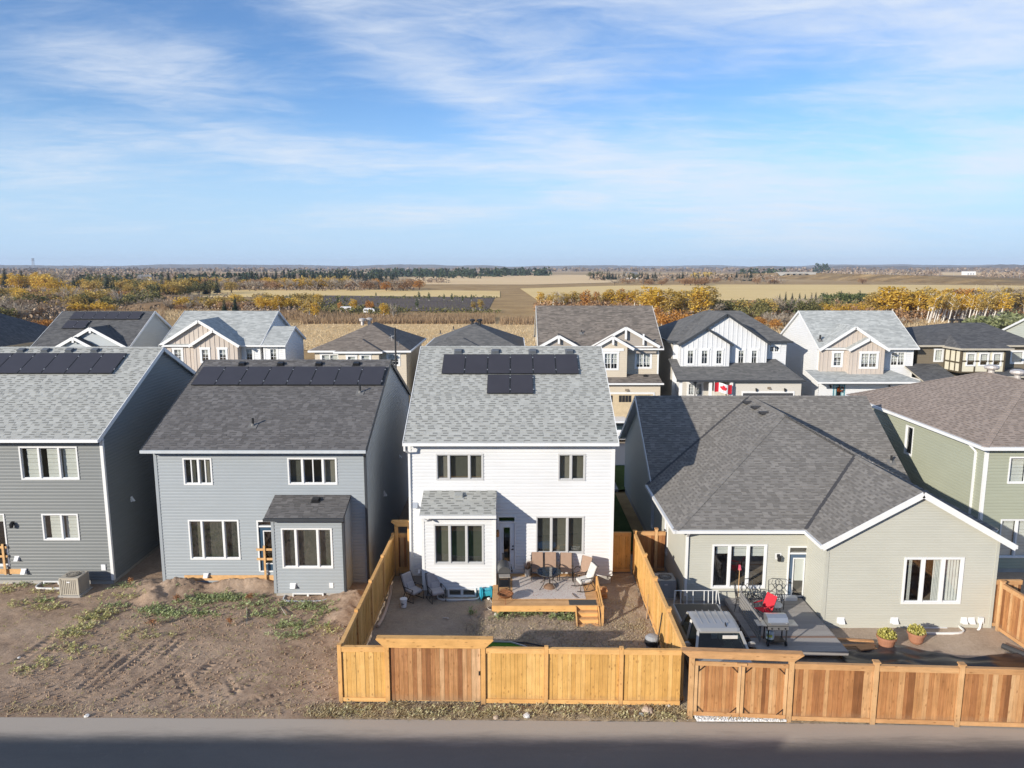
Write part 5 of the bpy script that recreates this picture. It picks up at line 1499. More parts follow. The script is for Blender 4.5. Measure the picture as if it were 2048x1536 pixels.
# --- beige hip-roofed house
HD = House('beige_hip_house', 'beige house with brown pyramid hip roof behind the thin black antenna pole', (-13.6, 72, 0), FS_BROWN, far=True)
zE = Z_(701, 66); xl, xr = X_(618, 66), X_(820, 66); zR = Z_(647, 71)
hip_roof(HD, xl, xr, 66, 78, zE, zR, ((xl + xr) / 2 + 0.2, 70.9), ((xl + xr) / 2 + 0.2, 73.2), M_WHITE)
bx = [(643, 709, 677, 730), (798 - 22, 709, 798, 730)]
w = MB(); siding(w, (xl + 0.4, 66.4), (xr - 0.4, 66.4), 0.1, zE - 0.15, [hole_y(b, 66.4, xl + 0.4) for b in bx], 0.18, 0.02); w.build('wall', S_CREAM, HD.root)
side_walls(HD, xl + 0.4, xr - 0.4, 66.4, 77.6, 0.1, zE - 0.15, S_BEIGE)
far_win(HD, bx[0], 66.4, divs=(0.5,), grid=(1, 3)); far_win(HD, bx[1], 66.4, divs=(), grid=(1, 3))
fx0, fx1 = X_(668, 65.2), X_(763, 65.2); zf = Z_(703, 65.2); hw2 = (fx1 - fx0) / 2; sl = (zR - zE) / 5.0
HD.plane([(fx0, 65.2, zf), (fx1, 65.2, zf), ((fx0 + fx1) / 2, 65.2 + hw2, zf + sl * hw2)])
HD.plane([(fx1, 65.2, zf), (fx1, 67.4, zf), ((fx0 + fx1) / 2, 69.2, zf + sl * hw2), ((fx0 + fx1) / 2, 65.2 + hw2, zf + sl * hw2)])
HD.plane([(fx0, 67.4, zf), (fx0, 65.2, zf), ((fx0 + fx1) / 2, 65.2 + hw2, zf + sl * hw2), ((fx0 + fx1) / 2, 69.2, zf + sl * hw2)])
MB().box(fx0 - 0.08, fx1 + 0.08, 65.08, 65.199, zf - 0.17, zf - 0.012).build('gutter', M_WHITE, HD.root)
b2 = [(695, 712, 712, 732), (722, 710, 740, 732)]
w = MB(); siding(w, (fx0 + 0.3, 65.5), (fx1 - 0.3, 65.5), 0.1, zf - 0.1, [hole_y(b, 65.5, fx0 + 0.3) for b in b2], 0.18, 0.02)
siding(w, (fx1 - 0.3, 65.5), (fx1 - 0.3, 66.4), 0.1, zf - 0.1, (), 0.18, 0.02); siding(w, (fx0 + 0.3, 66.4), (fx0 + 0.3, 65.5), 0.1, zf - 0.1, (), 0.18, 0.02)
w.build('wall', S_CREAM, HD.root)
for b in b2: far_win(HD, b, 65.5, grid=(1, 3))
for k in (-0.25, 0.3):
 t_ = MB(); t_.lathe([(0.15, -0.2), (0.15, 0.2), (0.30, 0.22), (0.32, 0.42), (0.1, 0.5)], 12, ((xl + xr) / 2 - 0.5 + k, 71.6 + k, zR))
 t_.build('turbine_vent', M_TURB, HD.root)
HD.finish(M_WHITE)

# --- dark hip roof directly behind the white house
HE = House('dark_hip_house', 'house with dark grey hip roof directly behind the white house', (-3.7, 72, 0), FS_DARK, far=True)
zE = Z_(700, 66); xl, xr = X_(843, 66), X_(1050, 66); zR = Z_(647, 71); xm = at(950, 650, 71).x
hip_roof(HE, xl, xr, 66, 78, zE, zR, (xm, 70.7), (xm, 73.0), M_WHITE)
w = MB(); siding(w, (xl + 0.4, 66.4), (xr - 0.4, 66.4), 0.1, zE - 0.15, (), 0.18, 0.02); w.build('wall', S_STONE, HE.root)
side_walls(HE, xl + 0.4, xr - 0.4, 66.4, 77.6, 0.1, zE - 0.15, S_STONE)
fx0, fx1 = X_(872, 65.2), X_(975, 65.2); hw2 = (fx1 - fx0) / 2; fm = (fx0 + fx1) / 2
HE.plane([(fx0, 65.2, zE), (fx1, 65.2, zE), (fm, 65.2 + hw2, zE + sl * hw2)])
HE.plane([(fx1, 65.2, zE), (fx1, 67.4, zE), (fm, 69.2, zE + sl * hw2), (fm, 65.2 + hw2, zE + sl * hw2)])
HE.plane([(fx0, 67.4, zE), (fx0, 65.2, zE), (fm, 65.2 + hw2, zE + sl * hw2), (fm, 69.2, zE + sl * hw2)])
w = MB(); siding(w, (fx0 + 0.3, 65.5), (fx1 - 0.3, 65.5), 0.1, zE - 0.1, (), 0.18, 0.02); w.build('wall', S_STONE, HE.root)
for k in (-0.2, 0.3):
 t_ = MB(); t_.lathe([(0.13, -0.2), (0.13, 0.15), (0.26, 0.17), (0.28, 0.34), (0.1, 0.4)], 12, (xm + k * 1.4, 71.6, zR))
 t_.build('turbine_vent', M_BLACK, HE.root)
HE.pipe_vent(881, 668, 3, 0.4); HE.pipe_vent(907, 660, 3, 0.4)
HE.finish(M_WHITE)

# --- beige craftsman house with the big brown roof
HF = House('craftsman_house', 'beige house with large taupe roof and white-braced craftsman gables', (11, 72, 0), FS_TAUPE, far=True)
zE = Z_(696.6, 65.8); xl, xr = X_(1076, 65.8), X_(1327, 65.8); rY = 71.9; zR = Z_(611, rY)
b1 = (1272, 706, 1301, 735)
s, _, _ = two_storey(HF, xl + 0.2, xr - 0.35, 66.3, 0.1, (65.8, zE), (rY, zR), (0.2, 0.35), (S_CREAM, M_WHITE, M_WHITE), [hole_y(b1, 66.3, xl + 0.2)], 0.18)
far_win(HF, b1, 66.3, divs=(0.5,), grid=(2, 3), blind=0.85)
m = (65.8, zE, s)
cross_gable(HF, X_(1076, 65.3), X_(1159, 65.3), 65.6, Z_(694, 65.3), Z_(670.6, 65.3), 3.4, m, S_GABLE, M_WHITE, (), None, post=0.75)
cross_gable(HF, X_(1183, 65.6), X_(1320, 65.6), 66.0, Z_(692.5, 65.6), Z_(654, 65.6), 6.9, m, S_GABLE, M_WHITE, (), None, post=1.1, cheeks=False)
# wall under the smaller gable comes forward
cross_gable(HF, X_(1184, 64.8), X_(1268, 64.8), 65.1, Z_(697, 64.8), Z_(672.6, 64.8), 3.4, m, S_CREAM, M_WHITE, [(1208, 706, 1235, 738)], None, post=0.75, divs=(0.5,), blind=0.7, wl=0.5, wr=0.55)
r = MB(); r.box(X_(1284, 65.9) , X_(1284, 65.9) + 0.15, 65.7, 65.8, Z_(690, 65.7), Z_(668, 65.7)); r.build('gable_brace', M_WHITE, HF.root)
zg, zt = Z_(766, 63.6), Z_(750, 65.2)
pent(HF, X_(1180, 63.6), X_(1328, 63.6), 63.6, zg, 65.9, zt, M_WHITE)
gx0, gx1 = X_(1183, 64.0), X_(1323, 64.0)
ground_floor(HF, gx0, gx1, 64.0, 66.3, zg - 0.1, S_CREAM)
garage_door(HF, X_(1196, 64), X_(1309, 64), Z_(788, 64), 64.0, M_GDOOR, M_WHITE)
p = at(1254, 780, 64.0); HF.wall_vent(p.x, 64.0, p.z, 0.34, 0.2, plain('brown_louvre', (0.23, 0.19, 0.15), 0.6))
HF.pipe_vent(1163, 667, 0, 0.35); HF.roof_vent(1291, 752, -1 if False else len(HF.planes) - 1, M_BLACK, 0.3)
HF.finish(M_WHITE)

# --- white farmhouse style house with black roof and flag
HG = House('black_roofed_house', 'white board-and-batten house with black roof and a maple leaf flag on its porch', (21, 72, 0), FS_DARK, far=True)
zE = Z_(682, 66.6); xl, xr = X_(1340, 66.6), X_(1583, 66.6); zR = Z_(621, 72.2)
hip_roof(HG, xl, xr, 66.6, 78, zE, zR, (at(1410, 621, 72.2).x, 72.2), (at(1481, 621, 72.2).x, 72.2), M_DARKTRIM)
s = (zR - zE) / (72.2 - 66.6); m = (66.6, zE, s)
bR = (1539, 692, 1558, 704)
w = MB(); siding(w, (xl + 0.35, 66.95), (xr - 0.35, 66.95), 0.1, zE - 0.12, [hole_y(bR, 66.95, xl + 0.35)], 0.18, 0.02)
w.build('wall', S_WHITE, HG.root); far_win(HG, bR, 66.95, divs=(0.5,), grid=(2, 2), blind=0)
side_walls(HG, xl + 0.35, xr - 0.35, 66.95, 77.6, 0.1, zE - 0.12, S_GREIGE)
cross_gable(HG, X_(1357.5, 65.2), X_(1467, 65.2), 65.5, Z_(689.5, 65.2), Z_(655, 65.2), 3.3, m, S_WHITE, M_DARKTRIM, [(1374, 700, 1387, 728), (1402, 700, 1415.5, 728), (1431.5, 700, 1444, 728)], 0.42, grid=(2, 2), blind=0.25, rake=0.2)
cross_gable(HG, X_(1361, 66.0), X_(1541, 66.0), 66.2, Z_(687.5, 66.0), Z_(627, 66.0), 3.3, m, S_WHITE, M_DARKTRIM, [(1475.5, 700, 1488, 727), (1502, 700, 1514, 727)], 0.42, grid=(2, 2), blind=0.25, rake=0.2)
zg, zt = Z_(760, 63.0), Z_(741, 65.5)
pent(HG, X_(1357, 63.0), X_(1613, 63.0), 63.0, zg, 67.0, zt + 0.9, M_DARKTRIM, 0.0, 1.2)
gx0, gx1 = X_(1468, 63.4), X_(1607, 63.4)
ground_floor(HG, gx0, gx1, 63.4, 67, zg - 0.08, S_GREIGE)
garage_door(HG, X_(1490, 63.4), X_(1591, 63.4), Z_(786, 63.4), 63.4, M_GDOORD, M_WHITE, False)
for px in (1512, 1569):
 p = at(px, 779, 63.4); wall_lamp(HG, p.x, 63.4, p.z)
p = at(1538, 776, 63.4); HG.wall_vent(p.x, 63.4, p.z, 0.3, 0.2, plain('brown_louvre', (0.23, 0.19, 0.15), 0.6))
pb_ = [(1376, 767, 1389, 790), (1391, 767, 1404, 790)]
px0 = X_(1362, 65.4)
w = MB(); siding(w, (px0, 65.4), (gx0, 65.4), 0.1, zg + 0.3, [hole_y(b, 65.4, px0) for b in pb_], 0.18, 0.02); w.build('wall', S_GREIGE, HG.root)
for b in pb_: far_win(HG, b, 65.4, grid=(2, 3), blind=0.3)
for px in (1364, 1424, 1466): MB().box(X_(px, 63.2) - 0.12, X_(px, 63.2) + 0.12, 63.1, 63.34, 0.1, zg - 0.02).build('porch_post', M_WHITE, HG.root)
MB().box(px0, gx0 - 0.01, 63.05, 65.39, 0.0, 0.35).build('porch_floor', M_CONC, HG.root)
HG.finish(M_DARKTRIM)
# the flag hangs from a short pole on the porch beam
M_RED = plain('flag_red', (0.62, 0.02, 0.035), 0.8); M_FLAGW = plain('flag_white', (0.78, 0.78, 0.78), 0.8)
fp = at(1447, 775, 62.8); FT = thing('flag', 'red and white maple leaf flag hanging on the porch of the black-roofed white house', 'flag', fp)
W, Hh = 1.5, 0.80
def fz(u): return 0.10 * math.sin(u * 5.2)
def fdrop(u): return -0.16 * (u / W) + 0.06 * math.sin(u * 4)
mb = MB(); n = 24
for k in range(n):
 u0, u1 = W * k / n, W * (k + 1) / n; mm = 0 if (u0 < W * 0.25 - 1e-6 or u0 >= W * 0.75 - 1e-6) else 1
 mb.quad((u0 - W / 2, fz(u0), -Hh / 2 + fdrop(u0)), (u1 - W / 2, fz(u1), -Hh / 2 + fdrop(u1)), (u1 - W / 2, fz(u1), Hh / 2 + fdrop(u1)), (u0 - W / 2, fz(u0), Hh / 2 + fdrop(u0)), mm)
mb.build('cloth', [M_RED, M_FLAGW], FT, world=False)
leaf = [(0, .50), (.10, .32), (.22, .38), (.18, .12), (.34, .26), (.38, .18), (.48, .20), (.43, .06), (.48, 0), (.26, -.20), (.29, -.29), (.03, -.25), (.03, -.48)]
leaf = leaf + [(-x, z) for x, z in reversed(leaf)]
mb = MB(); sc = 0.60
mb.prism([(x * sc, fz(W / 2 + x * sc) - 0.012, z * sc + fdrop(W / 2 + x * sc)) for x, z in leaf], (0, -0.006, 0)); mb.build('maple_leaf', M_RED, FT, world=False)
MB().tube([(-W / 2 - 0.05, 0, -Hh / 2 - 0.3), (-W / 2 - 0.05, 0, Hh / 2 + 0.1)], 0.02, 6).build('pole', M_WHITE, FT, world=False)

# --- taupe and white house with pale roof on the right
HH = House('pale_roofed_house', 'white house with pale grey roof and taupe gables, right of the black-roofed house', (32, 71, 0), FS_PALE, far=True)
zE = Z_(696, 65.7); xl, xr = X_(1637.5, 65.7), X_(1838, 65.7); rY = 70.9; zR = Z_(621, rY)
bW = (1781, 704, 1809, 731)
s, _, _ = two_storey(HH, xl + 0.2, xr - 0.25, 66.2, 0.1, (65.7, zE), (rY, zR), (0.2, 0.25), (S_WHITE, M_WHITE, M_WHITE), [hole_y(bW, 66.2, xl + 0.2)], 0.18)
far_win(HH, bW, 66.2, divs=(0.5,), grid=(2, 4), blind=0.7)
m = (65.7, zE, s)
cross_gable(HH, X_(1639, 65.5), X_(1779, 65.5), 65.8, Z_(699, 65.5), Z_(653, 65.5), 3.3, m, S_TAUPE, M_WHITE, [(1666, 705, 1683, 732)], 0.42, grid=(2, 3), blind=0.4)
cross_gable(HH, X_(1697, 64.9), X_(1779, 64.9), 65.1, Z_(699, 64.9), Z_(676, 64.9), 3.2, m, S_TAUPE, M_WHITE, [(1721, 706, 1754, 735)], 0.42, divs=(0.5,), grid=(2, 4), blind=0.7, wr=0.3)
zg, zt = Z_(763.5, 63.2), Z_(742, 65.4)
pent(HH, X_(1640, 63.2), X_(1851, 63.2), 63.2, zg, 66.2, zt, M_WHITE, 0, 1.4)
dw = (1665, 769, 1689, 806)
ground_floor(HH, X_(1642, 64.6), X_(1846, 64.6), 64.6, 66.2, zg, S_WHITE, [dw])
d0, d1, e0, e1 = rect(*dw, 64.6)
door(HH, d0, d1, e0, e1, 64.6, plain('pale_blue_door', (0.42, 0.55, 0.56), 0.4), 1.0, transom=False, frame=plain('teal_casing', (0.10, 0.27, 0.33), 0.5))
p = at(1660, 772, 64.6); wall_lamp(HH, p.x, 64.6, p.z); p = at(1778, 773, 64.6); wall_lamp(HH, p.x, 64.6, p.z)
HH.pipe_vent(1640, 681, 0, 0.5, 0.09)
HH.finish(M_WHITE)
wp = at(1680.6, 777.5, 64.5)
WT = thing('door_wreath', 'round orange autumn wreath hanging on the pale blue front door', 'wreath', wp)
mb = MB()
for k in range(70):
 a = random.uniform(0, 2 * math.pi); r_ = random.gauss(0.22, 0.045); c = Vector((math.cos(a) * r_, random.uniform(-0.08, 0), math.sin(a) * r_))
 d1_ = Vector((random.gauss(0, 1), random.gauss(0, 1), random.gauss(0, 1))).normalized() * 0.09; d2_ = d1_.cross(Vector((random.gauss(0, 1), random.gauss(0, 1), 1))).normalized() * 0.05
 mb.quad(c - d1_, c + d2_, c + d1_, c - d2_)
mb.build('wreath_leaves', leaf_mat('wreath_leaf', [(0.1, (0.10, 0.03, 0.01)), (0.5, (0.45, 0.10, 0.03)), (0.9, (0.55, 0.22, 0.05))]), WT, world=False)

# --- tudor house with dark hip roof at the right
HI = House('tudor_house', 'half-timbered cream and brown house with black hip roof at the right edge', (43, 72, 0), FS_BLACK, far=True)
zE = Z_(690, 66.4); xl = X_(1832, 66.4); xr = X_(2085, 66.4); zR = Z_(645, 72)
M_FAS = plain('stone_fascia', (0.42, 0.38, 0.31), 0.6)
hip_roof(HI, xl, xr, 66.4, 79, zE, zR, (at(1904, 645, 72).x, 72), (at(1936, 645, 72).x + 1.5, 72), M_FAS)
b1 = (1869, 699, 1885, 722); b3 = (2022, 703, 2046, 726)
w = MB(); siding(w, (xl + 0.4, 66.8), (xr - 0.4, 66.8), 0.1, zE - 0.12, [hole_y(b1, 66.8, xl + 0.4), hole_y(b3, 66.8, xl + 0.4)], 0.18, 0.02); w.build('wall', S_UMBER, HI.root)
far_win(HI, b1, 66.8, grid=None, blind=1, trim=0.09); far_win(HI, b3, 66.8, grid=None, blind=1, trim=0.09)
side_walls(HI, xl + 0.4, xr - 0.4, 66.8, 78.6, 0.1, zE - 0.12, S_UMBER)
# bay with cream panels between brown timbers
fy = 64.6; fx0, fx1 = X_(1924, fy), X_(2011, fy); ax0 = X_(1891, 66.6)
zb_, zt_ = Z_(746, fy), Z_(697, fy)
wb = [(1933, 707, 1950, 731), (1959, 707, 1976, 731), (1985.5, 707, 2002, 731)]
w = MB(); siding(w, (fx0, fy), (fx1, fy), zb_, zt_, [hole_y(b, fy, fx0) for b in wb], 9, 0.0)
siding(w, (ax0, 66.6), (fx0, fy), zb_, zt_, (), 9, 0.0); siding(w, (fx1, fy), (fx1, 66.8), zb_, zt_, (), 9, 0.0)
w.build('wall', siding_mat('cream_stucco', (0.60, 0.56, 0.44), 0.9), HI.root)
for b in wb: far_win(HI, b, fy, grid=None, blind=0.6, trim=0.07)
tm = MB()
for fr in (0, 0.31, 0.62, 0.985): tm.box(fx0 + (fx1 - fx0) * fr - 0.02, fx0 + (fx1 - fx0) * fr + 0.11, fy - 0.04, fy - 0.002, zb_, zt_)
for z in (zb_, zb_ + 0.52 * 1.9, zt_ - 0.26): tm.box(fx0, fx1, fy - 0.05, fy - 0.003, z, z + 0.13)
A, B = Vector((ax0, 66.6, 0)), Vector((fx0, fy, 0)); nn = Vector(((B - A).y, -(B - A).x, 0)).normalized() * 0.03
for fr in (0.02, 0.35, 0.68, 0.97): q = A.lerp(B, fr) + nn; tm.bar(q + Vector((0, 0, zb_)), q + Vector((0, 0, zt_)), 0.11, 0.05)
for z in (zb_ + 0.06, zb_ + 0.9, zt_ - 0.15): tm.bar(A + nn + Vector((0, 0, z)), B + nn + Vector((0, 0, z)), 0.055, 0.13)
tm.build('timber_frame', M_UMBERT, HI.root)
zs_ = zt_ + 0.05
sx = (zR - zE) / (72 - 66.4)
HI.plane([(fx0 - 0.3, fy - 0.4, zs_), (fx1 + 0.4, fy - 0.4, zs_), (fx1 - 0.2, 67.6, zs_ + sx * 3.2), (fx0 + 0.6, 67.6, zs_ + sx * 3.2)])
HI.plane([(ax0 - 0.35, 66.4, zs_), (fx0 - 0.3, fy - 0.4, zs_), (fx0 + 0.6, 67.6, zs_ + sx * 3.2)])
HI.plane([(fx1 + 0.4, fy - 0.4, zs_), (fx1 + 0.4, 67.4, zs_), (fx1 - 0.2, 67.6, zs_ + sx * 3.2)])
g = MB(); g.bar((fx0 - 0.35, fy - 0.46, zs_ - 0.08), (fx1 + 0.45, fy - 0.46, zs_ - 0.08), 0.11, 0.16); g.bar((ax0 - 0.4, 66.36, zs_ - 0.08), (fx0 - 0.33, fy - 0.46, zs_ - 0.08), 0.11, 0.16)
build_each(g, 'gutter', M_FAS, HI.root)
# lower roofs in front
zl = Z_(752, 62.5)
pent(HI, X_(1858, 62.5), X_(1935, 62.5), 62.5, zl - 0.6, 66.7, Z_(727, 66.7), M_FAS)
pent(HI, X_(2010, 62.5), X_(2110, 62.5), 62.5, Z_(752, 62.5), 66.7, Z_(735, 66.7), M_FAS)
ground_floor(HI, X_(1862, 63), X_(2100, 63), 63.0, 66.8, zl - 0.8, S_UMBER)
for k in (0, 0.75):
 t_ = MB(); t_.lathe([(0.13, -0.2), (0.13, 0.15), (0.28, 0.17), (0.30, 0.30), (0.1, 0.36)], 12, (at(1904, 645, 72).x + k, 72, zR))
 t_.build('turbine_vent', M_BLACK, HI.root)
HI.finish(M_FAS)

# --- pale sage gable further back at the right edge
HJ = House('sage_gable_house', 'pale sage house with white rake cut by the right edge', (56, 72, 0), FS_PALE, far=True)
two_storey(HJ, 51.4, 61.5, 66.1, 0.1, (65.6, 7.55), (72.0, 10.3), (0.3, 0.3), (S_SAGE2, M_WHITE, M_WHITE), (), 0.2)
HJ.finish(M_WHITE)

# ================================================================== fences, gates and decks: every board its own piece
W_GOLD = wood_mat('golden_cedar', [(0.0, (0.55, 0.31, 0.095)), (0.5, (0.63, 0.37, 0.12)), (1.0, (0.70, 0.435, 0.165))], 0.17)
W_GOLDP = wood_mat('golden_post', [(0.0, (0.62, 0.345, 0.125)), (1.0, (0.68, 0.39, 0.15))], 0.12)
W_GOLDH = wood_mat('golden_rail', [(0.0, (0.64, 0.36, 0.13)), (1.0, (0.71, 0.42, 0.165))], 0.13, vertical=False)
W_RED = wood_mat('red_cedar', [(0.0, (0.19, 0.080, 0.032)), (0.18, (0.34, 0.150, 0.060)), (0.5, (0.42, 0.20, 0.080)), (0.8, (0.48, 0.255, 0.110)), (1.0, (0.56, 0.35, 0.18))], 0.28)
W_REDP = wood_mat('red_cedar_post', [(0.0, (0.56, 0.335, 0.16)), (1.0, (0.62, 0.39, 0.20))], 0.14)
W_REDH = wood_mat('red_cedar_rail', [(0.0, (0.47, 0.255, 0.115)), (1.0, (0.55, 0.32, 0.15))], 0.18, vertical=False)
W_GATE = wood_mat('weathered_cedar', [(0.0, (0.22, 0.095, 0.042)), (0.3, (0.37, 0.175, 0.075)), (0.7, (0.45, 0.235, 0.105)), (1.0, (0.58, 0.38, 0.22))], 0.30)
W_DECK = wood_mat('deck_board', [(0.0, (0.50, 0.285, 0.13)), (0.5, (0.56, 0.33, 0.155)), (1.0, (0.60, 0.37, 0.185))], 0.15, vertical=False)
_unit = {}
def unit_box(name, mat):
 k = (name, mat.name)
 if k not in _unit:
  _unit[k] = MB().box(-0.5, 0.5, -0.5, 0.5, 0, 1).mesh(name, mat)
 return _unit[k]
def stick(name, mat, parent, x, y, z, sx, sy, sz, rz=0.0):
 o = put(name, unit_box(name, mat), parent, (x, y, z))
 o.scale = (sx, sy, sz); o.rotation_euler = (0, 0, rz)
 return o
class Fence:
 def __init__(s, label, p0, p1, name='fence', cat='fence', mats=(W_GOLD, W_GOLDP, W_GOLDH), group=None):
  p0, p1 = Vector(p0[:2]), Vector(p1[:2]); d = p1 - p0
  s.L = d.length; s.m = mats
  s.root = thing(name, label, cat, (p0.x, p0.y, 0), math.atan2(d.y, d.x), group)
 def post(s, u, h=2.1, w=0.13, cap=False):
  stick('post', s.m[1], s.root, u, 0, -0.2, w, w, h + 0.2)
  if cap: stick('post_cap', s.m[2], s.root, u, 0, h, w * 1.35, w * 1.35, 0.045)
 def panel(s, u0, u1, zb=0.06, zt=2.0, bw=0.145, rails=True, two=False, top=0.15, bot=0.14):
  n = max(1, round((u1 - u0) / bw)); ws = [random.choice((0.8, 1, 1, 1.1, 1.25)) for _ in range(n)]; f = (u1 - u0) / sum(ws); u = u0
  for k in range(n):
   w = ws[k] * f; u += w
   stick('board', s.m[0], s.root, u - w / 2, random.uniform(-0.003, 0.003) + 0.008 * (k % 2), zb + 0.05, w - 0.006, 0.019, zt - zb - 0.07 + random.uniform(-0.004, 0.004))
  if rails:
   for sy in ((-1, 1) if two else (-1,)):
    stick('rail', s.m[2], s.root, (u0 + u1) / 2, sy * 0.034, zt - top, u1 - u0, 0.038, top)
    stick('rail', s.m[2], s.root, (u0 + u1) / 2, sy * 0.034, zb, u1 - u0, 0.038, bot)
   if not two:
    stick('rail', s.m[2], s.root, (u0 + u1) / 2, 0.035, zt - top, u1 - u0, 0.038, top - 0.02)
    stick('rail', s.m[2], s.root, (u0 + u1) / 2, 0.035, zb, u1 - u0, 0.038, bot)
   stick('cap_rail', s.m[2], s.root, (u0 + u1) / 2, 0, zt, u1 - u0, 0.13, 0.035)
def G2(*p): return gr(*p)
# front fence of the white house and its plank gate under an arbour
A, B = (-5.76, 23.02), (5.62, 22.79)
F = Fence('golden cedar fence of the white house facing the lane', A, B)
ux = lambda x: x - A[0]
pl = [0.0, ux(-4.17), ux(-0.96), ux(1.14), ux(3.63)]
for u in (pl[0], pl[3], pl[4]): F.post(u, 2.1)
F.panel(0.07, pl[1] - 0.08); F.panel(pl[2] + 0.08, pl[3] - 0.07); F.panel(pl[3] + 0.07, pl[4] - 0.07); F.panel(pl[4] + 0.07, F.L - 0.02)
def arbour(label, p0, p1, h, over, mats, beamh=0.29):
 a = Fence(label, p0, p1, 'gate_arbour', 'arbour', mats)
 a.post(0, h, 0.15); a.post(a.L, h, 0.15)
 mb = MB()
 for sy in (-0.095, 0.095):
  pts = [(-over, sy - 0.019, h + 0.06), (-over + 0.30, sy - 0.019, h - beamh + 0.06), (a.L + over - 0.30, sy - 0.019, h - beamh + 0.06), (a.L + over, sy - 0.019, h + 0.06)]
  MB().prism(pts, (0, 0.038, 0)).build('beam', mats[2], a.root, world=False)
 stick('beam_cap', mats[2], a.root, a.L / 2, 0, h + 0.062, a.L + over * 2 - 0.06, 0.24, 0.035)
 return a
gA, gB = Vector((-4.17, 22.985)), Vector((-0.96, 22.92))
arbour('cedar arbour with mitred beam over the plank gate of the white house', gA, gB, 2.28, 0.36, (W_GOLD, W_GOLDP, W_GOLDH))
Gt = Fence('brown plank gate between golden posts in front of the white house', gA, gB, 'plank_gate', 'gate', (W_GATE, W_GOLDP, W_GOLDH))
n = 20; w = (Gt.L - 0.18) / n
for k in range(n):
 stick('board', W_GATE, Gt.root, 0.09 + w * (k + 0.5), random.uniform(-0.006, 0.006), 0.10, w - 0.007, 0.02, 1.88 + random.uniform(-0.012, 0.012))
for z in (0.07, 1.93): stick('rail', W_GOLDH, Gt.root, Gt.L / 2, 0.035, z, Gt.L - 0.2, 0.045, 0.10)
stick('latch', M_BLACK, Gt.root, Gt.L - 0.13, -0.03, 1.05, 0.05, 0.03, 0.14)
# side fences of the white house's yard
F = Fence('golden side fence between bare lot and white house yard', (-5.74, 23.10), (-5.62, 33.55), mats=(W_GOLD, W_GOLDP, W_GOLDH))
ps = [2.45, 5.0, 7.6, 10.3]; pr = 0.06
for u in ps: F.post(u, 2.12)
for u in ps: F.panel(pr, u - 0.07, two=True); pr = u + 0.07
F = Fence('golden side fence between white house yard and bungalow yard', (5.74, 22.92), (5.84, 33.7), mats=(W_GOLD, W_GOLDP, W_GOLDH))
ps = [2.62, 5.35, 7.8, 10.7]; pr = 0.06
for u in ps: F.post(u, 2.13, cap=True)
for u in ps: F.panel(pr, u - 0.07, two=True); pr = u + 0.07
F = Fence('short golden fence from right corner of white house to the side fence', (4.66, 33.75), (5.72, 33.75)); F.post(0.06); F.panel(0.13, F.L - 0.04, bw=0.15)
F = Fence('short brown gate fence in the gap left of the white house', (-5.5, 33.6), (-4.72, 33.6), mats=(W_RED, W_GOLDP, W_GOLDH)); F.panel(0.03, F.L - 0.03, bot=0.3)
a = arbour('cedar arbour in the narrow gap left of the white house', (-5.46, 33.45), (-4.86, 33.45), 2.62, 0.24, (W_GOLD, W_GOLDP, W_GOLDH), 0.22)
F = Fence('short brown fence between side fence and bungalow wall', (5.95, 33.85), (7.34, 33.85), mats=(W_RED, W_REDP, W_REDH)); F.post(0.95, 2.15, cap=True); F.panel(0.02, 0.87); F.panel(1.03, F.L)
# bungalow: double gate, front fence, right fence
A, B = Vector((5.80, 22.17)), Vector((8.93, 21.96))
BR = (W_RED, W_REDP, W_REDH)
arbour('red cedar arbour with mitred beam over the double gate of the bungalow', A, B, 2.29, 0.36, BR, 0.22)
D = Fence('double cedar gate with black corner brackets across the bungalow driveway', A, B, 'double_gate', 'gate', BR)
half = (D.L - 0.18) / 2
for k in (0, 1):
 u0 = 0.09 + half * k + 0.01; u1 = u0 + half - 0.02
 lf = bpy.data.objects.new('gate_leaf', None); COL.objects.link(lf); lf.parent = D.root
 n = 11; w = (u1 - u0 - 0.2) / n
 for q in range(n): stick('board', W_RED, lf, u0 + 0.1 + w * (q + 0.5), 0.0, 0.2, w - 0.006, 0.02, 1.7)
 for z in (0.10, 1.85): stick('rail', W_REDH, lf, (u0 + u1) / 2, -0.03, z, u1 - u0, 0.04, 0.14)
 for u in (u0 + 0.05, u1 - 0.05): stick('stile', W_REDP, lf, u, -0.03, 0.24, 0.10, 0.039, 1.61)
 for u, z, su, sz in ((u0 + 0.10, 0.24, 1, 1), (u1 - 0.10, 0.24, -1, 1), (u0 + 0.10, 1.85, 1, -1), (u1 - 0.10, 1.85, -1, -1)):
  mb = MB(); mb.bar((u, -0.055, z + sz * 0.2), (u + su * 0.2, -0.055, z), 0.016); mb.bar((u + su * 0.008, -0.055, z), (u + su * 0.008, -0.055, z + sz * 0.2), 0.014)
  mb.build('corner_bracket', M_BLACK, lf, world=False)
stick('latch', W_REDH, D.root, D.L / 2, -0.06, 1.92, 0.32, 0.06, 0.07)
C = Vector((17.6, 21.52))
F = Fence('red cedar fence of the sage bungalow facing the lane', B, C, mats=BR)
sc = (C - B).length / (C.x - B.x)
ps = [0.0, (11.57 - B.x) * sc, (14.2 - B.x) * sc, (16.9 - B.x) * sc]
for u in ps[1:]: F.post(u, 2.12, 0.15, cap=True)
for a, b_ in zip(ps, ps[1:]): F.panel(a + 0.085, b_ - 0.085, bw=0.152, top=0.16)
F.panel(ps[-1] + 0.085, F.L, bw=0.152)
F = Fence('red cedar fence along the right side of the bungalow yard', (20.0, 21.6), (19.62, 28.05), mats=BR)
ps = [0.0, 2.2, 4.3, 6.4]
for u in ps: F.post(u, 2.1, cap=True)
for a, b_ in zip(ps, ps[1:]): F.panel(a + 0.07, b_ - 0.07, two=True)
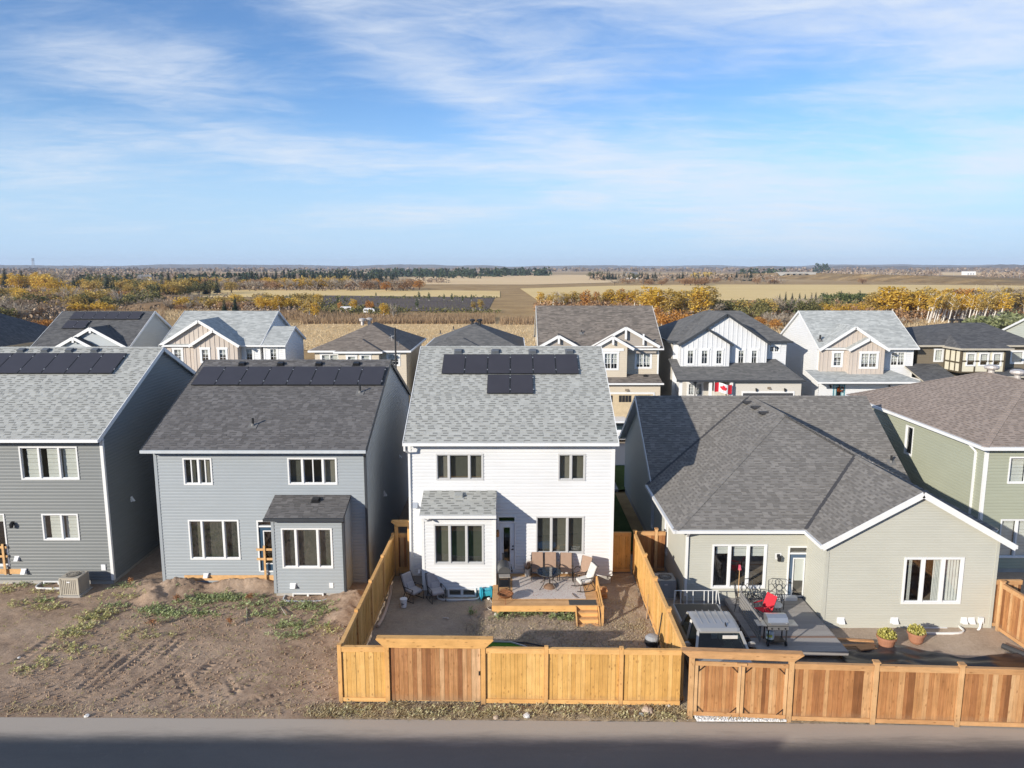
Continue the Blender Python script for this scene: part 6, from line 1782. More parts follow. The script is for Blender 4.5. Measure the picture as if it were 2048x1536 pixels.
F = Fence('short red cedar fence from bungalow corner to the right fence', (19.5, 28.3), (20.6, 28.3), mats=BR); F.panel(0.0, F.L)

# ---- deck of the white house
dz = 0.55; dx0, dx1, dy0, dy1 = -0.80, 3.62, 29.1, 32.38
DK = thing('deck', 'new wooden deck with stairs behind the white house', 'deck', (1.4, 30.7, 0))
o3 = DK.location
n = 24; w = (dy1 - dy0) / n
for k in range(n): stick('deck_board', W_DECK, DK, (dx0 + dx1) / 2 - o3.x, dy0 + w * (k + 0.5) - o3.y, dz - 0.035, dx1 - dx0, w - 0.007, 0.035)
stick('fascia_board', W_GOLDH, DK, (dx0 + dx1) / 2 - o3.x, dy0 - 0.022, dz - 0.27, dx1 - dx0, 0.04, 0.266) if False else None
for nm, x, y, sx, sy in (('fascia_board', (dx0 + dx1) / 2, dy0 - 0.022, dx1 - dx0, 0.04), ('fascia_board', dx0 - 0.022, (dy0 + dy1) / 2, 0.04, dy1 - dy0), ('fascia_board', dx1 + 0.022, (dy0 + dy1) / 2, 0.04, dy1 - dy0)):
 stick(nm, W_GOLDH, DK, x - o3.x, y - o3.y, dz - 0.25, sx, sy, 0.246)
for x, y in ((-0.58, 29.3), (1.85, 29.3), (-0.58, 31.0), (1.85, 31.0), (3.4, 30.4)):
 stick('deck_post', W_GOLDP, DK, x - o3.x, y - o3.y, 0.14, 0.12, 0.12, dz - 0.38)
 mb = MB(); mb.lathe([(0.19, -0.12), (0.17, 0.10), (0.11, 0.14)], 4, (x, y, 0)); mb.build('concrete_footing', M_CONC, DK)
# stairs down towards us
sx0, sx1 = 2.66, 3.60; ns = 3
for k in range(ns):
 zt = dz - (k + 1) * dz / (ns + 0) + 0.02 if False else dz * (ns - 1 - k) / ns + 0.02
 y1 = dy0 - 0.05 - 0.235 * k; y0 = y1 - 0.235
 if k < ns:
  stick('riser', W_GOLDH, DK, (sx0 + sx1) / 2 - o3.x, y1 + 0.0 - o3.y, zt - 0.0, sx1 - sx0 - 0.09, 0.022, dz / ns - 0.04)
  stick('tread', W_DECK, DK, (sx0 + sx1) / 2 - o3.x, (y0 + y1) / 2 - o3.y, zt - 0.035, sx1 - sx0 - 0.09, 0.23, 0.034)
for x in (sx0, sx1):
 pts = [(x - 0.02, dy0 - 0.05, dz - 0.26), (x - 0.02, dy0 - 0.05, dz), (x - 0.02, dy0 - 0.12, dz), (x - 0.02, dy0 - 0.80, 0.10), (x - 0.02, dy0 - 0.80, -0.05), (x - 0.02, dy0 - 0.55, -0.05)]
 MB().prism(pts, (0.04, 0, 0)).build('stringer', W_GOLDP, DK)
# handrail on the right
for y, zb in ((30.55, dz - 0.3), (28.38, -0.1)): stick('rail_post', W_GOLDP, DK, sx1 + 0.10 - o3.x, y - o3.y, zb, 0.09, 0.09, 1.0 if y < 29 else 0.95)
MB().bar((sx1 + 0.10, 30.55, dz + 0.62), (sx1 + 0.10, 28.38, 0.86), 0.04, 0.11).build('handrail', W_GOLDH, DK)
MB().bar((sx1 + 0.10, 30.5, dz + 0.2), (sx1 + 0.10, 28.42, 0.42), 0.04, 0.10).build('handrail', W_GOLDH, DK)

# ---- composite deck of the bungalow
M_COMP = wood_mat('grey_composite', [(0.0, (0.27, 0.25, 0.24)), (1.0, (0.33, 0.31, 0.295))], 0.08, vertical=False, knots=False)
ez_ = 0.40; ex0, ex1, ey0, ey1 = 9.2, 12.48, 25.65, 30.14
DK2 = thing('deck', 'grey composite deck outside the sage bungalow door', 'deck', (10.8, 27.9, 0))
o4 = DK2.location; n = 32; w = (ey1 - ey0) / n
for k in range(n): stick('deck_board', M_COMP, DK2, (ex0 + ex1) / 2 - o4.x, ey0 + w * (k + 0.5) - o4.y, ez_ - 0.03, ex1 - ex0, w - 0.006, 0.03)
stick('deck_board', plain('brown_composite', (0.22, 0.14, 0.105), 0.7), DK2, (ex0 + ex1) / 2 - o4.x, 26.72 - o4.y, ez_ - 0.012, ex1 - ex0 + 0.02, 0.13, 0.018)
for x, y, sx, sy in (((ex0 + ex1) / 2, ey0 - 0.02, ex1 - ex0 + 0.06, 0.035), (ex1 + 0.02, (ey0 + ey1) / 2, 0.035, ey1 - ey0), (ex0 - 0.02, (ey0 + ey1) / 2, 0.035, ey1 - ey0)):
 stick('fascia_board', M_COMP, DK2, x - o4.x, y - o4.y, ez_ - 0.16, sx, sy, 0.155)
stick('joist', W_GOLDH, DK2, (ex0 + ex1) / 2 + 0.3 - o4.x, ey0 + 0.25 - o4.y, ez_ - 0.30, 2.6, 0.09, 0.14)
for x in (ex0 + 0.3, 10.6, ex1 - 0.1): stick('deck_post', W_GOLDP, DK2, x - o4.x, ey0 + 0.22 - o4.y, -0.1, 0.12, 0.12, ez_ - 0.2)
stick('door_step', M_VENT, DK2, 11.75 - o4.x, 30.0 - o4.y, ez_, 0.95, 0.28, 0.14)

# ================================================================== things in the yards
M_SLING = plain('tan_sling', (0.33, 0.225, 0.165), 0.85, 0.1, 0, 0.08, 8)
M_FRAME = plain('dark_bronze_frame', (0.028, 0.023, 0.021), 0.45, 0.4)
M_CUSH = plain('pale_cushion', (0.60, 0.57, 0.53), 0.9, 0.1, 0, 0.10, 5)
M_CUSHG = plain('grey_cushion', (0.37, 0.345, 0.35), 0.9, 0.1, 0, 0.12, 6)
def sling_chair():
 t = thing('patio_chair', '', 'chair')
 def strip(pts, w, name):
  mb = MB(); th = 0.012
  for (y0, z0), (y1, z1) in zip(pts, pts[1:]):
   d = Vector((0, y1 - y0, z1 - z0)).normalized(); nn = Vector((0, -d.z, d.y)) * th
   mb.prism([(-w / 2, y0, z0), (w / 2, y0, z0), (w / 2, y1, z1), (-w / 2, y1, z1)], nn)
  mb.build(name, M_SLING, t, world=False)
 strip([(-0.27, 0.43), (-0.22, 0.425), (0.0, 0.39), (0.20, 0.38)], 0.50, 'seat_sling')
 strip([(0.20, 0.38), (0.25, 0.45), (0.33, 0.72), (0.42, 1.02), (0.44, 1.07)], 0.50, 'back_sling')
 for s in (-1, 1):
  MB().tube([(s * 0.27, -0.30, 0.44), (s * 0.27, 0.0, 0.40), (s * 0.27, 0.20, 0.38), (s * 0.27, 0.26, 0.47), (s * 0.26, 0.43, 1.05)], 0.016, 6).build('side_rail', M_FRAME, t, world=False)
  MB().tube([(s * 0.29, -0.30, 0.0), (s * 0.30, -0.30, 0.5), (s * 0.305, -0.24, 0.61), (s * 0.31, -0.05, 0.645), (s * 0.31, 0.12, 0.62), (s * 0.30, 0.26, 0.52), (s * 0.28, 0.28, 0.50)], 0.018, 6).build('armrest', M_FRAME, t, world=False)
  MB().tube([(s * 0.28, 0.10, 0.39), (s * 0.29, 0.30, 0.0)], 0.016, 6).build('leg', M_FRAME, t, world=False)
 MB().tube([(-0.28, -0.26, 0.16), (0.28, -0.26, 0.16)], 0.012, 6).build('crossbar', M_FRAME, t, world=False)
 return t
GC = 'tan sling chairs on the white house deck'
ch = sling_chair()
spots = [((1.16, 31.86), 0.0, 'tan sling patio chair beside the grey flower pot, leftmost by the wall'), ((1.76, 31.86), 0.0, 'tan sling patio chair directly behind the glass table, second by the wall'),
   ((2.45, 31.80), -0.06, 'tan sling patio chair right of the glass table, third by the wall'), ((3.16, 31.45), -0.62, 'tan sling patio chair turned towards the table, beside the white cushioned chair')]
for i, ((x, y), a, lb) in enumerate(spots):
 c = ch if i == 0 else copy_tree(ch)
 c.location = (x, y, dz); c.rotation_euler.z = a; tag(c, lb, 'chair', GC)
def cushion_chair(cush, rock=False):
 t = thing('cushioned_chair', '', 'chair')
 def pad(name, c, sx, sy, sz, rx):
  mb = MB(); mb.box(-sx / 2, sx / 2, -sy / 2, sy / 2, -sz / 2, sz / 2)
  o = mb.build(name, cush, t, world=False); o.location = c; o.rotation_euler = (rx, 0, 0)
  b = o.modifiers.new('round', 'BEVEL'); b.width = 0.045; b.segments = 2
 pad('seat_cushion', (0, -0.03, 0.43), 0.56, 0.60, 0.13, R(8)); pad('back_cushion', (0, 0.33, 0.78), 0.56, 0.13, 0.68, R(-20)); pad('lumbar_pillow', (0.05, 0.20, 0.60), 0.44, 0.10, 0.28, R(-28))
 for s in (-1, 1):
  x = s * 0.32
  MB().tube([(x, -0.34, 0.02 if not rock else 0.08), (x, -0.32, 0.60), (x, 0.24, 0.62)], 0.018, 6).build('armrest', M_FRAME, t, world=False)
  MB().tube([(x, 0.34, 0.0 if not rock else 0.10), (x, 0.16, 0.36), (x, 0.40, 1.0), (x, 0.46, 1.10)], 0.018, 6).build('leg', M_FRAME, t, world=False)
  mb = MB(); mb.tube([(x, -0.33, 0.36), (x, 0.16, 0.36)], 0.014, 6)
  mb.tube([(x, -0.3, 0.58), (x, -0.05, 0.10)], 0.012, 5); mb.tube([(x, -0.05, 0.10), (x, 0.2, 0.6)], 0.012, 5)
  if rock: mb.tube([(x, -0.50, 0.09), (x, -0.25, 0.025), (x, 0.1, 0.015), (x, 0.40, 0.06), (x, 0.56, 0.13)], 0.018, 6)
  else: mb.tube([(x, -0.36, 0.015), (x, 0.36, 0.015)], 0.014, 6)
  mb.build('side_frame', M_FRAME, t, world=False)
 MB().tube([(-0.32, 0.46, 1.10), (0.32, 0.46, 1.10)], 0.018, 6).build('top_bar', M_FRAME, t, world=False)
 return t
c = cushion_chair(M_CUSH, True); c.location = (3.20, 30.72, dz); c.rotation_euler.z = R(-72); tag(c, 'cream cushioned rocking chair on the right edge of the white house deck', 'chair')
c = cushion_chair(M_CUSHG); c.location = (-3.35, 30.80, 0.01); c.rotation_euler.z = R(28); tag(c, 'grey cushioned patio chair standing nearest the basement window', 'chair', 'grey cushioned chairs on the bare yard')
c2 = copy_tree(c); c2.location = (-4.38, 30.86, 0.01); c2.rotation_euler.z = R(52); tag(c2, 'grey cushioned patio chair standing behind the white bucket', 'chair', 'grey cushioned chairs on the bare yard')

# round glass table on a spider leg frame, umbrella base under it
t = thing('glass_table', 'round glass patio table among the tan chairs', 'table', (1.62, 30.92, dz))
MB().lathe([(0.02, 0.70), (0.53, 0.70), (0.54, 0.712), (0.02, 0.715)], 32).build('tabletop', glass_mat('smoked_glass', (0.42, 0.45, 0.45), 1.3), t, world=False)
rim = MB(); rim.tube([(0.545 * math.cos(a), 0.545 * math.sin(a), 0.706) for a in np.linspace(0, 2 * math.pi, 33)], 0.016, 6, cap=False); rim.build('rim', M_FRAME, t, world=False)
for k in range(4):
 a = R(40 + 90 * k); cx_, cy_ = math.cos(a), math.sin(a)
 MB().tube([(0.5 * cx_, 0.5 * cy_, 0.70), (0.22 * cx_, 0.22 * cy_, 0.45), (0.28 * cx_, 0.28 * cy_, 0.25), (0.55 * cx_, 0.55 * cy_, 0.0)], 0.016, 6).build('leg', M_FRAME, t, world=False)
r_ = MB(); r_.tube([(0.23 * math.cos(a), 0.23 * math.sin(a), 0.42) for a in np.linspace(0, 2 * math.pi, 17)], 0.012, 5, cap=False); r_.build('leg_ring', M_FRAME, t, world=False)
t = thing('umbrella_base', 'rust brown dome shaped umbrella base under the glass table', 'umbrella base', (1.66, 30.86, dz))
M_RUST = plain('rusty_iron', (0.27, 0.115, 0.05), 0.75, 0.3, 0.1, 0.35, 9)
MB().lathe([(0.27, 0.0), (0.27, 0.05), (0.20, 0.12), (0.07, 0.17), (0.05, 0.18)], 20).build('dome', plain('brown_resin', (0.22, 0.135, 0.085), 0.6), t, world=False)
MB().lathe([(0.03, 0.17), (0.03, 0.40)], 10).build('tube', M_FRAME, t, world=False)
# rug and mats
rg = MB().box(0.02, 3.15, 29.72, 32.0, dz + 0.003, dz + 0.010)
m, nt, b = new_mat('patterned_rug', 0.95, 0.05)
v = nd(nt, 'ShaderNodeTexVoronoi', i_Scale=9.0, feature='DISTANCE_TO_EDGE'); nt.links.new(pos(nt), v.inputs['Vector'])
v2 = noise(nt, 14, 3, 0.7, pos(nt))
c_ = ramp(nt, v.outputs['Distance'], [(0.03, (0.50, 0.44, 0.40)), (0.16, (0.60, 0.55, 0.51)), (0.30, (0.40, 0.26, 0.22))])
c_ = mixc(nt, ramp(nt, v2, [(0.45, (0,) * 3), (0.65, (0.8,) * 3)]), c_, (0.64, 0.585, 0.53)); nt.links.new(c_, b.inputs['Base Color'])
tag(rg.build('outdoor_rug', m), 'pale patterned outdoor rug spread on the white house deck', 'rug')
tag(MB().box(2.40, 3.55, 29.14, 29.62, dz + 0.003, dz + 0.012).build('doormat', plain('grey_mat', (0.085, 0.085, 0.08), 0.95, 0.05, 0, 0.1, 6)), 'dark grey mat at the top of the deck stairs', 'mat')
tag(MB().tube([(2.62, 30.2, dz + 0.03), (2.66, 30.0, dz + 0.05), (2.75, 29.85, dz + 0.03), (2.85, 29.8, dz + 0.02)], 0.018, 5).build('stick', plain('bark', (0.10, 0.07, 0.05), 0.9)), 'bent dark stick lying on the front of the rug', 'stick')
# fire pit
t = thing('fire_pit', 'rusty fire bowl with a mesh lid on the deck corner', 'fire pit', (-0.28, 29.50, dz))
MB().lathe([(0.10, 0.17), (0.24, 0.22), (0.33, 0.33), (0.35, 0.345), (0.32, 0.345), (0.22, 0.25), (0.05, 0.21)], 24).build('bowl', M_RUST, t, world=False)
lid = MB()
for k in range(6):
 a = math.pi * k / 6
 lid.tube([(0.32 * math.cos(a) * math.cos(q), 0.32 * math.sin(a) * math.cos(q), 0.35 + 0.15 * math.sin(q)) for q in np.linspace(0, math.pi, 9)], 0.008, 4)
for rr, z in ((0.33, 0.35), (0.24, 0.45), (0.12, 0.49)): lid.tube([(rr * math.cos(a), rr * math.sin(a), z) for a in np.linspace(0, 2 * math.pi, 17)], 0.008, 4, cap=False)
lid.build('mesh_lid', M_RUST, t, world=False)
for k in range(3):
 a = R(30 + 120 * k); MB().tube([(0.22 * math.cos(a), 0.22 * math.sin(a), 0.24), (0.34 * math.cos(a), 0.34 * math.sin(a), 0.0)], 0.014, 5).build('leg', M_RUST, t, world=False)
# barrel barbecue
t = thing('barbecue', 'black barrel barbecue with a front shelf beside the white house door', 'barbecue', (-0.36, 30.75, dz), R(4))
M_BBQ = plain('barbecue_enamel', (0.045, 0.045, 0.046), 0.35, 0.5)
n = 14
for nm, a0, a1, mt in (('firebox', math.pi, 2 * math.pi, M_BBQ), ('lid', 0, math.pi, plain('sunlit_enamel', (0.075, 0.075, 0.075), 0.35, 0.5))):  # lid gets a paler enamel: sunlight on it put into the colour
 mb = MB(); pts = [(0.27 * math.cos(q), 0.27 * math.sin(q) + 0.88) for q in np.linspace(a0, a1, n)]
 mb.prism([(x, -0.36, z) for x, z in pts], (0, 0.85, 0)); mb.build(nm, mt, t, world=False)
MB().box(-0.24, 0.24, -0.70, -0.37, 0.80, 0.83).build('front_shelf', plain('weathered_shelf', (0.33, 0.30, 0.26), 0.7), t, world=False)
for sx in (-0.22, 0.22):
 for sy in (-0.30, 0.42): MB().bar((sx, sy, 0.7), (sx * 1.15, sy, 0.0), 0.045).build('leg', M_BLACK, t, world=False)
MB().box(-0.24, 0.24, -0.30, 0.42, 0.20, 0.22).build('lower_shelf', M_BLACK, t, world=False)
MB().tube([(0.27, -0.2, 0.95), (0.36, -0.2, 0.98), (0.36, 0.3, 0.98), (0.27, 0.3, 0.95)], 0.015, 6).build('handle', M_STEEL, t, world=False)
MB().lathe([(0.045, 1.1), (0.045, 1.42), (0.06, 1.43), (0.06, 1.45)], 10, (0.0, 0.42, 0)).build('chimney', M_BLACK, t, world=False)
mb = MB()
for k in range(3): mb.lathe([(0.03, 0), (0.03, 0.18)], 8, (0.36, 0.05 + 0.14 * k, 0.72))
mb.build('side_tools', M_BLACK, t, world=False)
# flower pot with dry grass
STRAW = leaf_mat('dry_blades', [(0.1, (0.42, 0.24, 0.15)), (0.5, (0.58, 0.40, 0.27)), (0.9, (0.66, 0.50, 0.36))], 0.2)
def blades(mb, c, n, h, spread, w=0.012, rnd=random):
 for k in range(n):
  a = rnd.uniform(0, 2 * math.pi); r_ = spread * rnd.random(); hh = h * rnd.uniform(0.6, 1.1)
  b0 = Vector((c[0] + 0.3 * r_ * math.cos(a), c[1] + 0.3 * r_ * math.sin(a), c[2])); t0 = Vector((c[0] + r_ * math.cos(a), c[1] + r_ * math.sin(a), c[2] + hh))
  s = Vector((-math.sin(a + 0.7), math.cos(a + 0.7), 0)) * w
  mb.add([b0 - s, b0 + s, t0], ((0, 1, 2),))
t = thing('flower_pot', 'galvanised pot of dry grass beside the white house door', 'flower pot', (0.72, 32.12, dz))
MB().lathe([(0.13, 0), (0.18, 0.36), (0.20, 0.38), (0.17, 0.38), (0.16, 0.33)], 16).build('pot', M_STEEL, t, world=False)
mb = MB(); blades(mb, (0, 0, 0.32), 130, 0.42, 0.26); mb.build('dry_grass', STRAW, t, world=False)
# scrap lumber at the deck's right side
LUM = plain('cut_lumber', (0.50, 0.27, 0.13), 0.8, 0.1, 0, 0.2, 6)
for k, (x, y, z, a, L_) in enumerate(((3.95, 30.95, 0.02, 0.1, 0.55), (3.97, 30.98, 0.12, 0.35, 0.5), (3.93, 30.9, 0.22, -0.1, 0.52), (3.99, 30.95, 0.32, 0.22, 0.45), (4.0, 31.0, 0.42, 0.05, 0.4))):
 o = MB().box(-L_ / 2, L_ / 2, -0.09, 0.09, 0, 0.09).build('lumber_block', LUM); o.location = (x, y, z); o.rotation_euler.z = a
 tag(o, ('lowest', 'second lowest', 'middle', 'second highest', 'topmost')[k] + ' cut lumber block of the stack against the right side of the deck', 'lumber', 'lumber blocks beside the deck')
# bucket, pipe, hose reel
t = thing('bucket', 'white plastic bucket with dark printed label in the shaded yard', 'bucket', (-4.68, 30.10, 0.01))
MB().lathe([(0.125, 0), (0.15, 0.34), (0.16, 0.345), (0.16, 0.38), (0.14, 0.38)], 18).build('tub', plain('white_plastic', (0.74, 0.75, 0.78), 0.4, 0.4), t, world=False)
lb = MB()
for z0, z1, a0, a1 in ((0.205, 0.225, 3.9, 4.7), (0.15, 0.185, 3.95, 5.0), (0.10, 0.12, 3.9, 4.6)):
 q = np.linspace(a0, a1, 6)
 for u0, u1 in zip(q, q[1:]):
  rr = lambda z: 0.1275 + 0.025 * z / 0.34 + 0.001
  lb.quad((rr(z0) * math.cos(u0), rr(z0) * math.sin(u0), z0), (rr(z0) * math.cos(u1), rr(z0) * math.sin(u1), z0), (rr(z1) * math.cos(u1), rr(z1) * math.sin(u1), z1), (rr(z1) * math.cos(u0), rr(z1) * math.sin(u0), z1))
lb.build('label', M_BLACK, t, world=False)
MB().tube([(0.15 * math.cos(a), 0.02 - 0.16 * math.sin(a), 0.33 - 0.12 * math.sin(a)) for a in np.linspace(0, math.pi, 9)], 0.006, 5).build('handle', M_STEEL, t, world=False)
pp = [gr(782, 1172, .1), gr(781, 1186, .1), gr(777, 1203, .1), gr(771, 1222, .1), gr(763, 1240, .1), gr(755, 1252, .1)]
mb = MB(); pts = []
for a, b_ in zip(pp, pp[1:]): pts += [a.lerp(b_, q) for q in (0, .25, .5, .75)]
pts.append(pp[-1])
tag(mb.tube(pts, [0.075 if k % 2 else 0.066 for k in range(len(pts))], 10).build('drain_pipe', plain('tan_pipe', (0.50, 0.37, 0.29), 0.6), smooth=False), 'long tan drain pipe lying along the left side fence', 'pipe')
t = thing('hose_reel', 'turquoise hose reel with coiled hose beside the basement window', 'hose reel', (-1.15, 30.95, 0.0), R(15))
M_TEAL = plain('turquoise_plastic', (0.03, 0.33, 0.47), 0.4, 0.4)
mb = MB()
for sx in (-0.20, 0.17): mb.lathe([(0.02, 0), (0.25, 0), (0.25, 0.03), (0.02, 0.03)], 18)
o = MB().lathe([(0.02, -0.22), (0.25, -0.22), (0.25, -0.19), (0.13, -0.18), (0.13, 0.18), (0.25, 0.19), (0.25, 0.22), (0.02, 0.22)], 18).build('drum', M_TEAL, t, world=False); o.location = (0, 0, 0.29); o.rotation_euler = (0, R(90), 0)
for sx in (-0.27, 0.25): MB().prism([(sx, -0.2, 0), (sx, 0.2, 0), (sx, 0.12, 0.50), (sx, -0.12, 0.50)], (0.03, 0, 0)).build('stand', M_TEAL, t, world=False)
mb = MB(); mb.tube([((-0.16 + 0.32 * k / 60), 0.18 * math.cos(k * 0.9), 0.29 + 0.18 * math.sin(k * 0.9)) for k in range(61)], 0.022, 5); mb.build('coiled_hose', plain('blue_hose', (0.05, 0.42, 0.55), 0.5), t, world=False)
hp = [Vector((-1.0, 30.75, 0.1)), Vector((-0.85, 30.3, 0.03)), Vector((-1.05, 30.0, 0.03)), Vector((-0.9, 29.75, 0.04)), Vector((-0.72, 30.0, 0.04)), Vector((-0.86, 30.9, 0.25)), Vector((-0.85, 31.1, 0.4))]
sm = []
for i in range(len(hp) - 1):
 p0, p1, p2, p3 = hp[max(i - 1, 0)], hp[i], hp[i + 1], hp[min(i + 2, len(hp) - 1)]
 for q in (0, .25, .5, .75): sm.append(0.5 * ((2 * p1) + (p2 - p0) * q + (2 * p0 - 5 * p1 + 4 * p2 - p3) * q * q + (3 * p1 - p0 - 3 * p2 + p3) * q ** 3))
tag(MB().tube(sm, 0.016, 5).build('garden_hose', plain('pale_hose', (0.45, 0.42, 0.38), 0.6)), 'pale garden hose trailing from the turquoise reel to the deck', 'hose')
tag(MB().box(-0.12, 0.12, -0.02, 0.02, 0, 0.03).prism([(0.1, -0.1, 0.0), (0.16, -0.1, 0.0), (0.10, 0.02, 0.0), (0.04, 0.02, 0.0)], (0, 0, 0.03)).build('wood_offcut', plain('pale_offcut', (0.55, 0.47, 0.42), 0.8)), 'small pale wood offcut on the shaded bare yard', 'offcut').location = gr(891, 1236, 0.03)
# little artificial lawn with its edging
tg = [gr(838, 1297, 0), gr(890, 1287, 0), (-0.9, 26.95), (-0.05, 26.9), (0.45, 26.6), (0.95, 26.1), (1.2, 25.4), (0.8, 23.2), (-3.9, 23.2), (-4.0, 25.8)]
tg = [(p[0], p[1]) for p in tg]
m, nt, b = new_mat('green_turf', 0.9, 0.1); nt.links.new(ramp(nt, noise(nt, 40, 4, 0.7, pos(nt)), [(0.3, (0.035, 0.10, 0.012)), (0.7, (0.10, 0.22, 0.03))]), b.inputs['Base Color'])
mb = MB(); mb.prism([(x, y, 0.075) for x, y in tg], (0, 0, -0.06)); tag(mb.build('turf', m), 'bright green turf patch behind the plank gate', 'turf', kind=None)
mb = MB()
for a, b_ in zip(tg[:7], tg[1:8]): mb.bar((a[0], a[1], 0.06), (b_[0], b_[1], 0.06), 0.05, 0.12)
tag(mb.build('lawn_edging', plain('pale_edging', (0.42, 0.42, 0.41), 0.7)), 'pale kerb edging around the green turf patch', 'edging')
q = [(-0.3, 27.0, 0.06), (0.6, 26.85, 0.08), (1.6, 26.5, 0.06), (2.6, 26.25, 0.05), (3.6, 26.1, 0.05)]
tag(MB().tube(q, 0.035, 6).build('drip_line', M_BLACK), 'thin black pipe curving across the yard soil right of the turf', 'pipe')
# waste bin and leaning bar
t = thing('waste_bin', 'grey waste bin with a black bag in the corner by the side fence', 'bin', (5.30, 26.15, 0))
MB().lathe([(0.20, 0), (0.25, 0.62), (0.27, 0.64), (0.24, 0.64)], 16).build('tub', plain('grey_plastic', (0.20, 0.21, 0.22), 0.5), t, world=False)
MB().lathe([(0.28, 0.60), (0.29, 0.68), (0.20, 0.76), (0.05, 0.79)], 14, (0.02, 0, 0), 0, 1.0, 0.9).build('lid', plain('grey_lid', (0.30, 0.31, 0.33), 0.5), t, world=False)
MB().lathe([(0.265, 0.42), (0.30, 0.5), (0.285, 0.60), (0.26, 0.63)], 12).build('bag', M_BLACK, t, world=False)
tag(MB().bar((5.35, 25.75, 0.02), (5.62, 26.0, 1.75), 0.035).build('iron_bar', M_BLACK), 'thin dark bar leaning on the side fence beside the waste bin', 'bar')
tag(MB().bar((5.62, 29.05, 0.02), (5.70, 29.2, 1.0), 0.03).bar((5.60, 28.95, 0.02), (5.69, 29.1, 0.5), 0.04).build('leaning_stake', plain('stake_wood', (0.35, 0.22, 0.12), 0.8)), 'wooden stakes leaning against the inside of the side fence', 'stake')

# ---- air conditioners
def air_con(col):
 t = thing('air_conditioner', '', 'air conditioner')
 m = plain('condenser_' + str(len(_plain)), col, 0.5, 0.4)
 s, h = 0.40, 0.86
 MB().box(-s, s, -s, s, 0.06, h - 0.05).build('cabinet', m, t, world=False)
 lv = MB()
 for f in range(4):
  for k in range(9):
   u = -s + 0.06 + k * (2 * s - 0.12) / 8
   q = [(u - 0.022, -s - 0.018), (u + 0.022, -s - 0.018), (u + 0.022, -s), (u - 0.022, -s)]
   ca, sa = math.cos(f * math.pi / 2), math.sin(f * math.pi / 2)
   lv.prism([(x * ca - y * sa, x * sa + y * ca, 0.10) for x, y in q], (0, 0, h - 0.2))
 lv.build('louvres', m, t, world=False)
 for sx in (-s, s):
  for sy in (-s, s): MB().box(sx - 0.03, sx + 0.03, sy - 0.03, sy + 0.03, 0.03, h - 0.04).build('corner_post', m, t, world=False)
 MB().box(-s - 0.02, s + 0.02, -s - 0.02, s + 0.02, h - 0.048, h).build('top_cover', m, t, world=False)
 MB().lathe([(0.03, h + 0.003), (0.31, h + 0.003), (0.31, h + 0.012), (0.03, h + 0.012)], 24).build('fan_opening', M_BLACK, t, world=False)
 gr_ = MB()
 for k in range(8):
  a = math.pi * k / 8; gr_.bar((0.31 * math.cos(a), 0.31 * math.sin(a), h + 0.035), (-0.31 * math.cos(a), -0.31 * math.sin(a), h + 0.035), 0.010)
 for rr in (0.1, 0.2, 0.3): gr_.tube([(rr * math.cos(a), rr * math.sin(a), h + 0.04) for a in np.linspace(0, 2 * math.pi, 21)], 0.007, 4, cap=False)
 gr_.build('fan_guard', m, t, world=False)
 MB().box(-0.09, 0.05, -s - 0.026, -s - 0.02, h - 0.22, h - 0.17).build('badge', M_VENT, t, world=False)
 MB().box(-0.5, 0.5, -0.5, 0.5, -0.05, 0.055).build('pad', M_CONC, t, world=False)
 return t
a = air_con((0.44, 0.40, 0.335)); a.location = (-19.72, 31.55, 0.0); tag(a, 'beige air conditioner standing on bare soil by the dark grey house', 'air conditioner')
a = air_con((0.36, 0.38, 0.40)); a.location = (6.82, 31.3, 0.0); tag(a, 'grey air conditioner in the shade between side fence and bungalow', 'air conditioner')

# ---- bungalow yard: pickup truck, grill, furniture, pots
M_SILVER = plain('silver_paint', (0.40, 0.385, 0.36), 0.28, 0.6, 0.25, 0.03)
M_SILVER.node_tree.nodes['Principled BSDF'].inputs['Coat Weight'].default_value = 0.6
M_TYRE = plain('tyre_rubber', (0.022, 0.022, 0.023), 0.85, 0.2)
M_LAMP = plain('lamp_lens', (0.65, 0.66, 0.68), 0.12, 0.6)
M_TAIL = plain('tail_lens', (0.35, 0.02, 0.02), 0.25, 0.5)
M_CARGLASS = glass_mat('car_glass', (0.28, 0.36, 0.38), 0.25)
def loft(mb, secs, m=0):
 # closed body from cross sections: list of (y, [(x,z)...]) with equal counts
 n = len(secs[0][1]); base = len(mb.v)
 vs = [(x, y, z) for y, sec in secs for x, z in sec]; fs = []
 for i in range(len(secs) - 1):
  for k in range(n):
   k2 = (k + 1) % n; fs.append((i * n + k, i * n + k2, (i + 1) * n + k2, (i + 1) * n + k))
 fs.append(tuple(range(n))[::-1]); fs.append(tuple((len(secs) - 1) * n + k for k in range(n)))
 mb.add(vs, fs, m)
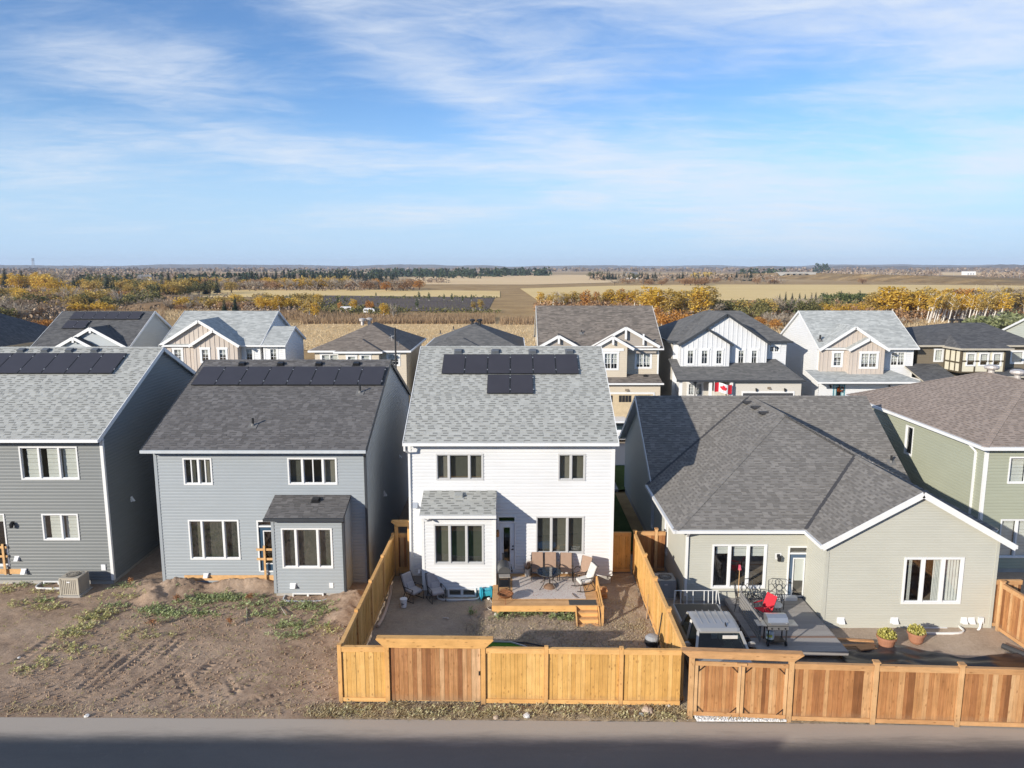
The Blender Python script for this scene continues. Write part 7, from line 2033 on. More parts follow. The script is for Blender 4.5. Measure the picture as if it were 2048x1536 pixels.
def car(kind, paint, label, loc, rz, cat, name):
 # local frame: front towards -y
 t = thing(name, label, cat, loc, rz)
 P = {'pickup': dict(L=5.5, w=0.98, hood=1.14, belt=1.18, roof=1.88, wb0=-1.75, wb1=1.75, c0=-1.42, c1=-0.72, c2=0.80, c3=1.0, deck=1.22, tail=2.72),
   'suv': dict(L=4.7, w=0.93, hood=1.02, belt=1.08, roof=1.74, wb0=-1.42, wb1=1.38, c0=-1.15, c1=-0.45, c2=1.75, c3=2.22, deck=1.0, tail=2.33),
   'sedan': dict(L=4.7, w=0.90, hood=0.90, belt=0.95, roof=1.45, wb0=-1.42, wb1=1.38, c0=-0.95, c1=-0.15, c2=0.95, c3=1.65, deck=1.02, tail=2.33)}[kind]
 w, f = P['w'], -P['L'] / 2
 def sec(w_, z0, z1, r=0.10): return [(-w_ + 0.06, z0), (w_ - 0.06, z0), (w_, z0 + 0.12), (w_, z1 - r), (w_ - r, z1), (-w_ + r, z1), (-w_, z1 - r), (-w_, z0 + 0.12)]
 mb = MB()
 secs = [(f, sec(w * 0.86, 0.42, P['hood'] - 0.22)), (f + 0.08, sec(w * 0.94, 0.32, P['hood'] - 0.10)), (f + 0.5, sec(w, 0.26, P['hood'] - 0.03)), (P['c0'], sec(w, 0.26, P['hood'] + 0.02)), (P['c0'] + 0.25, sec(w, 0.26, P['belt'])),
   (P['c3'] - 0.02, sec(w, 0.26, P['belt'] + 0.02))]
 if kind == 'pickup': secs += [(P['c3'] + 0.02, sec(w, 0.3, P['deck'])), (P['tail'] - 0.05, sec(w, 0.35, P['deck'])), (P['tail'], sec(w * 0.96, 0.45, P['deck'] - 0.05))]
 else: secs += [(P['tail'] - 0.1, sec(w * 0.97, 0.3, P['belt'] - 0.02)), (P['tail'], sec(w * 0.9, 0.45, P['belt'] - 0.12))]
 loft(mb, secs)
 body = mb.build('body', paint, t, world=False)
 bv = body.modifiers.new('soft', 'BEVEL'); bv.width = 0.03; bv.segments = 2; bv.limit_method = 'ANGLE'
 zr, zb = P['roof'], P['belt']; wt = w - 0.21; wb = w - 0.04
 # roof, pillars, glass
 rf = MB(); y1, y2 = P['c1'], P['c2']
 cn = [(y1 - 0.04, wt - 0.05, zr - 0.07), (y1 + 0.12, wt, zr - 0.02), ((y1 + y2) / 2, wt + 0.01, zr), (y2 - 0.1, wt, zr - 0.02), (y2 + 0.04, wt - 0.05, zr - 0.08)]
 loft(rf, [(y, [(-q, z - 0.07), (q, z - 0.07), (q, z - 0.03), (q - 0.09, z), (-q + 0.09, z), (-q, z - 0.03)]) for y, q, z in cn])
 for k in range(-2, 3):
  if kind == 'pickup': rf.box(k * 0.24 - 0.012, k * 0.24 + 0.012, y1 + 0.45, y2 - 0.05, zr - 0.012, zr + 0.014)
 rf.build('roof', paint, t, world=False)
 A0, A1 = Vector((wb, P['c0'] + 0.1, zb)), Vector((wt - 0.03, y1, zr - 0.09)); C0, C1 = Vector((wb, P['c3'] - 0.02, zb)), Vector((wt - 0.03, y2, zr - 0.10))
 mx = lambda v: Vector((-v.x, v.y, v.z))
 pil = MB()
 for a_, b_ in ((A0, A1), (C0, C1), (Vector((wb, (A0.y + C0.y) / 2 + 0.1, zb)), Vector((wt - 0.01, (A1.y + C1.y) / 2 + 0.1, zr - 0.08)))):
  pil.bar(a_, b_, 0.09, 0.07); pil.bar(mx(a_), mx(b_), 0.09, 0.07)
 pil.build('pillars', paint, t, world=False)
 up = Vector((0, 0, 0.0))
 MB().quad(mx(A0), A0, A1, mx(A1)).build('windscreen', M_CARGLASS, t, world=False)
 MB().quad(C0, mx(C0), mx(C1), C1).build('rear_window', M_CARGLASS, t, world=False)
 for q in (lambda v: v, mx):
  o = [q(A0), q(C0), q(C1), q(A1)]
  if q is mx: o = o[::-1]
  MB().quad(*o).build('side_window', M_CARGLASS, t, world=False)
 MB().box(-wb + 0.05, wb - 0.05, P['c0'] + 0.3, P['c3'] - 0.1, zb - 0.35, zb + 0.01).box(-0.62, -0.14, -0.25, -0.05, zb, zb + 0.42).box(0.14, 0.62, -0.25, -0.05, zb, zb + 0.42).build('cabin', plain('cabin_trim', (0.09, 0.085, 0.08), 0.8), t, world=False)
 sw = MB(); sw.tube([(0.38 + 0.18 * math.cos(a), -0.62 - 0.06 * math.sin(a), zb + 0.10 + 0.16 * math.sin(a)) for a in np.linspace(0, 2 * math.pi, 17)], 0.016, 5, cap=False); sw.build('steering_wheel', M_BLACK, t, world=False)
 for sx in (-1, 1):
  for y in (P['wb0'], P['wb1']):
   o = MB().lathe([(0.20, -0.12), (0.35, -0.12), (0.37, -0.08), (0.37, 0.08), (0.35, 0.12), (0.20, 0.12)], 20).build('wheel', M_TYRE, t, world=False)
   o.location = (sx * (w - 0.10), y, 0.37); o.rotation_euler = (0, R(90), 0)
   h_ = MB().lathe([(0.02, -0.125), (0.21, -0.125), (0.22, 0.125), (0.02, 0.125)], 14).build('rim', M_STEEL, o, world=False)
  MB().prism([(sx * (w - 0.42), f - 0.006, P['hood'] - 0.42), (sx * (w - 0.12), f + 0.03, P['hood'] - 0.42), (sx * (w - 0.10), f + 0.05, P['hood'] - 0.24), (sx * (w - 0.42), f - 0.004, P['hood'] - 0.24)], (0, 0.06, 0)).build('headlight', M_LAMP, t, world=False)
  ty = P['tail']; MB().box(sx * (w - 0.28), sx * (w - 0.06), ty - 0.03, ty + 0.015, 0.72, P['belt'] - 0.16).build('tail_light', M_TAIL, t, world=False)
  m_ = MB().lathe([(0.02, -0.05), (0.10, -0.045), (0.12, 0), (0.10, 0.05), (0.02, 0.06)], 12, (0, 0, 0), 0, 1.25, 0.9).build('wing_mirror', paint, t, world=False)
  m_.location = (sx * (w + 0.17), P['c0'] + 0.62, zb + 0.17); m_.rotation_euler = (R(90), 0, 0)
  MB().bar((sx * (w - 0.05), P['c0'] + 0.62, zb + 0.10), (sx * (w + 0.10), P['c0'] + 0.62, zb + 0.15), 0.04).build('mirror_arm', M_BLACK, t, world=False)
 MB().box(-w * 0.55, w * 0.55, f - 0.012, f + 0.02, 0.55, P['hood'] - 0.26).build('grille', M_BLACK, t, world=False)
 MB().box(-w * 0.9, w * 0.9, f - 0.05, f + 0.05, 0.36, 0.53).build('bumper', M_BLACK if kind != 'pickup' else M_STEEL, t, world=False)
 MB().box(-w * 0.88, w * 0.88, P['tail'] - 0.04, P['tail'] + 0.05, 0.40, 0.58).build('bumper', M_BLACK, t, world=False)
 return t
TR = car('pickup', M_SILVER, 'silver pickup truck parked behind the double cedar gate', (7.32, 25.20, 0.0), 0.0, 'pickup truck', 'pickup_truck')
MB().box(-0.84, 0.84, 1.12, 2.62, 1.0, 1.228).build('bed_liner', M_BLACK, TR, world=False)
o = MB().prism([(0.30, -0.52, 1.865), (0.30, -0.34, 1.865), (0.30, -0.36, 1.96)], (0.03, 0, 0)).build('roof_aerial', M_BLACK, TR, world=False)
sr = MB().box(0.08, 0.6, -0.93, -0.90, 1.62, 1.74); sr.build('sun_visor', M_CUSH, TR, world=False)
# white tubular rack standing behind the truck
t = thing('tube_rack', 'white tubular rack with upright bars standing behind the silver pickup', 'rack', (7.35, 28.35, 0.0))
M_RACK = plain('white_tube', (0.70, 0.70, 0.68), 0.4, 0.4)
z0, z1 = 0.95, 1.55
MB().tube([(-0.95, -0.6, 0), (-0.75, 0, z1), (1.0, 0, z1), (1.15, -0.6, 0)], 0.022, 6).build('top_rail', M_RACK, t, world=False)
MB().tube([(-0.80, -0.1, z0), (1.05, -0.1, z0)], 0.024, 6).build('lower_rail', M_RACK, t, world=False)
for x in (-0.5, -0.25, 0.0, 0.45, 0.62, 0.8): MB().tube([(x, -0.06, z0), (x, 0, z1)], 0.018, 5).build('upright', M_RACK, t, world=False)
for x in (-0.7, 0.95): MB().tube([(x, 0.0, z1), (x * 1.1, 0.35, 0)], 0.026, 6).build('leg', M_RACK, t, world=False)
# gas grill on the deck
t = thing('gas_grill', 'stainless gas grill with side shelves on the bungalow deck', 'grill', (9.98, 26.25, ez_))
M_STN = plain('stainless', (0.55, 0.55, 0.55), 0.28, 0.5, 0.8, 0.06, 4)
mb = MB(); pts = [(-0.28, 0.82), (-0.27, 0.95), (-0.17, 1.10), (0.05, 1.16), (0.26, 1.10), (0.28, 0.82)]
mb.prism([(-0.38, y, z) for y, z in pts], (0.76, 0, 0)); mb.build('lid', M_STN, t, world=False)
MB().box(-0.38, 0.38, -0.27, 0.28, 0.66, 0.815).build('firebox', M_BLACK, t, world=False)
MB().box(-0.39, 0.39, -0.30, -0.272, 0.68, 0.80).build('control_panel', M_STN, t, world=False)
for x in (-0.25, 0, 0.25): o = MB().lathe([(0.03, 0), (0.03, 0.035)], 10).build('knob', M_BLACK, t, world=False); o.location = (x, -0.30, 0.74); o.rotation_euler = (R(90), 0, 0)
MB().tube([(-0.30, -0.28, 0.93), (-0.30, -0.34, 0.94), (0.30, -0.34, 0.94), (0.30, -0.28, 0.93)], 0.014, 6).build('handle', M_STN, t, world=False)
for sx in (-1, 1): MB().box(sx * 0.40, sx * 0.76, -0.24, 0.24, 0.80, 0.83).build('side_shelf', M_STN, t, world=False)
for sx in (-0.34, 0.34):
 for sy in (-0.22, 0.22): MB().bar((sx, sy, 0.66), (sx, sy, 0.06), 0.04).build('leg', M_BLACK, t, world=False)
for sx in (-0.34, 0.34): o = MB().lathe([(0.02, -0.03), (0.09, -0.03), (0.09, 0.03), (0.02, 0.03)], 12).build('wheel', M_BLACK, t, world=False); o.location = (sx, -0.22, 0.09); o.rotation_euler = (0, R(90), 0)
MB().box(-0.34, 0.34, -0.22, 0.22, 0.14, 0.16).build('bottom_shelf', M_BLACK, t, world=False)
t = thing('gas_bottle', 'white gas bottle with a yellow label under the stainless grill', 'gas bottle', (9.80, 26.28, ez_ + 0.165))
MB().lathe([(0.10, 0.0), (0.15, 0.02), (0.155, 0.10), (0.155, 0.26), (0.12, 0.34), (0.05, 0.37), (0.05, 0.40)], 18).build('tank', plain('white_enamel', (0.72, 0.73, 0.74), 0.35, 0.5), t, world=False)
mb = MB(); q = np.linspace(3.6, 4.9, 7)
for u0, u1 in zip(q, q[1:]): mb.quad(*[(0.157 * math.cos(u), 0.157 * math.sin(u), z) for u, z in ((u0, 0.12), (u1, 0.12), (u1, 0.22), (u0, 0.22))])
mb.build('label', plain('yellow_label', (0.70, 0.68, 0.12), 0.6), t, world=False)
MB().tube([(0.07 * math.cos(a), 0.07 * math.sin(a), 0.45) for a in np.linspace(0, 2 * math.pi, 13)], 0.015, 5, cap=False).build('collar', M_VENT, t, world=False)
# scrolled iron chairs
def iron_chair():
 t = thing('iron_chair', '', 'chair')
 M = plain('wrought_iron', (0.05, 0.05, 0.052), 0.5, 0.4)
 MB().tube([(-0.27, 0.26, 0.42), (-0.27, 0.36, 0.98), (-0.14, 0.39, 1.06), (0.14, 0.39, 1.06), (0.27, 0.36, 0.98), (0.27, 0.26, 0.42)], 0.017, 6).build('back_frame', M, t, world=False)
 mb = MB()
 for s in (-1, 1):
  mb.tube([(s * 0.24, 0.28, 0.5), (s * 0.02, 0.31, 0.66), (s * -0.16, 0.34, 0.86), (s * -0.10, 0.37, 1.02)], 0.011, 5)
  mb.tube([(s * 0.26, 0.32, 0.8), (s * 0.12, 0.33, 0.84), (s * 0.02, 0.31, 0.72), (s * 0.10, 0.29, 0.56), (s * 0.24, 0.27, 0.46)], 0.011, 5)
 mb.tube([(0.07 * math.cos(a), 0.33, 0.77 + 0.10 * math.sin(a)) for a in np.linspace(0, 2 * math.pi, 13)], 0.011, 5, cap=False)
 mb.build('back_scrolls', M, t, world=False)
 st = MB(); st.tube([(-0.27, -0.26, 0.42), (0.27, -0.26, 0.42), (0.27, 0.26, 0.42), (-0.27, 0.26, 0.42), (-0.27, -0.26, 0.42)], 0.016, 6)
 for k in range(7): st.bar((-0.25 + k * 0.083, -0.26, 0.42), (-0.25 + k * 0.083, 0.26, 0.42), 0.03, 0.008)
 st.build('seat', M, t, world=False)
 for s in (-1, 1):
  MB().tube([(s * 0.28, -0.26, 0.0), (s * 0.29, -0.28, 0.5), (s * 0.30, -0.18, 0.66), (s * 0.30, 0.05, 0.66), (s * 0.28, 0.30, 0.60)], 0.015, 6).build('armrest', M, t, world=False)
  MB().tube([(s * 0.27, 0.25, 0.42), (s * 0.29, 0.34, 0.0)], 0.015, 6).build('leg', M, t, world=False)
 return t
c = iron_chair(); c.location = (10.08, 29.35, ez_); c.rotation_euler.z = R(20); tag(c, 'black iron chair with scrolled back left of the bungalow door, under the window', 'chair', 'scrolled iron chairs on the bungalow deck')
c2 = copy_tree(c); c2.location = (11.10, 29.35, ez_); c2.rotation_euler.z = R(-12); tag(c2, 'black iron chair with scrolled back nearest the bungalow door', 'chair', 'scrolled iron chairs on the bungalow deck')
c2 = copy_tree(c); c2.location = (9.62, 28.98, ez_); c2.rotation_euler.z = R(70); tag(c2, 'black iron chair with scrolled back at the left edge of the bungalow deck', 'chair', 'scrolled iron chairs on the bungalow deck')
# red folding chair
t = thing('folding_chair', 'bright red fabric folding chair on the bungalow deck', 'chair', (10.18, 28.15, ez_), R(-62))
M_REDF = plain('red_fabric', (0.55, 0.035, 0.05), 0.85, 0.1)
MB().prism([(-0.26, 0.20, 0.42), (0.26, 0.20, 0.42), (0.26, 0.46, 0.98), (-0.26, 0.46, 0.98)], (0, -0.015, 0.01)).build('back', M_REDF, t, world=False)
MB().prism([(-0.26, -0.24, 0.46), (0.26, -0.24, 0.46), (0.26, 0.20, 0.40), (-0.26, 0.20, 0.40)], (0, 0, -0.02)).build('seat', M_REDF, t, world=False)
for s in (-1, 1):
 MB().tube([(s * 0.27, -0.25, 0.0), (s * 0.27, 0.25, 0.45), (s * 0.27, 0.46, 0.98)], 0.012, 5).build('leg', M_BLACK, t, world=False)
 MB().tube([(s * 0.27, 0.28, 0.0), (s * 0.27, -0.25, 0.46), (s * 0.27, -0.25, 0.66)], 0.012, 5).build('leg', M_BLACK, t, world=False)
 MB().box(s * 0.25, s * 0.31, -0.27, 0.22, 0.655, 0.675).build('armrest', M_REDF, t, world=False)
# round white topped side table
t = thing('side_table', 'low round table with a pale top between red chair and bungalow door', 'table', (10.78, 28.75, ez_))
MB().lathe([(0.02, 0.36), (0.36, 0.36), (0.37, 0.375), (0.36, 0.39), (0.02, 0.39)], 24).build('tabletop', plain('pale_top', (0.55, 0.56, 0.54), 0.3, 0.5), t, world=False)
for k in range(4):
 a = R(45 + 90 * k); MB().tube([(0.28 * math.cos(a), 0.28 * math.sin(a), 0.36), (0.33 * math.cos(a), 0.33 * math.sin(a), 0.0)], 0.014, 5).build('leg', M_BLACK, t, world=False)
# long grey slatted screen propped on the deck edge, planters, broom
t = thing('slatted_screen', 'long grey slatted screen propped along the left edge of the bungalow deck', 'screen', (9.42, 27.6, ez_))
M_SCR = plain('weathered_grey', (0.25, 0.24, 0.23), 0.8)
for k in range(6): MB().box(-0.02, 0.02, -1.25, 1.25, 0.06 + k * 0.15, 0.17 + k * 0.15).build('slat', M_SCR, t, world=False)
for y in (-1.2, 0, 1.2): MB().box(0.021, 0.06, y - 0.04, y + 0.04, 0, 0.96).build('upright', M_SCR, t, world=False)
def planter(label, x, y, z, rx, gp):
 t = thing('planter', label, 'planter', (x, y, z), 0, gp)
 MB().lathe([(0.13 * rx, 0), (0.19 * rx, 0.30), (0.21 * rx, 0.31), (0.21 * rx, 0.35), (0.18 * rx, 0.35), (0.17 * rx, 0.30)], 16).build('pot', plain('charcoal_pot', (0.06, 0.065, 0.08), 0.5), t, world=False)
 mb = MB(); blades(mb, (0, 0, 0.28), 40, 0.16, 0.2, 0.014); mb.build('dead_plant', leaf_mat('withered', [(0.1, (0.10, 0.07, 0.05)), (0.9, (0.22, 0.15, 0.10))], 0.0), t, world=False)
planter('charcoal planter with withered plant beside the truck bed', 9.02, 27.95, 0, 1.1, 'charcoal planters by the bungalow deck'); planter('charcoal planter with withered plant nearer the truck mirror', 9.05, 26.55, 0, 1.25, 'charcoal planters by the bungalow deck')
t = thing('broom', 'pink broom with wooden handle leaning on the bungalow window', 'broom', (9.70, 29.95, ez_))
MB().tube([(0, 0, 0.0), (0.06, 0.16, 1.35)], 0.014, 6).build('handle', M_LEDGER, t, world=False)
MB().prism([(0.0, 0.14, 1.28), (0.13, 0.14, 1.28), (0.10, 0.18, 1.50), (0.03, 0.18, 1.50)], (0, 0.05, 0)).build('head', plain('pink_plastic', (0.60, 0.10, 0.15), 0.5), t, world=False)
# terracotta pots with yellow plants
YEL = leaf_mat('yellow_foliage', [(0.1, (0.30, 0.27, 0.05)), (0.5, (0.55, 0.50, 0.14)), (0.9, (0.70, 0.64, 0.30))], 0.3)
for x, y, k, lb in ((14.42, 26.62, 1.0, 'terracotta pot of yellowed plant standing on the black sheeting'), (15.78, 27.0, 0.93, 'terracotta pot of yellowed plant in front of the window well')):
 t = thing('terracotta_pot', lb, 'flower pot', (x, y, 0.02), 0, 'terracotta pots in the bungalow yard')
 MB().lathe([(0.20 * k, 0), (0.27 * k, 0.10 * k), (0.33 * k, 0.38 * k), (0.37 * k, 0.40 * k), (0.37 * k, 0.48 * k), (0.33 * k, 0.48 * k), (0.31 * k, 0.40 * k)], 22).build('pot', plain('terracotta', (0.36, 0.17, 0.105), 0.8, 0.15, 0, 0.15, 6), t, world=False)
 MB().lathe([(0.01, 0.405 * k), (0.31 * k, 0.405 * k), (0.31 * k, 0.41 * k), (0.01, 0.42 * k)], 16).build('soil', plain('potting_soil', (0.06, 0.045, 0.035), 0.95), t, world=False)
 V, Fq = [], []
 for q in range(420):
  a = random.uniform(0, 2 * math.pi); r_ = 0.34 * k * math.sqrt(random.random()); z = 0.42 * k + random.uniform(0.02, 0.34) * k * (1.1 - (r_ / 0.38) ** 2 * 0.7)
  c = Vector((r_ * math.cos(a), r_ * math.sin(a), z)); d1_ = Vector((random.gauss(0, 1), random.gauss(0, 1), random.gauss(0.5, 1))).normalized() * 0.055; d2_ = d1_.cross(Vector((random.gauss(0, 1), random.gauss(0, 1), random.gauss(0, 1)))).normalized() * 0.028
  i = len(V); V += [tuple(c - d1_), tuple(c + d2_), tuple(c + d1_), tuple(c - d2_)]; Fq.append((i, i + 1, i + 2, i + 3))
 put('foliage', np_mesh('foliage', V, Fq, YEL), t)
# black landscape sheeting in folds
def sheet_h(X, Y):
 return 0.05 + 0.055 * np.sin(X * 2.2 + 3.0 * vnoise(X, Y, 5, 0.7)) * np.clip((Y - 24.0) / 1.2, 0, 1) + 0.08 * vnoise(X, Y * 2.5, 7, 1.6) + 0.05 * np.abs(np.sin(Y * 5 + X * 0.9 + 2 * vnoise(X, Y, 9, 0.8)))
nx, ny = 120, 60
Xg, tg_ = np.meshgrid(np.linspace(12.3, 19.7, nx), np.linspace(0, 1, ny))
top = 26.35 + 0.25 * np.sin(Xg * 1.4) - 0.55 * np.clip((Xg - 15.6) / 2, 0, 1)
Yg = 22.2 + tg_ * (top - 22.2)
V = np.stack([Xg, Yg, sheet_h(Xg, Yg)], -1).reshape(-1, 3); ii = np.arange(nx * ny).reshape(ny, nx)
me = np_mesh('landscape_sheeting', V, np.stack([ii[:-1, :-1], ii[:-1, 1:], ii[1:, 1:], ii[1:, :-1]], -1).reshape(-1, 4), plain('black_sheeting', (0.032, 0.030, 0.034), 0.34, 0.5, 0, 0.3, 2))
me.polygons.foreach_set('use_smooth', [True] * len(me.polygons))
tag(put('landscape_sheeting', me), 'wrinkled black landscape sheeting spread inside the bungalow fence', 'sheeting')
for k, (a, b_, w_, lb) in enumerate((((12.6, 27.15, 0.10), (14.1, 26.95, 0.10), 0.14, 'long plank lying between bungalow deck and terracotta pot'), ((12.7, 26.55, 0.12), (14.0, 26.62, 0.12), 0.16, 'shorter plank lying on the black sheeting beside the deck'), ((13.2, 26.3, 0.14), (13.9, 26.42, 0.14), 0.26, 'wide cut board lying on the black sheeting left of the pot'))):
 tag(MB().bar(a, b_, w_, 0.05).build('plank', LUM), lb, 'plank', 'loose planks by the bungalow deck')
tag(MB().tube([(18.9, 26.6, 0.10), (19.5, 25.6, 0.10)], 0.11, 10).build('sheeting_roll', plain('black_roll', (0.045, 0.045, 0.048), 0.7)), 'short dark roll lying at the foot of the right cedar fence', 'roll')
# antenna pole across the street
pt, pb2 = at(790, 655, 62), at(790, 735, 62)
t = thing('antenna_pole', 'thin black pole with a small antenna in front of the beige hip-roofed house', 'pole', (pt.x, 62, 0.0))
MB().tube([(0, 0, 0), (0, 0, pt.z)], 0.075, 8).build('mast', M_BLACK, t, world=False)
z = at(790, 670, 62).z
mb = MB(); mb.tube([(-0.55, 0, z - 0.25), (0.05, 0, z + 0.02), (0.1, 0, z + 0.3)], 0.022, 5); mb.tube([(-0.42, 0, z + 0.05), (-0.1, 0, z - 0.18)], 0.018, 5); mb.tube([(-0.3, 0, z - 0.1), (-0.28, 0, z - 0.5)], 0.02, 5); mb.tube([(0.25, 0, z - 0.9), (0.25, 0, z - 0.5)], 0.018, 5)
mb.build('antenna', M_STEEL, t, world=False)
# cars seen through the gap
M_CARW = plain('white_paint', (0.72, 0.72, 0.72), 0.25, 0.6); M_CARB = plain('black_paint', (0.02, 0.024, 0.035), 0.2, 0.6)
car('suv', M_CARW, 'white car parked on the driveway of the beige craftsman house', (9.0, 62.2, 0.1), R(180), 'car', 'parked_car')
car('sedan', M_CARB, 'black car parked on the near driveway in the gap right of the white house', (6.0, 50.2, 0.09), R(180), 'car', 'parked_car')

# ================================================================== trees and shrubs beyond the houses
ORD = ['first', 'second', 'third', 'fourth', 'fifth', 'sixth', 'seventh', 'eighth', 'ninth', 'tenth', 'eleventh', 'twelfth', 'thirteenth', 'fourteenth', 'fifteenth', 'sixteenth', 'seventeenth', 'eighteenth', 'nineteenth', 'twentieth']
ORD += ['twenty-' + o for o in ORD[:9]] + ['thirtieth'] + ['thirty-' + o for o in ORD[:9]] + ['fortieth'] + ['forty-' + o for o in ORD[:9]] + ['fiftieth'] + ['fifty-' + o for o in ORD[:9]] + ['sixtieth'] + ['sixty-' + o for o in ORD[:9]]
LF_GOLD = leaf_mat('golden_leaves', [(0.05, (0.28, 0.17, 0.03)), (0.35, (0.52, 0.33, 0.045)), (0.65, (0.68, 0.44, 0.07)), (0.95, (0.80, 0.57, 0.14))], 0.4)
LF_OCHRE = leaf_mat('ochre_leaves', [(0.05, (0.22, 0.15, 0.05)), (0.4, (0.42, 0.29, 0.08)), (0.7, (0.56, 0.40, 0.12)), (0.95, (0.64, 0.49, 0.20))], 0.4)
LF_ORANGE = leaf_mat('orange_leaves', [(0.05, (0.22, 0.09, 0.025)), (0.4, (0.42, 0.19, 0.045)), (0.7, (0.56, 0.28, 0.07)), (0.95, (0.62, 0.36, 0.12))], 0.3)
LF_RUSSET = leaf_mat('russet_leaves', [(0.05, (0.17, 0.095, 0.055)), (0.4, (0.33, 0.195, 0.105)), (0.75, (0.45, 0.28, 0.15)), (0.95, (0.52, 0.35, 0.21))], 0.3)
LF_OLIVE = leaf_mat('olive_leaves', [(0.05, (0.065, 0.07, 0.03)), (0.4, (0.13, 0.125, 0.05)), (0.75, (0.22, 0.20, 0.075)), (0.95, (0.30, 0.25, 0.10))], 0.2)
LF_GREEN = leaf_mat('green_leaves', [(0.05, (0.035, 0.055, 0.022)), (0.5, (0.085, 0.115, 0.04)), (0.95, (0.17, 0.19, 0.075))], 0.2)
LF_SAGE = leaf_mat('silver_green_leaves', [(0.05, (0.10, 0.115, 0.05)), (0.5, (0.22, 0.24, 0.11)), (0.95, (0.36, 0.37, 0.22))], 0.2)
LF_SPRUCE = leaf_mat('spruce_needles', [(0.05, (0.012, 0.022, 0.014)), (0.5, (0.028, 0.046, 0.027)), (0.95, (0.06, 0.08, 0.045))], 0.0)
LF_TWIG = leaf_mat('bare_twigs', [(0.05, (0.20, 0.16, 0.12)), (0.5, (0.35, 0.29, 0.225)), (0.95, (0.50, 0.44, 0.36))], 0.0)
LF_DARKT = leaf_mat('dark_twigs', [(0.05, (0.12, 0.085, 0.06)), (0.5, (0.24, 0.175, 0.125)), (0.95, (0.36, 0.275, 0.195))], 0.0)
BK_PALE = plain('pale_bark', (0.60, 0.56, 0.50), 0.85, 0.1, 0, 0.2, 5)
BK_DARK = plain('dark_bark', (0.12, 0.09, 0.07), 0.9, 0.1)
rt = random.Random(11)
def rv(): return Vector((rt.gauss(0, 1), rt.gauss(0, 1), rt.gauss(0, 1)))
def leafquads(cs, size, flat=1.0):
 V, F = [], []
 for c in cs:
  d = rv().normalized() * size * rt.uniform(0.6, 1.3); e = d.cross(rv()).normalized() * size * rt.uniform(0.35, 0.75)
  d.z *= flat
  i = len(V); V += [tuple(c - d), tuple(c + e), tuple(c + d), tuple(c - e)]; F.append((i, i + 1, i + 2, i + 3))
 return V, F
def lobes(spec, n):
 out = []
 tot = sum(r * r for _, r, _ in spec)
 for c, r, sq in spec:
  for k in range(max(6, int(n * r * r / tot))):
   d = rv().normalized() * r * (rt.random() ** 0.45)
   d.z *= sq; out.append(Vector(c) + d)
 return out
def trunk_mesh(name, h, r, mat, limbs=(), lean=0.0, forks=1):
 mb = MB()
 for f in range(forks):
  a = 2 * math.pi * f / max(1, forks) + rt.random(); sp = 0.0 if forks == 1 else rt.uniform(0.08, 0.2)
  mb.tube([(0, 0, -0.02), (lean * 0.4 + sp * 0.4 * math.cos(a), sp * 0.4 * math.sin(a), h * 0.45), (lean + sp * math.cos(a), sp * math.sin(a), h)], [r, r * 0.75, r * 0.25], 5)
 for k in range(7):
  a = rt.uniform(0, 6.28); z = h * rt.uniform(0.4, 0.9)
  mb.tube([(lean * z / h, 0, z), (lean * z / h + 0.14 * math.cos(a), 0.14 * math.sin(a), z + 0.13)], [r * 0.4, r * 0.12], 4)
 return mb.mesh(name, mat)
def proto_aspen(seed, fullness=420, lean=0.05, cw=0.19):
 rt.seed(seed)
 sp = [((rt.uniform(-.07, .07) + lean * 0.7, rt.uniform(-.07, .07), z), cw * k, 1.0) for z, k in ((0.48, .62), (0.58, .9), (0.70, 1.0), (0.82, .8), (0.92, .45)) if lean < 0.15 or z > 0.55]
 sp += [((rt.uniform(-.1, .1), rt.uniform(-.1, .1), z), cw * k, 1.0) for z, k in ((0.32, .55), (0.40, .6))] if lean < 0.15 else []
 sp += [((rt.uniform(-.16, .16) + lean * 0.7, rt.uniform(-.16, .16), rt.uniform(.45, .85)), cw * .5, 0.9) for _ in range(5)]
 V, F = leafquads(lobes(sp, fullness), 0.030)
 return (V, F), trunk_mesh('trunk', 0.92, 0.019 if lean < 0.15 else 0.026, BK_PALE, lean=lean)
def proto_round(seed, n=800, h0=0.12, wide=0.42):
 rt.seed(seed)
 sp = [((rt.uniform(-wide, wide) * 0.6, rt.uniform(-wide, wide) * 0.6, rt.uniform(h0 + 0.2, 0.78)), rt.uniform(0.16, 0.27), 0.85) for _ in range(9)] + [((0, 0, 0.5), 0.36, 1.0)]
 V, F = leafquads([c for c in lobes(sp, n) if c.z > 0.02], 0.040)
 return (V, F), trunk_mesh('trunk', 0.7, 0.022, BK_DARK, forks=3)
def proto_bush(seed, n=620, wide=0.7):
 rt.seed(seed)
 sp = [((rt.uniform(-wide, wide), rt.uniform(-wide, wide) * 0.7, rt.uniform(0.2, 0.62)), rt.uniform(0.22, 0.36), 0.9) for _ in range(9)]
 V, F = leafquads([c for c in lobes(sp, n) if c.z > 0.0], 0.060)
 return (V, F), trunk_mesh('stem', 0.5, 0.02, BK_DARK, forks=4)
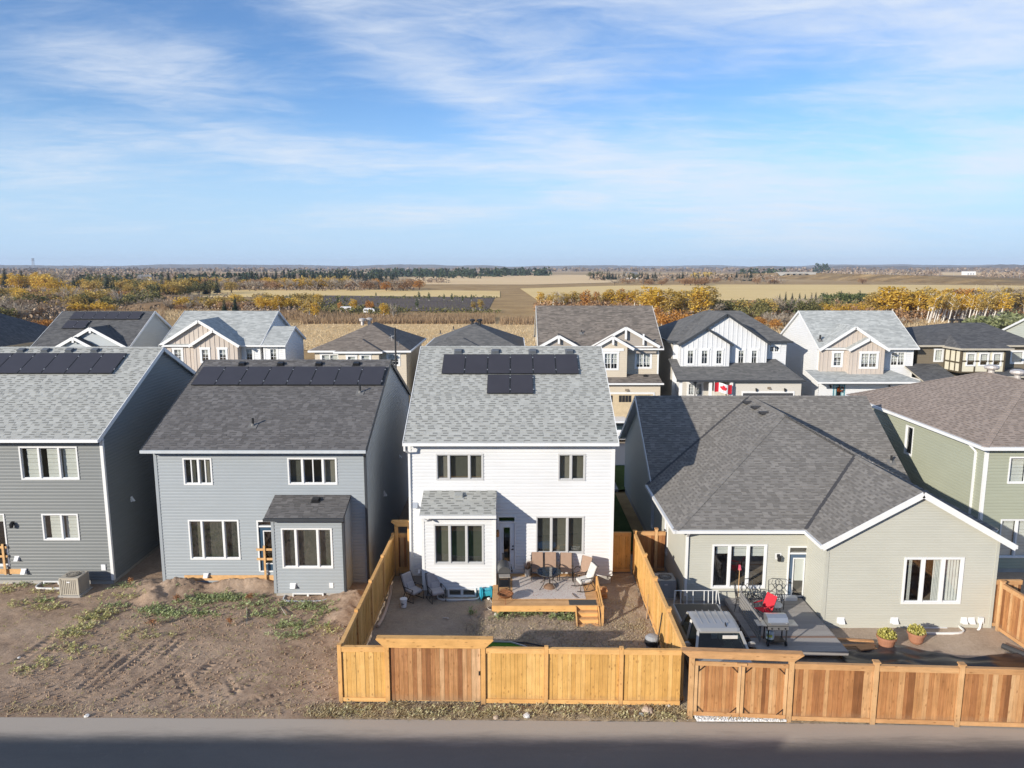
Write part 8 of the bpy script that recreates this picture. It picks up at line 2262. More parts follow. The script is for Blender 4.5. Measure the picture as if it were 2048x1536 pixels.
def proto_spruce(seed, w=0.20):
 rt.seed(seed); V, F = [], []
 z = 0.05
 while z < 0.99:
  r = w * (1 - z) ** 0.85 + 0.012; m = max(5, int(15 * (1 - z)) + 4)
  for k in range(m):
   a = 6.283 * k / m + rt.random(); rr = r * rt.uniform(0.7, 1.15); dz_ = -0.25 * rr - 0.01
   o = Vector((0, 0, z + rt.uniform(-.012, .012))); t_ = Vector((rr * math.cos(a), rr * math.sin(a), z + dz_)); s = Vector((-math.sin(a), math.cos(a), 0)) * rr * 0.34
   m_ = o.lerp(t_, 0.6); i = len(V)
   V += [tuple(o), tuple(m_ + s + Vector((0, 0, -0.012))), tuple(t_), tuple(m_ - s + Vector((0, 0, -0.012)))]; F.append((i, i + 1, i + 2, i + 3))
  z += 0.034
 return (V, F), trunk_mesh('trunk', 0.96, 0.014, BK_DARK)
def proto_bare(seed, n=300, wide=0.34, mat_t=BK_PALE):
 rt.seed(seed); V, F = [], []
 def tri(p, q, w):
  s = (q - p).cross(rv()).normalized() * w; i = len(V); V.extend([tuple(p - s), tuple(p + s), tuple(q + s * 0.3), tuple(q - s * 0.3)]); F.append((i, i + 1, i + 2, i + 3))
 for k in range(16):
  a = rt.uniform(0, 6.28); p = Vector((0, 0, rt.uniform(0.05, 0.4))); q = Vector((wide * rt.uniform(.3, .9) * math.cos(a), wide * rt.uniform(.3, .9) * math.sin(a), rt.uniform(0.6, 0.95)))
  tri(p, q, 0.008)
  for j in range(n // 16):
   t_ = rt.uniform(0.3, 1); b0 = p.lerp(q, t_); d = (q - p).normalized() * 0.12 + rv() * 0.07; d.z = abs(d.z)
   tri(b0, b0 + d, 0.0055)
 return (V, F), trunk_mesh('trunk', 0.8, 0.013, mat_t, forks=2)
def proto_poplar(seed):
 rt.seed(seed)
 sp = [((rt.uniform(-.02, .02), rt.uniform(-.02, .02), z), 0.12 * k, 1.2) for z, k in ((0.2, .7), (0.35, .95), (0.5, 1), (0.65, .9), (0.8, .7), (0.92, .4))]
 V, F = leafquads(lobes(sp, 360), 0.035)
 return (V, F), trunk_mesh('trunk', 0.9, 0.016, BK_PALE)
_pool = {}
def crown(kind, k, mat):
 key = (kind, k)
 if key not in _pool:
  _pool[key] = {'aspen': lambda: proto_aspen(100 + k, 760, (-0.05, 0.09, 0.03, -0.02)[k % 4]), 'thin': lambda: proto_aspen(140 + k, 360, 0.04, 0.18), 'round': lambda: proto_round(200 + k),
      'bush': lambda: proto_bush(300 + k), 'spruce': lambda: proto_spruce(400 + k, (0.20, 0.17, 0.24)[k % 3]), 'bare': lambda: proto_bare(500 + k, 560), 'thicket': lambda: proto_bare(520 + k, 800, 0.75, BK_DARK), 'poplar': lambda: proto_poplar(600 + k),
      'lean': lambda: proto_aspen(700 + k, 340, 0.20, 0.15)}[kind]()
 km = (kind, k, mat.name)
 if km not in _pool:
  (V, F), tr = _pool[key]
  _pool[km] = np_mesh('crown', V, F, mat)
 return _pool[km], _pool[key][1]
TREES = {}
def tree(kind, mat, px, yb, yt, zone, ws=1.0):
 TREES.setdefault(zone, []).append((px, kind, mat, yb, yt, ws))
def scatter(zone, kinds, x0, x1, yb, yt, n, ws=(0.9, 1.2), seed=1):
 r = random.Random(seed)
 for i in range(n):
  px = x0 + (x1 - x0) * (i + r.uniform(0.1, 0.9)) / n
  kind, mat = r.choice(kinds); b_ = r.uniform(*yb) if isinstance(yb, tuple) else yb; t_ = r.uniform(*yt) if isinstance(yt, tuple) else yt
  tree(kind, mat, px, b_, t_, zone, r.uniform(*ws))
NAME = {'aspen': 'aspen_tree', 'thin': 'aspen_tree', 'lean': 'aspen_tree', 'round': 'broadleaf_tree', 'bush': 'shrub', 'spruce': 'spruce_tree', 'bare': 'bare_tree', 'thicket': 'bare_shrub', 'poplar': 'poplar_tree'}
# zones: (what it is called, where it stands)
Z = {'grove': ('golden aspen with pale trunk', 'from the left in the grove behind the tudor house'), 'lean': ('leaning pale aspen', 'from the left in the leaning rank behind the tudor house'),
  'sage': ('silvery green shrub', 'from the left before the aspen grove at the right edge'), 'young': ('young dark spruce', 'from the left in the row before the right stubble field'),
  'gshrub': ('golden shrub', 'from the left below the young spruces on the right'), 'mix': ('mixed olive and ochre shrub', 'from the left behind the black-roofed house'), 'orange': ('orange leaved tree', 'from the left beside the black-roofed house'),
  'grey': ('grey bare shrub', 'from the left beside the pale-roofed house'), 'craft': ('tall golden aspen', 'from the left right of the craftsman house roof'), 'behind': ('pale golden aspen', 'from the left above the craftsman house roof'),
  'lyellow': ('yellow tree', 'from the left along the left edge woods'), 'lspruce': ('dark spruce', 'from the left in the woods at upper left'), 'lbare': ('big bare pale tree', 'from the left in the woods at upper left'),
  'lpop': ('slim olive poplar', 'from the left in the upper left belt'), 'lolive': ('ochre tree', 'from the left below the far grey house'), 'lthick': ('mixed grey and ochre thicket', 'from the left in the ravine on the left'),
  'ldark': ('dark brown thicket', 'from the left behind the dark-roofed house'), 'lhedge': ('bright yellow shrub', 'from the left in the hedge above the dark-roofed house'), 'lrus': ('russet shrub', 'from the left along the ravine bank'),
  'lnear': ('orange shrub', 'from the left between the two far left roofs'), 'pair': ('dark green spruce', 'of the pair above the taupe-gabled house'), 'gold5': ('big golden tree', 'from the left above the taupe-gabled house'),
  'mthin': ('thin yellow aspen', 'from the left in the scrub above the beige hip house'), 'mbelt': ('bare brownish tree', 'from the left in the belt above the middle stubble field'), 'mgold': ('golden tree', 'from the left in the belt above the middle stubble field'),
  'mrus': ('russet tree', 'from the left at the right end of the middle belt'), 'sprb': ('dark spruce', 'from the left in the far middle spruce belt'), 'sprr': ('dark spruce', 'from the left in the far right spruce belt'),
  'rrus': ('rust brown shrub', 'from the left above the right stubble field'), 'nurs': ('small green tree', 'from the left along the top of the ploughed field'), 'midsh': ('brown bare shrub', 'from the left beside the ravine behind the pale roof'), 'wood': ('mixed autumn tree', 'from the left in the wood at upper left'), 'wood2': ('ochre shrub', 'from the left on the slope left of the ploughed field'), 'mid2': ('ochre tree', 'from the left above the left end of the middle stubble field'), 'rbr': ('brown scrub', 'from the left in front of the aspen grove')}
scatter('grove', [('aspen', LF_GOLD), ('aspen', LF_GOLD), ('aspen', LF_OCHRE)], 1738, 1868, (630, 637), (570, 586), 16, (1.1, 1.5), 3)
scatter('grove', [('aspen', LF_GOLD), ('aspen', LF_ORANGE), ('thin', LF_OCHRE)], 1845, 1960, (628, 634), (574, 582), 15, (1.0, 1.3), 4)
scatter('grove', [('thin', LF_OCHRE), ('aspen', LF_OCHRE), ('bare', LF_TWIG)], 1950, 2060, (630, 636), (570, 582), 14, (1.0, 1.3), 5)
scatter('lean', [('lean', LF_OCHRE), ('lean', LF_GOLD)], 1850, 2000, (638, 646), (580, 592), 36, (0.7, 0.85), 6)
scatter('sage', [('bush', LF_SAGE), ('round', LF_SAGE)], 1968, 2062, (655, 668), (612, 632), 9, (1.0, 1.3), 7)
scatter('young', [('spruce', LF_SPRUCE)], 1556, 1660, (600, 606), (582, 588), 9, (0.9, 1.2), 8)
scatter('young', [('spruce', LF_SPRUCE), ('bush', LF_GREEN)], 1660, 1742, (602, 606), (578, 590), 10, (1.0, 1.4), 9)
scatter('gshrub', [('bush', LF_GOLD), ('bush', LF_OCHRE), ('round', LF_GOLD)], 1610, 1745, (620, 628), (600, 608), 12, (0.9, 1.2), 10)
scatter('mix', [('bush', LF_OLIVE), ('round', LF_OLIVE), ('bush', LF_GREEN), ('round', LF_OCHRE), ('thicket', LF_TWIG)], 1418, 1640, (618, 640), (588, 606), 26, (0.9, 1.2), 11)
scatter('orange', [('round', LF_ORANGE), ('aspen', LF_ORANGE)], 1308, 1425, (648, 664), (612, 630), 10, (1.0, 1.3), 12)
scatter('orange', [('round', LF_ORANGE)], 1495, 1560, (652, 664), (624, 634), 5, (0.9, 1.2), 13)
scatter('grey', [('thicket', LF_TWIG)], 1540, 1600, (650, 664), (618, 630), 6, (0.8, 1.0), 14)
scatter('craft', [('aspen', LF_GOLD), ('aspen', LF_OCHRE), ('thin', LF_OCHRE)], 1296, 1424, (628, 646), (570, 584), 20, (1.0, 1.4), 15)
scatter('behind', [('thin', LF_OCHRE), ('aspen', LF_GOLD), ('bare', LF_TWIG)], 1078, 1166, (612, 620), (580, 590), 10, (1.0, 1.3), 16)
scatter('behind', [('aspen', LF_GOLD), ('aspen', LF_ORANGE), ('thin', LF_OCHRE)], 1168, 1302, (612, 622), (576, 588), 15, (1.1, 1.5), 17)
scatter('lyellow', [('round', LF_GOLD), ('aspen', LF_GOLD)], -10, 100, (574, 584), (541, 554), 15, (1.0, 1.4), 18)
scatter('wood', [('round', LF_OCHRE), ('round', LF_GOLD), ('poplar', LF_OLIVE), ('round', LF_OLIVE), ('bare', LF_TWIG), ('spruce', LF_SPRUCE)], 96, 470, (577, 592), (549, 562), 40, (1.0, 1.4), 41)
scatter('wood', [('round', LF_GOLD), ('bush', LF_OCHRE), ('round', LF_OCHRE)], -15, 180, (588, 606), (566, 582), 18, (0.9, 1.2), 42)
scatter('wood2', [('bush', LF_OCHRE), ('round', LF_GOLD), ('bush', LF_OLIVE), ('thicket', LF_TWIG)], 360, 640, (602, 618), (582, 598), 26, (0.9, 1.3), 43)
scatter('mid2', [('round', LF_OCHRE), ('round', LF_RUSSET), ('round', LF_GOLD)], 380, 700, (572, 578), (550, 557), 24, (1.0, 1.4), 44)
for px, b_, t_ in ((12, 578, 534), (46, 580, 538), (54, 578, 548), (148, 578, 550), (158, 578, 547), (168, 577, 552), (326, 572, 540), (338, 572, 539), (352, 570, 543), (310, 570, 547), (385, 572, 547), (400, 574, 546)): tree('spruce', LF_SPRUCE, px, b_, t_, 'lspruce', 1.3)
for px, b_, t_, w_ in ((120, 582, 541, 1.3), (255, 580, 558, 1.2), (470, 578, 552, 1.2), (440, 585, 560, 1.0)): tree('bare', LF_TWIG, px, b_, t_, 'lbare', w_)
scatter('lpop', [('poplar', LF_OLIVE), ('poplar', LF_GREEN), ('spruce', LF_SPRUCE), ('poplar', LF_OCHRE)], 172, 252, (578, 582), (545, 553), 13, (1.0, 1.4), 19)
scatter('lolive', [('round', LF_OCHRE), ('round', LF_GOLD), ('bush', LF_OLIVE)], 246, 368, (586, 594), (558, 570), 15, (1.0, 1.3), 20)
scatter('lthick', [('thicket', LF_TWIG), ('bush', LF_OCHRE), ('bush', LF_RUSSET), ('bare', LF_TWIG), ('bush', LF_OLIVE)], -10, 300, (594, 618), (572, 588), 44, (0.8, 1.1), 21)
scatter('ldark', [('thicket', LF_DARKT), ('bush', LF_OLIVE), ('thicket', LF_TWIG), ('bush', LF_RUSSET)], -20, 125, (622, 645), (590, 608), 17, (0.9, 1.2), 22)
scatter('lhedge', [('bush', LF_GOLD)], 104, 218, (620, 624), (600, 606), 9, (0.9, 1.2), 23)
scatter('lrus', [('bush', LF_RUSSET), ('bush', LF_ORANGE), ('thicket', LF_TWIG)], 120, 340, (588, 600), (572, 582), 16, (0.8, 1.1), 24)
scatter('lrus', [('thicket', LF_TWIG), ('bush', LF_RUSSET)], 220, 470, (604, 622), (592, 606), 18, (0.8, 1.1), 25)
scatter('lnear', [('bush', LF_ORANGE), ('bush', LF_RUSSET)], 30, 112, (652, 660), (628, 638), 7, (0.8, 1.1), 26)
for px, b_, t_ in ((449, 622, 598), (471, 622, 590)): tree('spruce', LF_SPRUCE, px, b_, t_, 'pair', 1.4)
scatter('gold5', [('round', LF_GOLD), ('aspen', LF_GOLD)], 514, 592, (620, 626), (588, 596), 7, (1.1, 1.4), 27)
scatter('midsh', [('thicket', LF_TWIG), ('bush', LF_RUSSET)], 400, 520, (612, 622), (592, 602), 9, (0.9, 1.1), 28)
for px, b_, t_, m_ in ((606, 632, 596, LF_OCHRE), (618, 636, 594, LF_OCHRE), (632, 640, 604, LF_GOLD), (681, 623, 603, LF_ORANGE), (708, 624, 597, LF_GOLD), (735, 626, 600, LF_ORANGE), (744, 626, 602, LF_ORANGE), (768, 637, 605, LF_GOLD), (775, 636, 610, LF_OCHRE), (960, 622, 598, LF_OCHRE), (946, 622, 602, LF_OCHRE)): tree('aspen', m_, px, b_, t_, 'mthin', 1.2)
tree('bare', LF_TWIG, 787, 640, 608, 'mthin', 0.9)
scatter('mbelt', [('bare', LF_TWIG), ('thicket', LF_TWIG), ('round', LF_RUSSET)], 430, 690, (577, 581), (556, 563), 24, (1.0, 1.5), 29)
scatter('mgold', [('round', LF_GOLD), ('round', LF_OCHRE)], 430, 450, 577, 560, 1, (1, 1), 30)
scatter('mgold', [('round', LF_GOLD), ('round', LF_OCHRE)], 572, 680, (577, 580), (550, 558), 8, (1.0, 1.3), 31)
scatter('mrus', [('round', LF_RUSSET), ('thicket', LF_TWIG), ('round', LF_ORANGE)], 695, 840, (577, 583), (553, 562), 14, (1.1, 1.5), 32)
scatter('sprb', [('spruce', LF_SPRUCE)], 455, 800, (560, 566), (537, 546), 44, (1.2, 1.8), 33)
scatter('sprr', [('spruce', LF_SPRUCE), ('spruce', LF_SPRUCE), ('round', LF_OLIVE)], 1178, 1320, (556, 562), (540, 546), 22, (1.2, 1.7), 34)
scatter('sprr', [('spruce', LF_SPRUCE)], 1340, 1530, (557, 562), (541, 548), 24, (1.2, 1.7), 35)
scatter('rrus', [('thicket', LF_TWIG), ('bush', LF_RUSSET), ('round', LF_RUSSET)], 1225, 1570, (562, 571), (551, 558), 30, (1.1, 1.6), 36)
scatter('rrus', [('round', LF_RUSSET)], 1362, 1418, 571, (549, 554), 5, (1.2, 1.5), 37)
tree('round', LF_RUSSET, 1725, 568, 554, 'rrus', 1.5)
for px, b_, t_ in ((838, 600, 582), (858, 602, 584), (888, 600, 587), (904, 602, 586), (925, 604, 590), (943, 602, 588), (752, 594, 584), (834, 618, 596), (580, 598, 586), (590, 600, 584), (612, 599, 585), (628, 600, 584), (676, 606, 590), (690, 602, 591)): tree('poplar' if px > 700 else 'spruce', LF_GREEN, px, b_, t_, 'nurs', 1.3)
scatter('rbr', [('bush', LF_RUSSET), ('thicket', LF_TWIG)], 1790, 1960, (640, 652), (632, 640), 10, (0.9, 1.3), 38)
for zone, lst in TREES.items():
 lst.sort(key=lambda t: t[0])
 what, where = Z[zone]
 for i, (px, kind, mat, yb, yt, ws) in enumerate(lst):
  b_ = gr(px, yb); h = max(0.8, at(px, yt, b_.y).z)
  k = i % 4
  cm, tm = crown(kind, k, mat)
  t = thing(NAME[kind], f"{what}, {ORD[i]} {where}", 'shrub' if 'shrub' in NAME[kind] else 'tree', (b_.x, b_.y, -0.02), rt.uniform(0, 6.28) if kind != 'lean' else rt.uniform(-0.35, 0.35), what + 's ' + where.replace('from the left ', '').replace('of the pair ', ''))
  wid = h * ws * (1.4 if mat in (LF_GOLD, LF_OCHRE) else 1.2)
  t.scale = (wid, wid, h)
  put('crown' if 'shrub' not in NAME[kind] else 'foliage', cm, t); put('trunk' if 'shrub' not in NAME[kind] else 'stem', tm, t)

# ---- far woods that read as one mass, tall dry grass
def mass(name, spec, mat, size, flat=1.0, seed=1):
 r = random.Random(seed); V, F = [], []
 for px0, px1, yb0, yb1, ht, n, wd in spec:
  for _ in range(n):
   b_ = gr(r.uniform(px0, px1), r.uniform(yb0, yb1)); h = ht * r.uniform(0.5, 1.15)
   for _q in range(7):
    z = r.random(); c = Vector((b_.x + r.gauss(0, wd) * (1.05 - z), b_.y + r.gauss(0, wd), h * z))
    d = Vector((r.gauss(0, 1), r.gauss(0, 1), r.gauss(0, 1))).normalized() * size * wd; e = d.cross(Vector((r.gauss(0, 1), r.gauss(0, 1), r.gauss(0, 1)))).normalized() * size * wd * 0.7
    i = len(V); V += [tuple(c - d), tuple(c + e), tuple(c + d), tuple(c - e)]; F.append((i, i + 1, i + 2, i + 3))
 return tag(put(name, np_mesh(name, V, F, mat)), kind='stuff')
mass('far_spruce_wood', [(560, 760, 556, 560, 11, 190, 2.2), (740, 1000, 551, 554, 12, 260, 3.2), (985, 1100, 549, 552, 13, 120, 3.4), (835, 960, 556, 557, 9, 36, 2.0), (350, 520, 562, 566, 9, 90, 2.0), (160, 330, 562, 566, 8, 80, 1.8), (1480, 1570, 551, 554, 12, 60, 3), (1625, 1660, 545.5, 546, 22, 26, 5)], LF_SPRUCE, 0.9, seed=3)
mass('far_bare_wood', [(0, 420, 553, 560, 8, 330, 2.6), (420, 620, 556, 562, 8, 120, 2.2), (1180, 1560, 555, 561, 7, 220, 2.4), (1640, 1880, 549, 552, 9, 120, 4), (1960, 2060, 551, 556, 10, 70, 3), (0, 300, 546, 549, 10, 160, 5), (820, 900, 563, 566, 4, 60, 1.6), (1500, 1560, 560, 566, 6, 60, 1.6)], LF_DARKT, 0.6, seed=4)
mass('far_bare_wood', [(0, 700, 541, 544, 12, 420, 9), (700, 1500, 540.5, 543, 12, 420, 10), (1500, 2060, 541, 544, 12, 320, 9)], LF_DARKT, 0.6, seed=5)
mass('undergrowth', [(1740, 2060, 628, 640, 2.6, 420, 1.0), (1290, 1430, 634, 652, 3.0, 330, 1.0), (1070, 1300, 612, 622, 3.0, 300, 1.2), (1410, 1745, 612, 634, 2.2, 420, 1.0)], LF_RUSSET, 0.42, seed=8)
mass('undergrowth', [(-20, 130, 600, 645, 3.2, 420, 1.1), (120, 480, 590, 622, 1.8, 500, 1.0), (480, 640, 616, 628, 2.4, 220, 1.0), (0, 250, 576, 598, 4.0, 300, 1.3), (430, 830, 576, 582, 2.5, 240, 1.6)], LF_DARKT, 0.42, seed=9)
mass('undergrowth', [(620, 800, 618, 630, 2.0, 150, 0.9), (1410, 1740, 606, 620, 2.4, 220, 1.0), (560, 700, 606, 622, 2.0, 90, 1.0), (600, 1000, 622, 626, 1.6, 170, 0.8), (560, 1000, 594, 597, 1.0, 110, 0.9)], LF_OLIVE, 0.42, seed=10)
mass('far_golden_wood', [(0, 110, 560, 566, 7, 60, 2), (190, 420, 563, 570, 5, 90, 1.8), (1380, 1430, 556, 560, 8, 30, 2), (600, 700, 562, 566, 6, 30, 2)], LF_OCHRE, 0.9, seed=6)
def reeds(name, spec, mat, seed):
 r = random.Random(seed); mb = MB()
 for px0, px1, y0_, y1_, n, h in spec:
  for _ in range(n):
   b_ = gr(r.uniform(px0, px1), r.uniform(y0_, y1_)); a = r.uniform(0, 6.28); hh = h * r.uniform(0.5, 1.2); w_ = 0.09
   mb.add([(b_.x - w_ * math.cos(a), b_.y - w_ * math.sin(a), -0.05), (b_.x + w_ * math.cos(a), b_.y + w_ * math.sin(a), -0.05), (b_.x + r.gauss(0, 0.3), b_.y + r.gauss(0, 0.3), hh)], ((0, 1, 2),))
 return tag(mb.build(name, mat), kind='stuff')
LF_REED = leaf_mat('reed_blades', [(0.05, (0.20, 0.125, 0.07)), (0.5, (0.34, 0.235, 0.14)), (0.95, (0.48, 0.36, 0.23))], 0.2)
reeds('tall_dry_grass', [(600, 990, 634, 648, 12000, 1.5), (1000, 1080, 640, 650, 900, 1.6), (100, 330, 622, 650, 2500, 1.5), (480, 700, 624, 640, 2500, 1.7)], LF_REED, 5)
reeds('dry_meadow_grass', [(560, 1330, 646, 700, 12000, 0.35), (1600, 2050, 640, 668, 6000, 0.6), (60, 420, 600, 640, 6000, 0.7), (1300, 1640, 640, 680, 4000, 0.7)], leaf_mat('meadow_blades', [(0.05, (0.42, 0.30, 0.16)), (0.5, (0.60, 0.46, 0.27)), (0.95, (0.74, 0.60, 0.40))], 0.3), 6)
reeds('crop_stubs', [(640, 970, 596, 620, 900, 0.8)], LF_OLIVE, 7)

# ---- scattered things far away
def far_box_house(px, yb, w, d, h, rh, wall, roof, label):
 b_ = gr(px, yb); t = thing('farm_house', label, 'house', (b_.x, b_.y, 0))
 MB().box(-w / 2, w / 2, -d / 2, d / 2, 0, h).build('wall', wall, t, world=False)
 MB().prism([(-w / 2 - .4, -d / 2 - .4, h), (w / 2 + .4, -d / 2 - .4, h), (w / 2 + .4, 0, h + rh), (-w / 2 - .4, 0, h + rh)], (0, 0, 0.2)).prism([(w / 2 + .4, d / 2 + .4, h), (-w / 2 - .4, d / 2 + .4, h), (-w / 2 - .4, 0, h + rh), (w / 2 + .4, 0, h + rh)], (0, 0, 0.2)).build('roof', roof, t, world=False)
 MB().add([(-w / 2, -d / 2, h), (-w / 2, d / 2, h), (-w / 2, 0, h + rh), (w / 2, -d / 2, h), (w / 2, d / 2, h), (w / 2, 0, h + rh)], ((0, 2, 1), (3, 4, 5))).build('gable', wall, t, world=False)
 for k in (-0.3, 0.1, 0.35): MB().box(w * k - 0.5, w * k + 0.5, -d / 2 - 0.04, -d / 2 - 0.005, h * 0.35, h * 0.75).build('window', M_BLACK, t, world=False)
 return t
far_box_house(292, 566, 12, 9, 4.5, 3.2, plain('farm_wall', (0.40, 0.38, 0.35), 0.8), plain('farm_roof', (0.17, 0.17, 0.18), 0.8), 'grey farm house with dark roof among the trees at upper left')
far_box_house(88, 574, 8, 7, 3.0, 2.2, plain('shed_wall', (0.30, 0.22, 0.17), 0.8), plain('shed_roof', (0.04, 0.042, 0.048), 0.8), 'dark roofed shed between the far left spruces')
far_box_house(1263, 558, 14, 10, 5, 3.5, plain('farm_white', (0.66, 0.66, 0.65), 0.8), plain('farm_roof', (0.17, 0.17, 0.18), 0.8), 'white farm house among the spruces above the right stubble field')
b_ = gr(1937, 550); t = thing('warehouse', 'long white warehouse beyond the highway at upper right', 'warehouse', (b_.x, b_.y, 0))
MB().box(-9, 9, -8, 8, 0, 7).build('hall', plain('warehouse_white', (0.70, 0.71, 0.72), 0.6), t, world=False); MB().box(-9.4, 9.4, -8.4, 8.4, 7.0, 7.5).build('roof', M_STEEL, t, world=False)
for k in range(3): MB().box(-7 + 5 * k, -4 + 5 * k, -8.1, -8.01, 0, 4).build('loading_door', plain('dock_door', (0.35, 0.37, 0.40), 0.6), t, world=False)
# overpass
b_ = gr(1589, 556.5); t = thing('overpass', 'concrete highway overpass with dark underside at upper right', 'bridge', (b_.x, b_.y, 0))
MB().box(-26, 26, -7, 7, 6.2, 7.6).build('deck', M_CONC, t, world=False); MB().box(-27, 27, -7.3, -7.02, 7.6, 8.5).build('parapet', M_CONC, t, world=False)
for k in (-8, 0, 8): MB().box(k - 0.6, k + 0.6, -5, 5, 0, 6.2).build('pier', M_CONC, t, world=False)
for s in (-1, 1): MB().prism([(s * 15, -7, 6.2), (s * 26, -7, 6.2), (s * 26, -7, 0)], (0, 14, 0)).build('abutment', M_CONC, t, world=False)
for s in (-1, 1):
 tag(MB().prism([(b_.x + s * 26, b_.y - 7, 0.1), (b_.x + s * 26, b_.y - 7, 7.2), (b_.x + s * 110, b_.y - 7, 5.0), (b_.x + s * 150, b_.y - 7, 0.1)], (0, 16, 0)).prism([(b_.x + s * 26, b_.y - 22, 0.1), (b_.x + s * 26, b_.y - 7, 7.1), (b_.x + s * 110, b_.y - 7, 4.9), (b_.x + s * 130, b_.y - 22, 0.1)], (0, 0.05, 0)).build('embankment', M_BROWN), kind='structure')
# radio mast on the horizon
b_ = gr(67.5, 539.2); ht = at(67.5, 516.5, b_.y).z
t = thing('radio_mast', 'tall lattice mast with antenna platforms on the left horizon', 'mast', (b_.x, b_.y, 0))
mb = MB(); wd = 7
for sx in (-1, 1):
 for sy in (-1, 1): mb.bar((sx * wd, sy * wd, 0), (sx * wd * 0.5, sy * wd * 0.5, ht), 1.5)
for k in range(10):
 z0_, z1_ = ht * k / 10, ht * (k + 1) / 10; q = lambda z: wd * (1 - 0.5 * z / ht)
 mb.bar((-q(z0_), -q(z0_), z0_), (q(z1_), -q(z1_), z1_), 1.0); mb.bar((q(z0_), -q(z0_), z0_), (-q(z1_), -q(z1_), z1_), 1.0)
mb.build('lattice', plain('mast_steel', (0.20, 0.20, 0.22), 0.6), t, world=False)
for z in (ht * 0.82, ht * 0.95): MB().lathe([(5, -2), (10, -1.5), (10, 2.5), (5, 3)], 8, (0, 0, z)).build('platform', plain('mast_steel', (0.20, 0.20, 0.22), 0.6), t, world=False)
# lamp posts along the highway, cars on it
lp = None
spots = [(1680, 550.5, 533), (1722, 553, 537), (1744, 552, 538), (1767, 555, 540), (1791, 553, 537), (1820, 558, 542), (1845, 556, 540), (1878, 560, 543), (1906, 558, 541), (1974, 563, 545), (2026, 564, 544), (2038, 564, 542)]
for i, (px, yb, yt) in enumerate(spots):
 b_ = gr(px, yb); h = at(px, yt, b_.y).z
 if lp is None:
  lp = thing('street_lamp', '', 'street lamp'); MB().tube([(0, 0, 0), (0, 0, 1.0)], [0.012, 0.008], 5).build('pole', M_STEEL, lp, world=False); MB().bar((0, 0, 0.995), (0.10, 0, 1.0), 0.012).build('lamp_head', M_STEEL, lp, world=False); o = lp
 else: o = copy_tree(lp)
 o.location = b_; o.scale = (h, h, h); tag(o, f'tall pale street lamp, {ORD[i]} from the left along the far highway', 'street lamp', 'street lamps along the far highway')
kinds = [('suv', M_CARW, 'white'), ('sedan', M_CARB, 'black'), ('suv', plain('grey_paint', (0.25, 0.26, 0.28), 0.3, 0.5), 'grey')]
cs = [(1645, 546.6, 0), (1660, 547.0, 1), (1702, 547.6, 0), (1747, 551.5, 1), (1777, 550.6, 0), (1805, 554.6, 0), (1840, 556.6, 1), (1838, 555.0, 0), (1855, 557.5, 2), (1885, 559.5, 0), (1905, 561.5, 1), (1935, 561.8, 2)]
first = {}
for i, (px, yb, k) in enumerate(cs):
 b_ = gr(px, yb, 0.25); kd, pt_, nm = kinds[k]
 if k not in first: first[k] = o = car(kd, pt_, '', (0, 0, 0), 0, 'car', 'distant_car')
 else: o = copy_tree(first[k])
 o.location = b_; o.rotation_euler = (0, 0, R(-62 if i % 2 else 118)); tag(o, f'{nm} car on the far highway, {ORD[i]} from the left', 'car', 'cars on the far highway')
# white trailers parked between the yellow trees
for px, yb, w_, lb in ((693, 623.5, 4.0, 'white caravan parked between yellow trees left of the ploughed field'), (738, 627, 3.4, 'white caravan parked right under the orange trees by the ploughed field')):
 b_ = gr(px, yb); t = thing('caravan', lb, 'caravan', (b_.x, b_.y, 0), 0.15)
 MB().prism([(-w_ / 2, -1.1, 0.4), (w_ / 2, -1.1, 0.4), (w_ / 2 + 0.1, -1.1, 1.1), (w_ / 2 - 0.4, -1.1, 1.7), (-w_ / 2 + 0.3, -1.1, 1.75), (-w_ / 2, -1.1, 1.4)], (0, 2.2, 0)).build('body', M_VENT, t, world=False)
 for k in (-0.3, 0.2): MB().box(w_ * k - 0.5, w_ * k + 0.5, -1.13, -1.105, 0.95, 1.35).build('window', M_BLACK, t, world=False)
 for k in (-0.4, 0.4): o = MB().lathe([(0.05, -0.1), (0.33, -0.1), (0.33, 0.1), (0.05, 0.1)], 12).build('wheel', M_TYRE, t, world=False); o.location = (k, -0.95, 0.33); o.rotation_euler = (R(90), 0, 0)

# ================================================================== weeds, litter, stones and the houses across the lane
def plants(name, patches, mat, seed, size=(0.035, 0.075), leaves=(7, 14), h=0.10, z=None):
 r = random.Random(seed); V, F = [], []
 for px, py, rx, ry, n in patches:
  c = gr(px, py)
  for _ in range(n):
   x, y = c.x + r.gauss(0, rx), c.y + r.gauss(0, ry)
   if not (-34 < x < -5.9) and z is None: continue
   zz = float(lot_h(np.array([[x]]), np.array([[y]]))[0, 0]) if z is None else z
   m = r.randint(*leaves); sc = r.uniform(0.6, 1.35)
   for k in range(m):
    a = r.uniform(0, 6.28); l = r.uniform(*size) * sc; d = Vector((math.cos(a), math.sin(a), r.uniform(0.15, 0.9))) * l
    o = Vector((x + r.gauss(0, 0.045) * sc, y + r.gauss(0, 0.045) * sc, zz + r.uniform(0.0, h) * sc)); s = Vector((-math.sin(a), math.cos(a), r.uniform(-.3, .3))) * l * 0.42
    i = len(V); V += [tuple(o), tuple(o + d * 0.6 + s), tuple(o + d * 1.25), tuple(o + d * 0.6 - s)]; F.append((i, i + 1, i + 2, i + 3))
 return tag(put(name, np_mesh(name, V, F, mat)), kind='stuff')
LF_WEED = leaf_mat('weed_leaves', [(0.05, (0.17, 0.21, 0.075)), (0.4, (0.31, 0.36, 0.16)), (0.75, (0.45, 0.50, 0.27)), (0.95, (0.58, 0.61, 0.40))], 0.25)
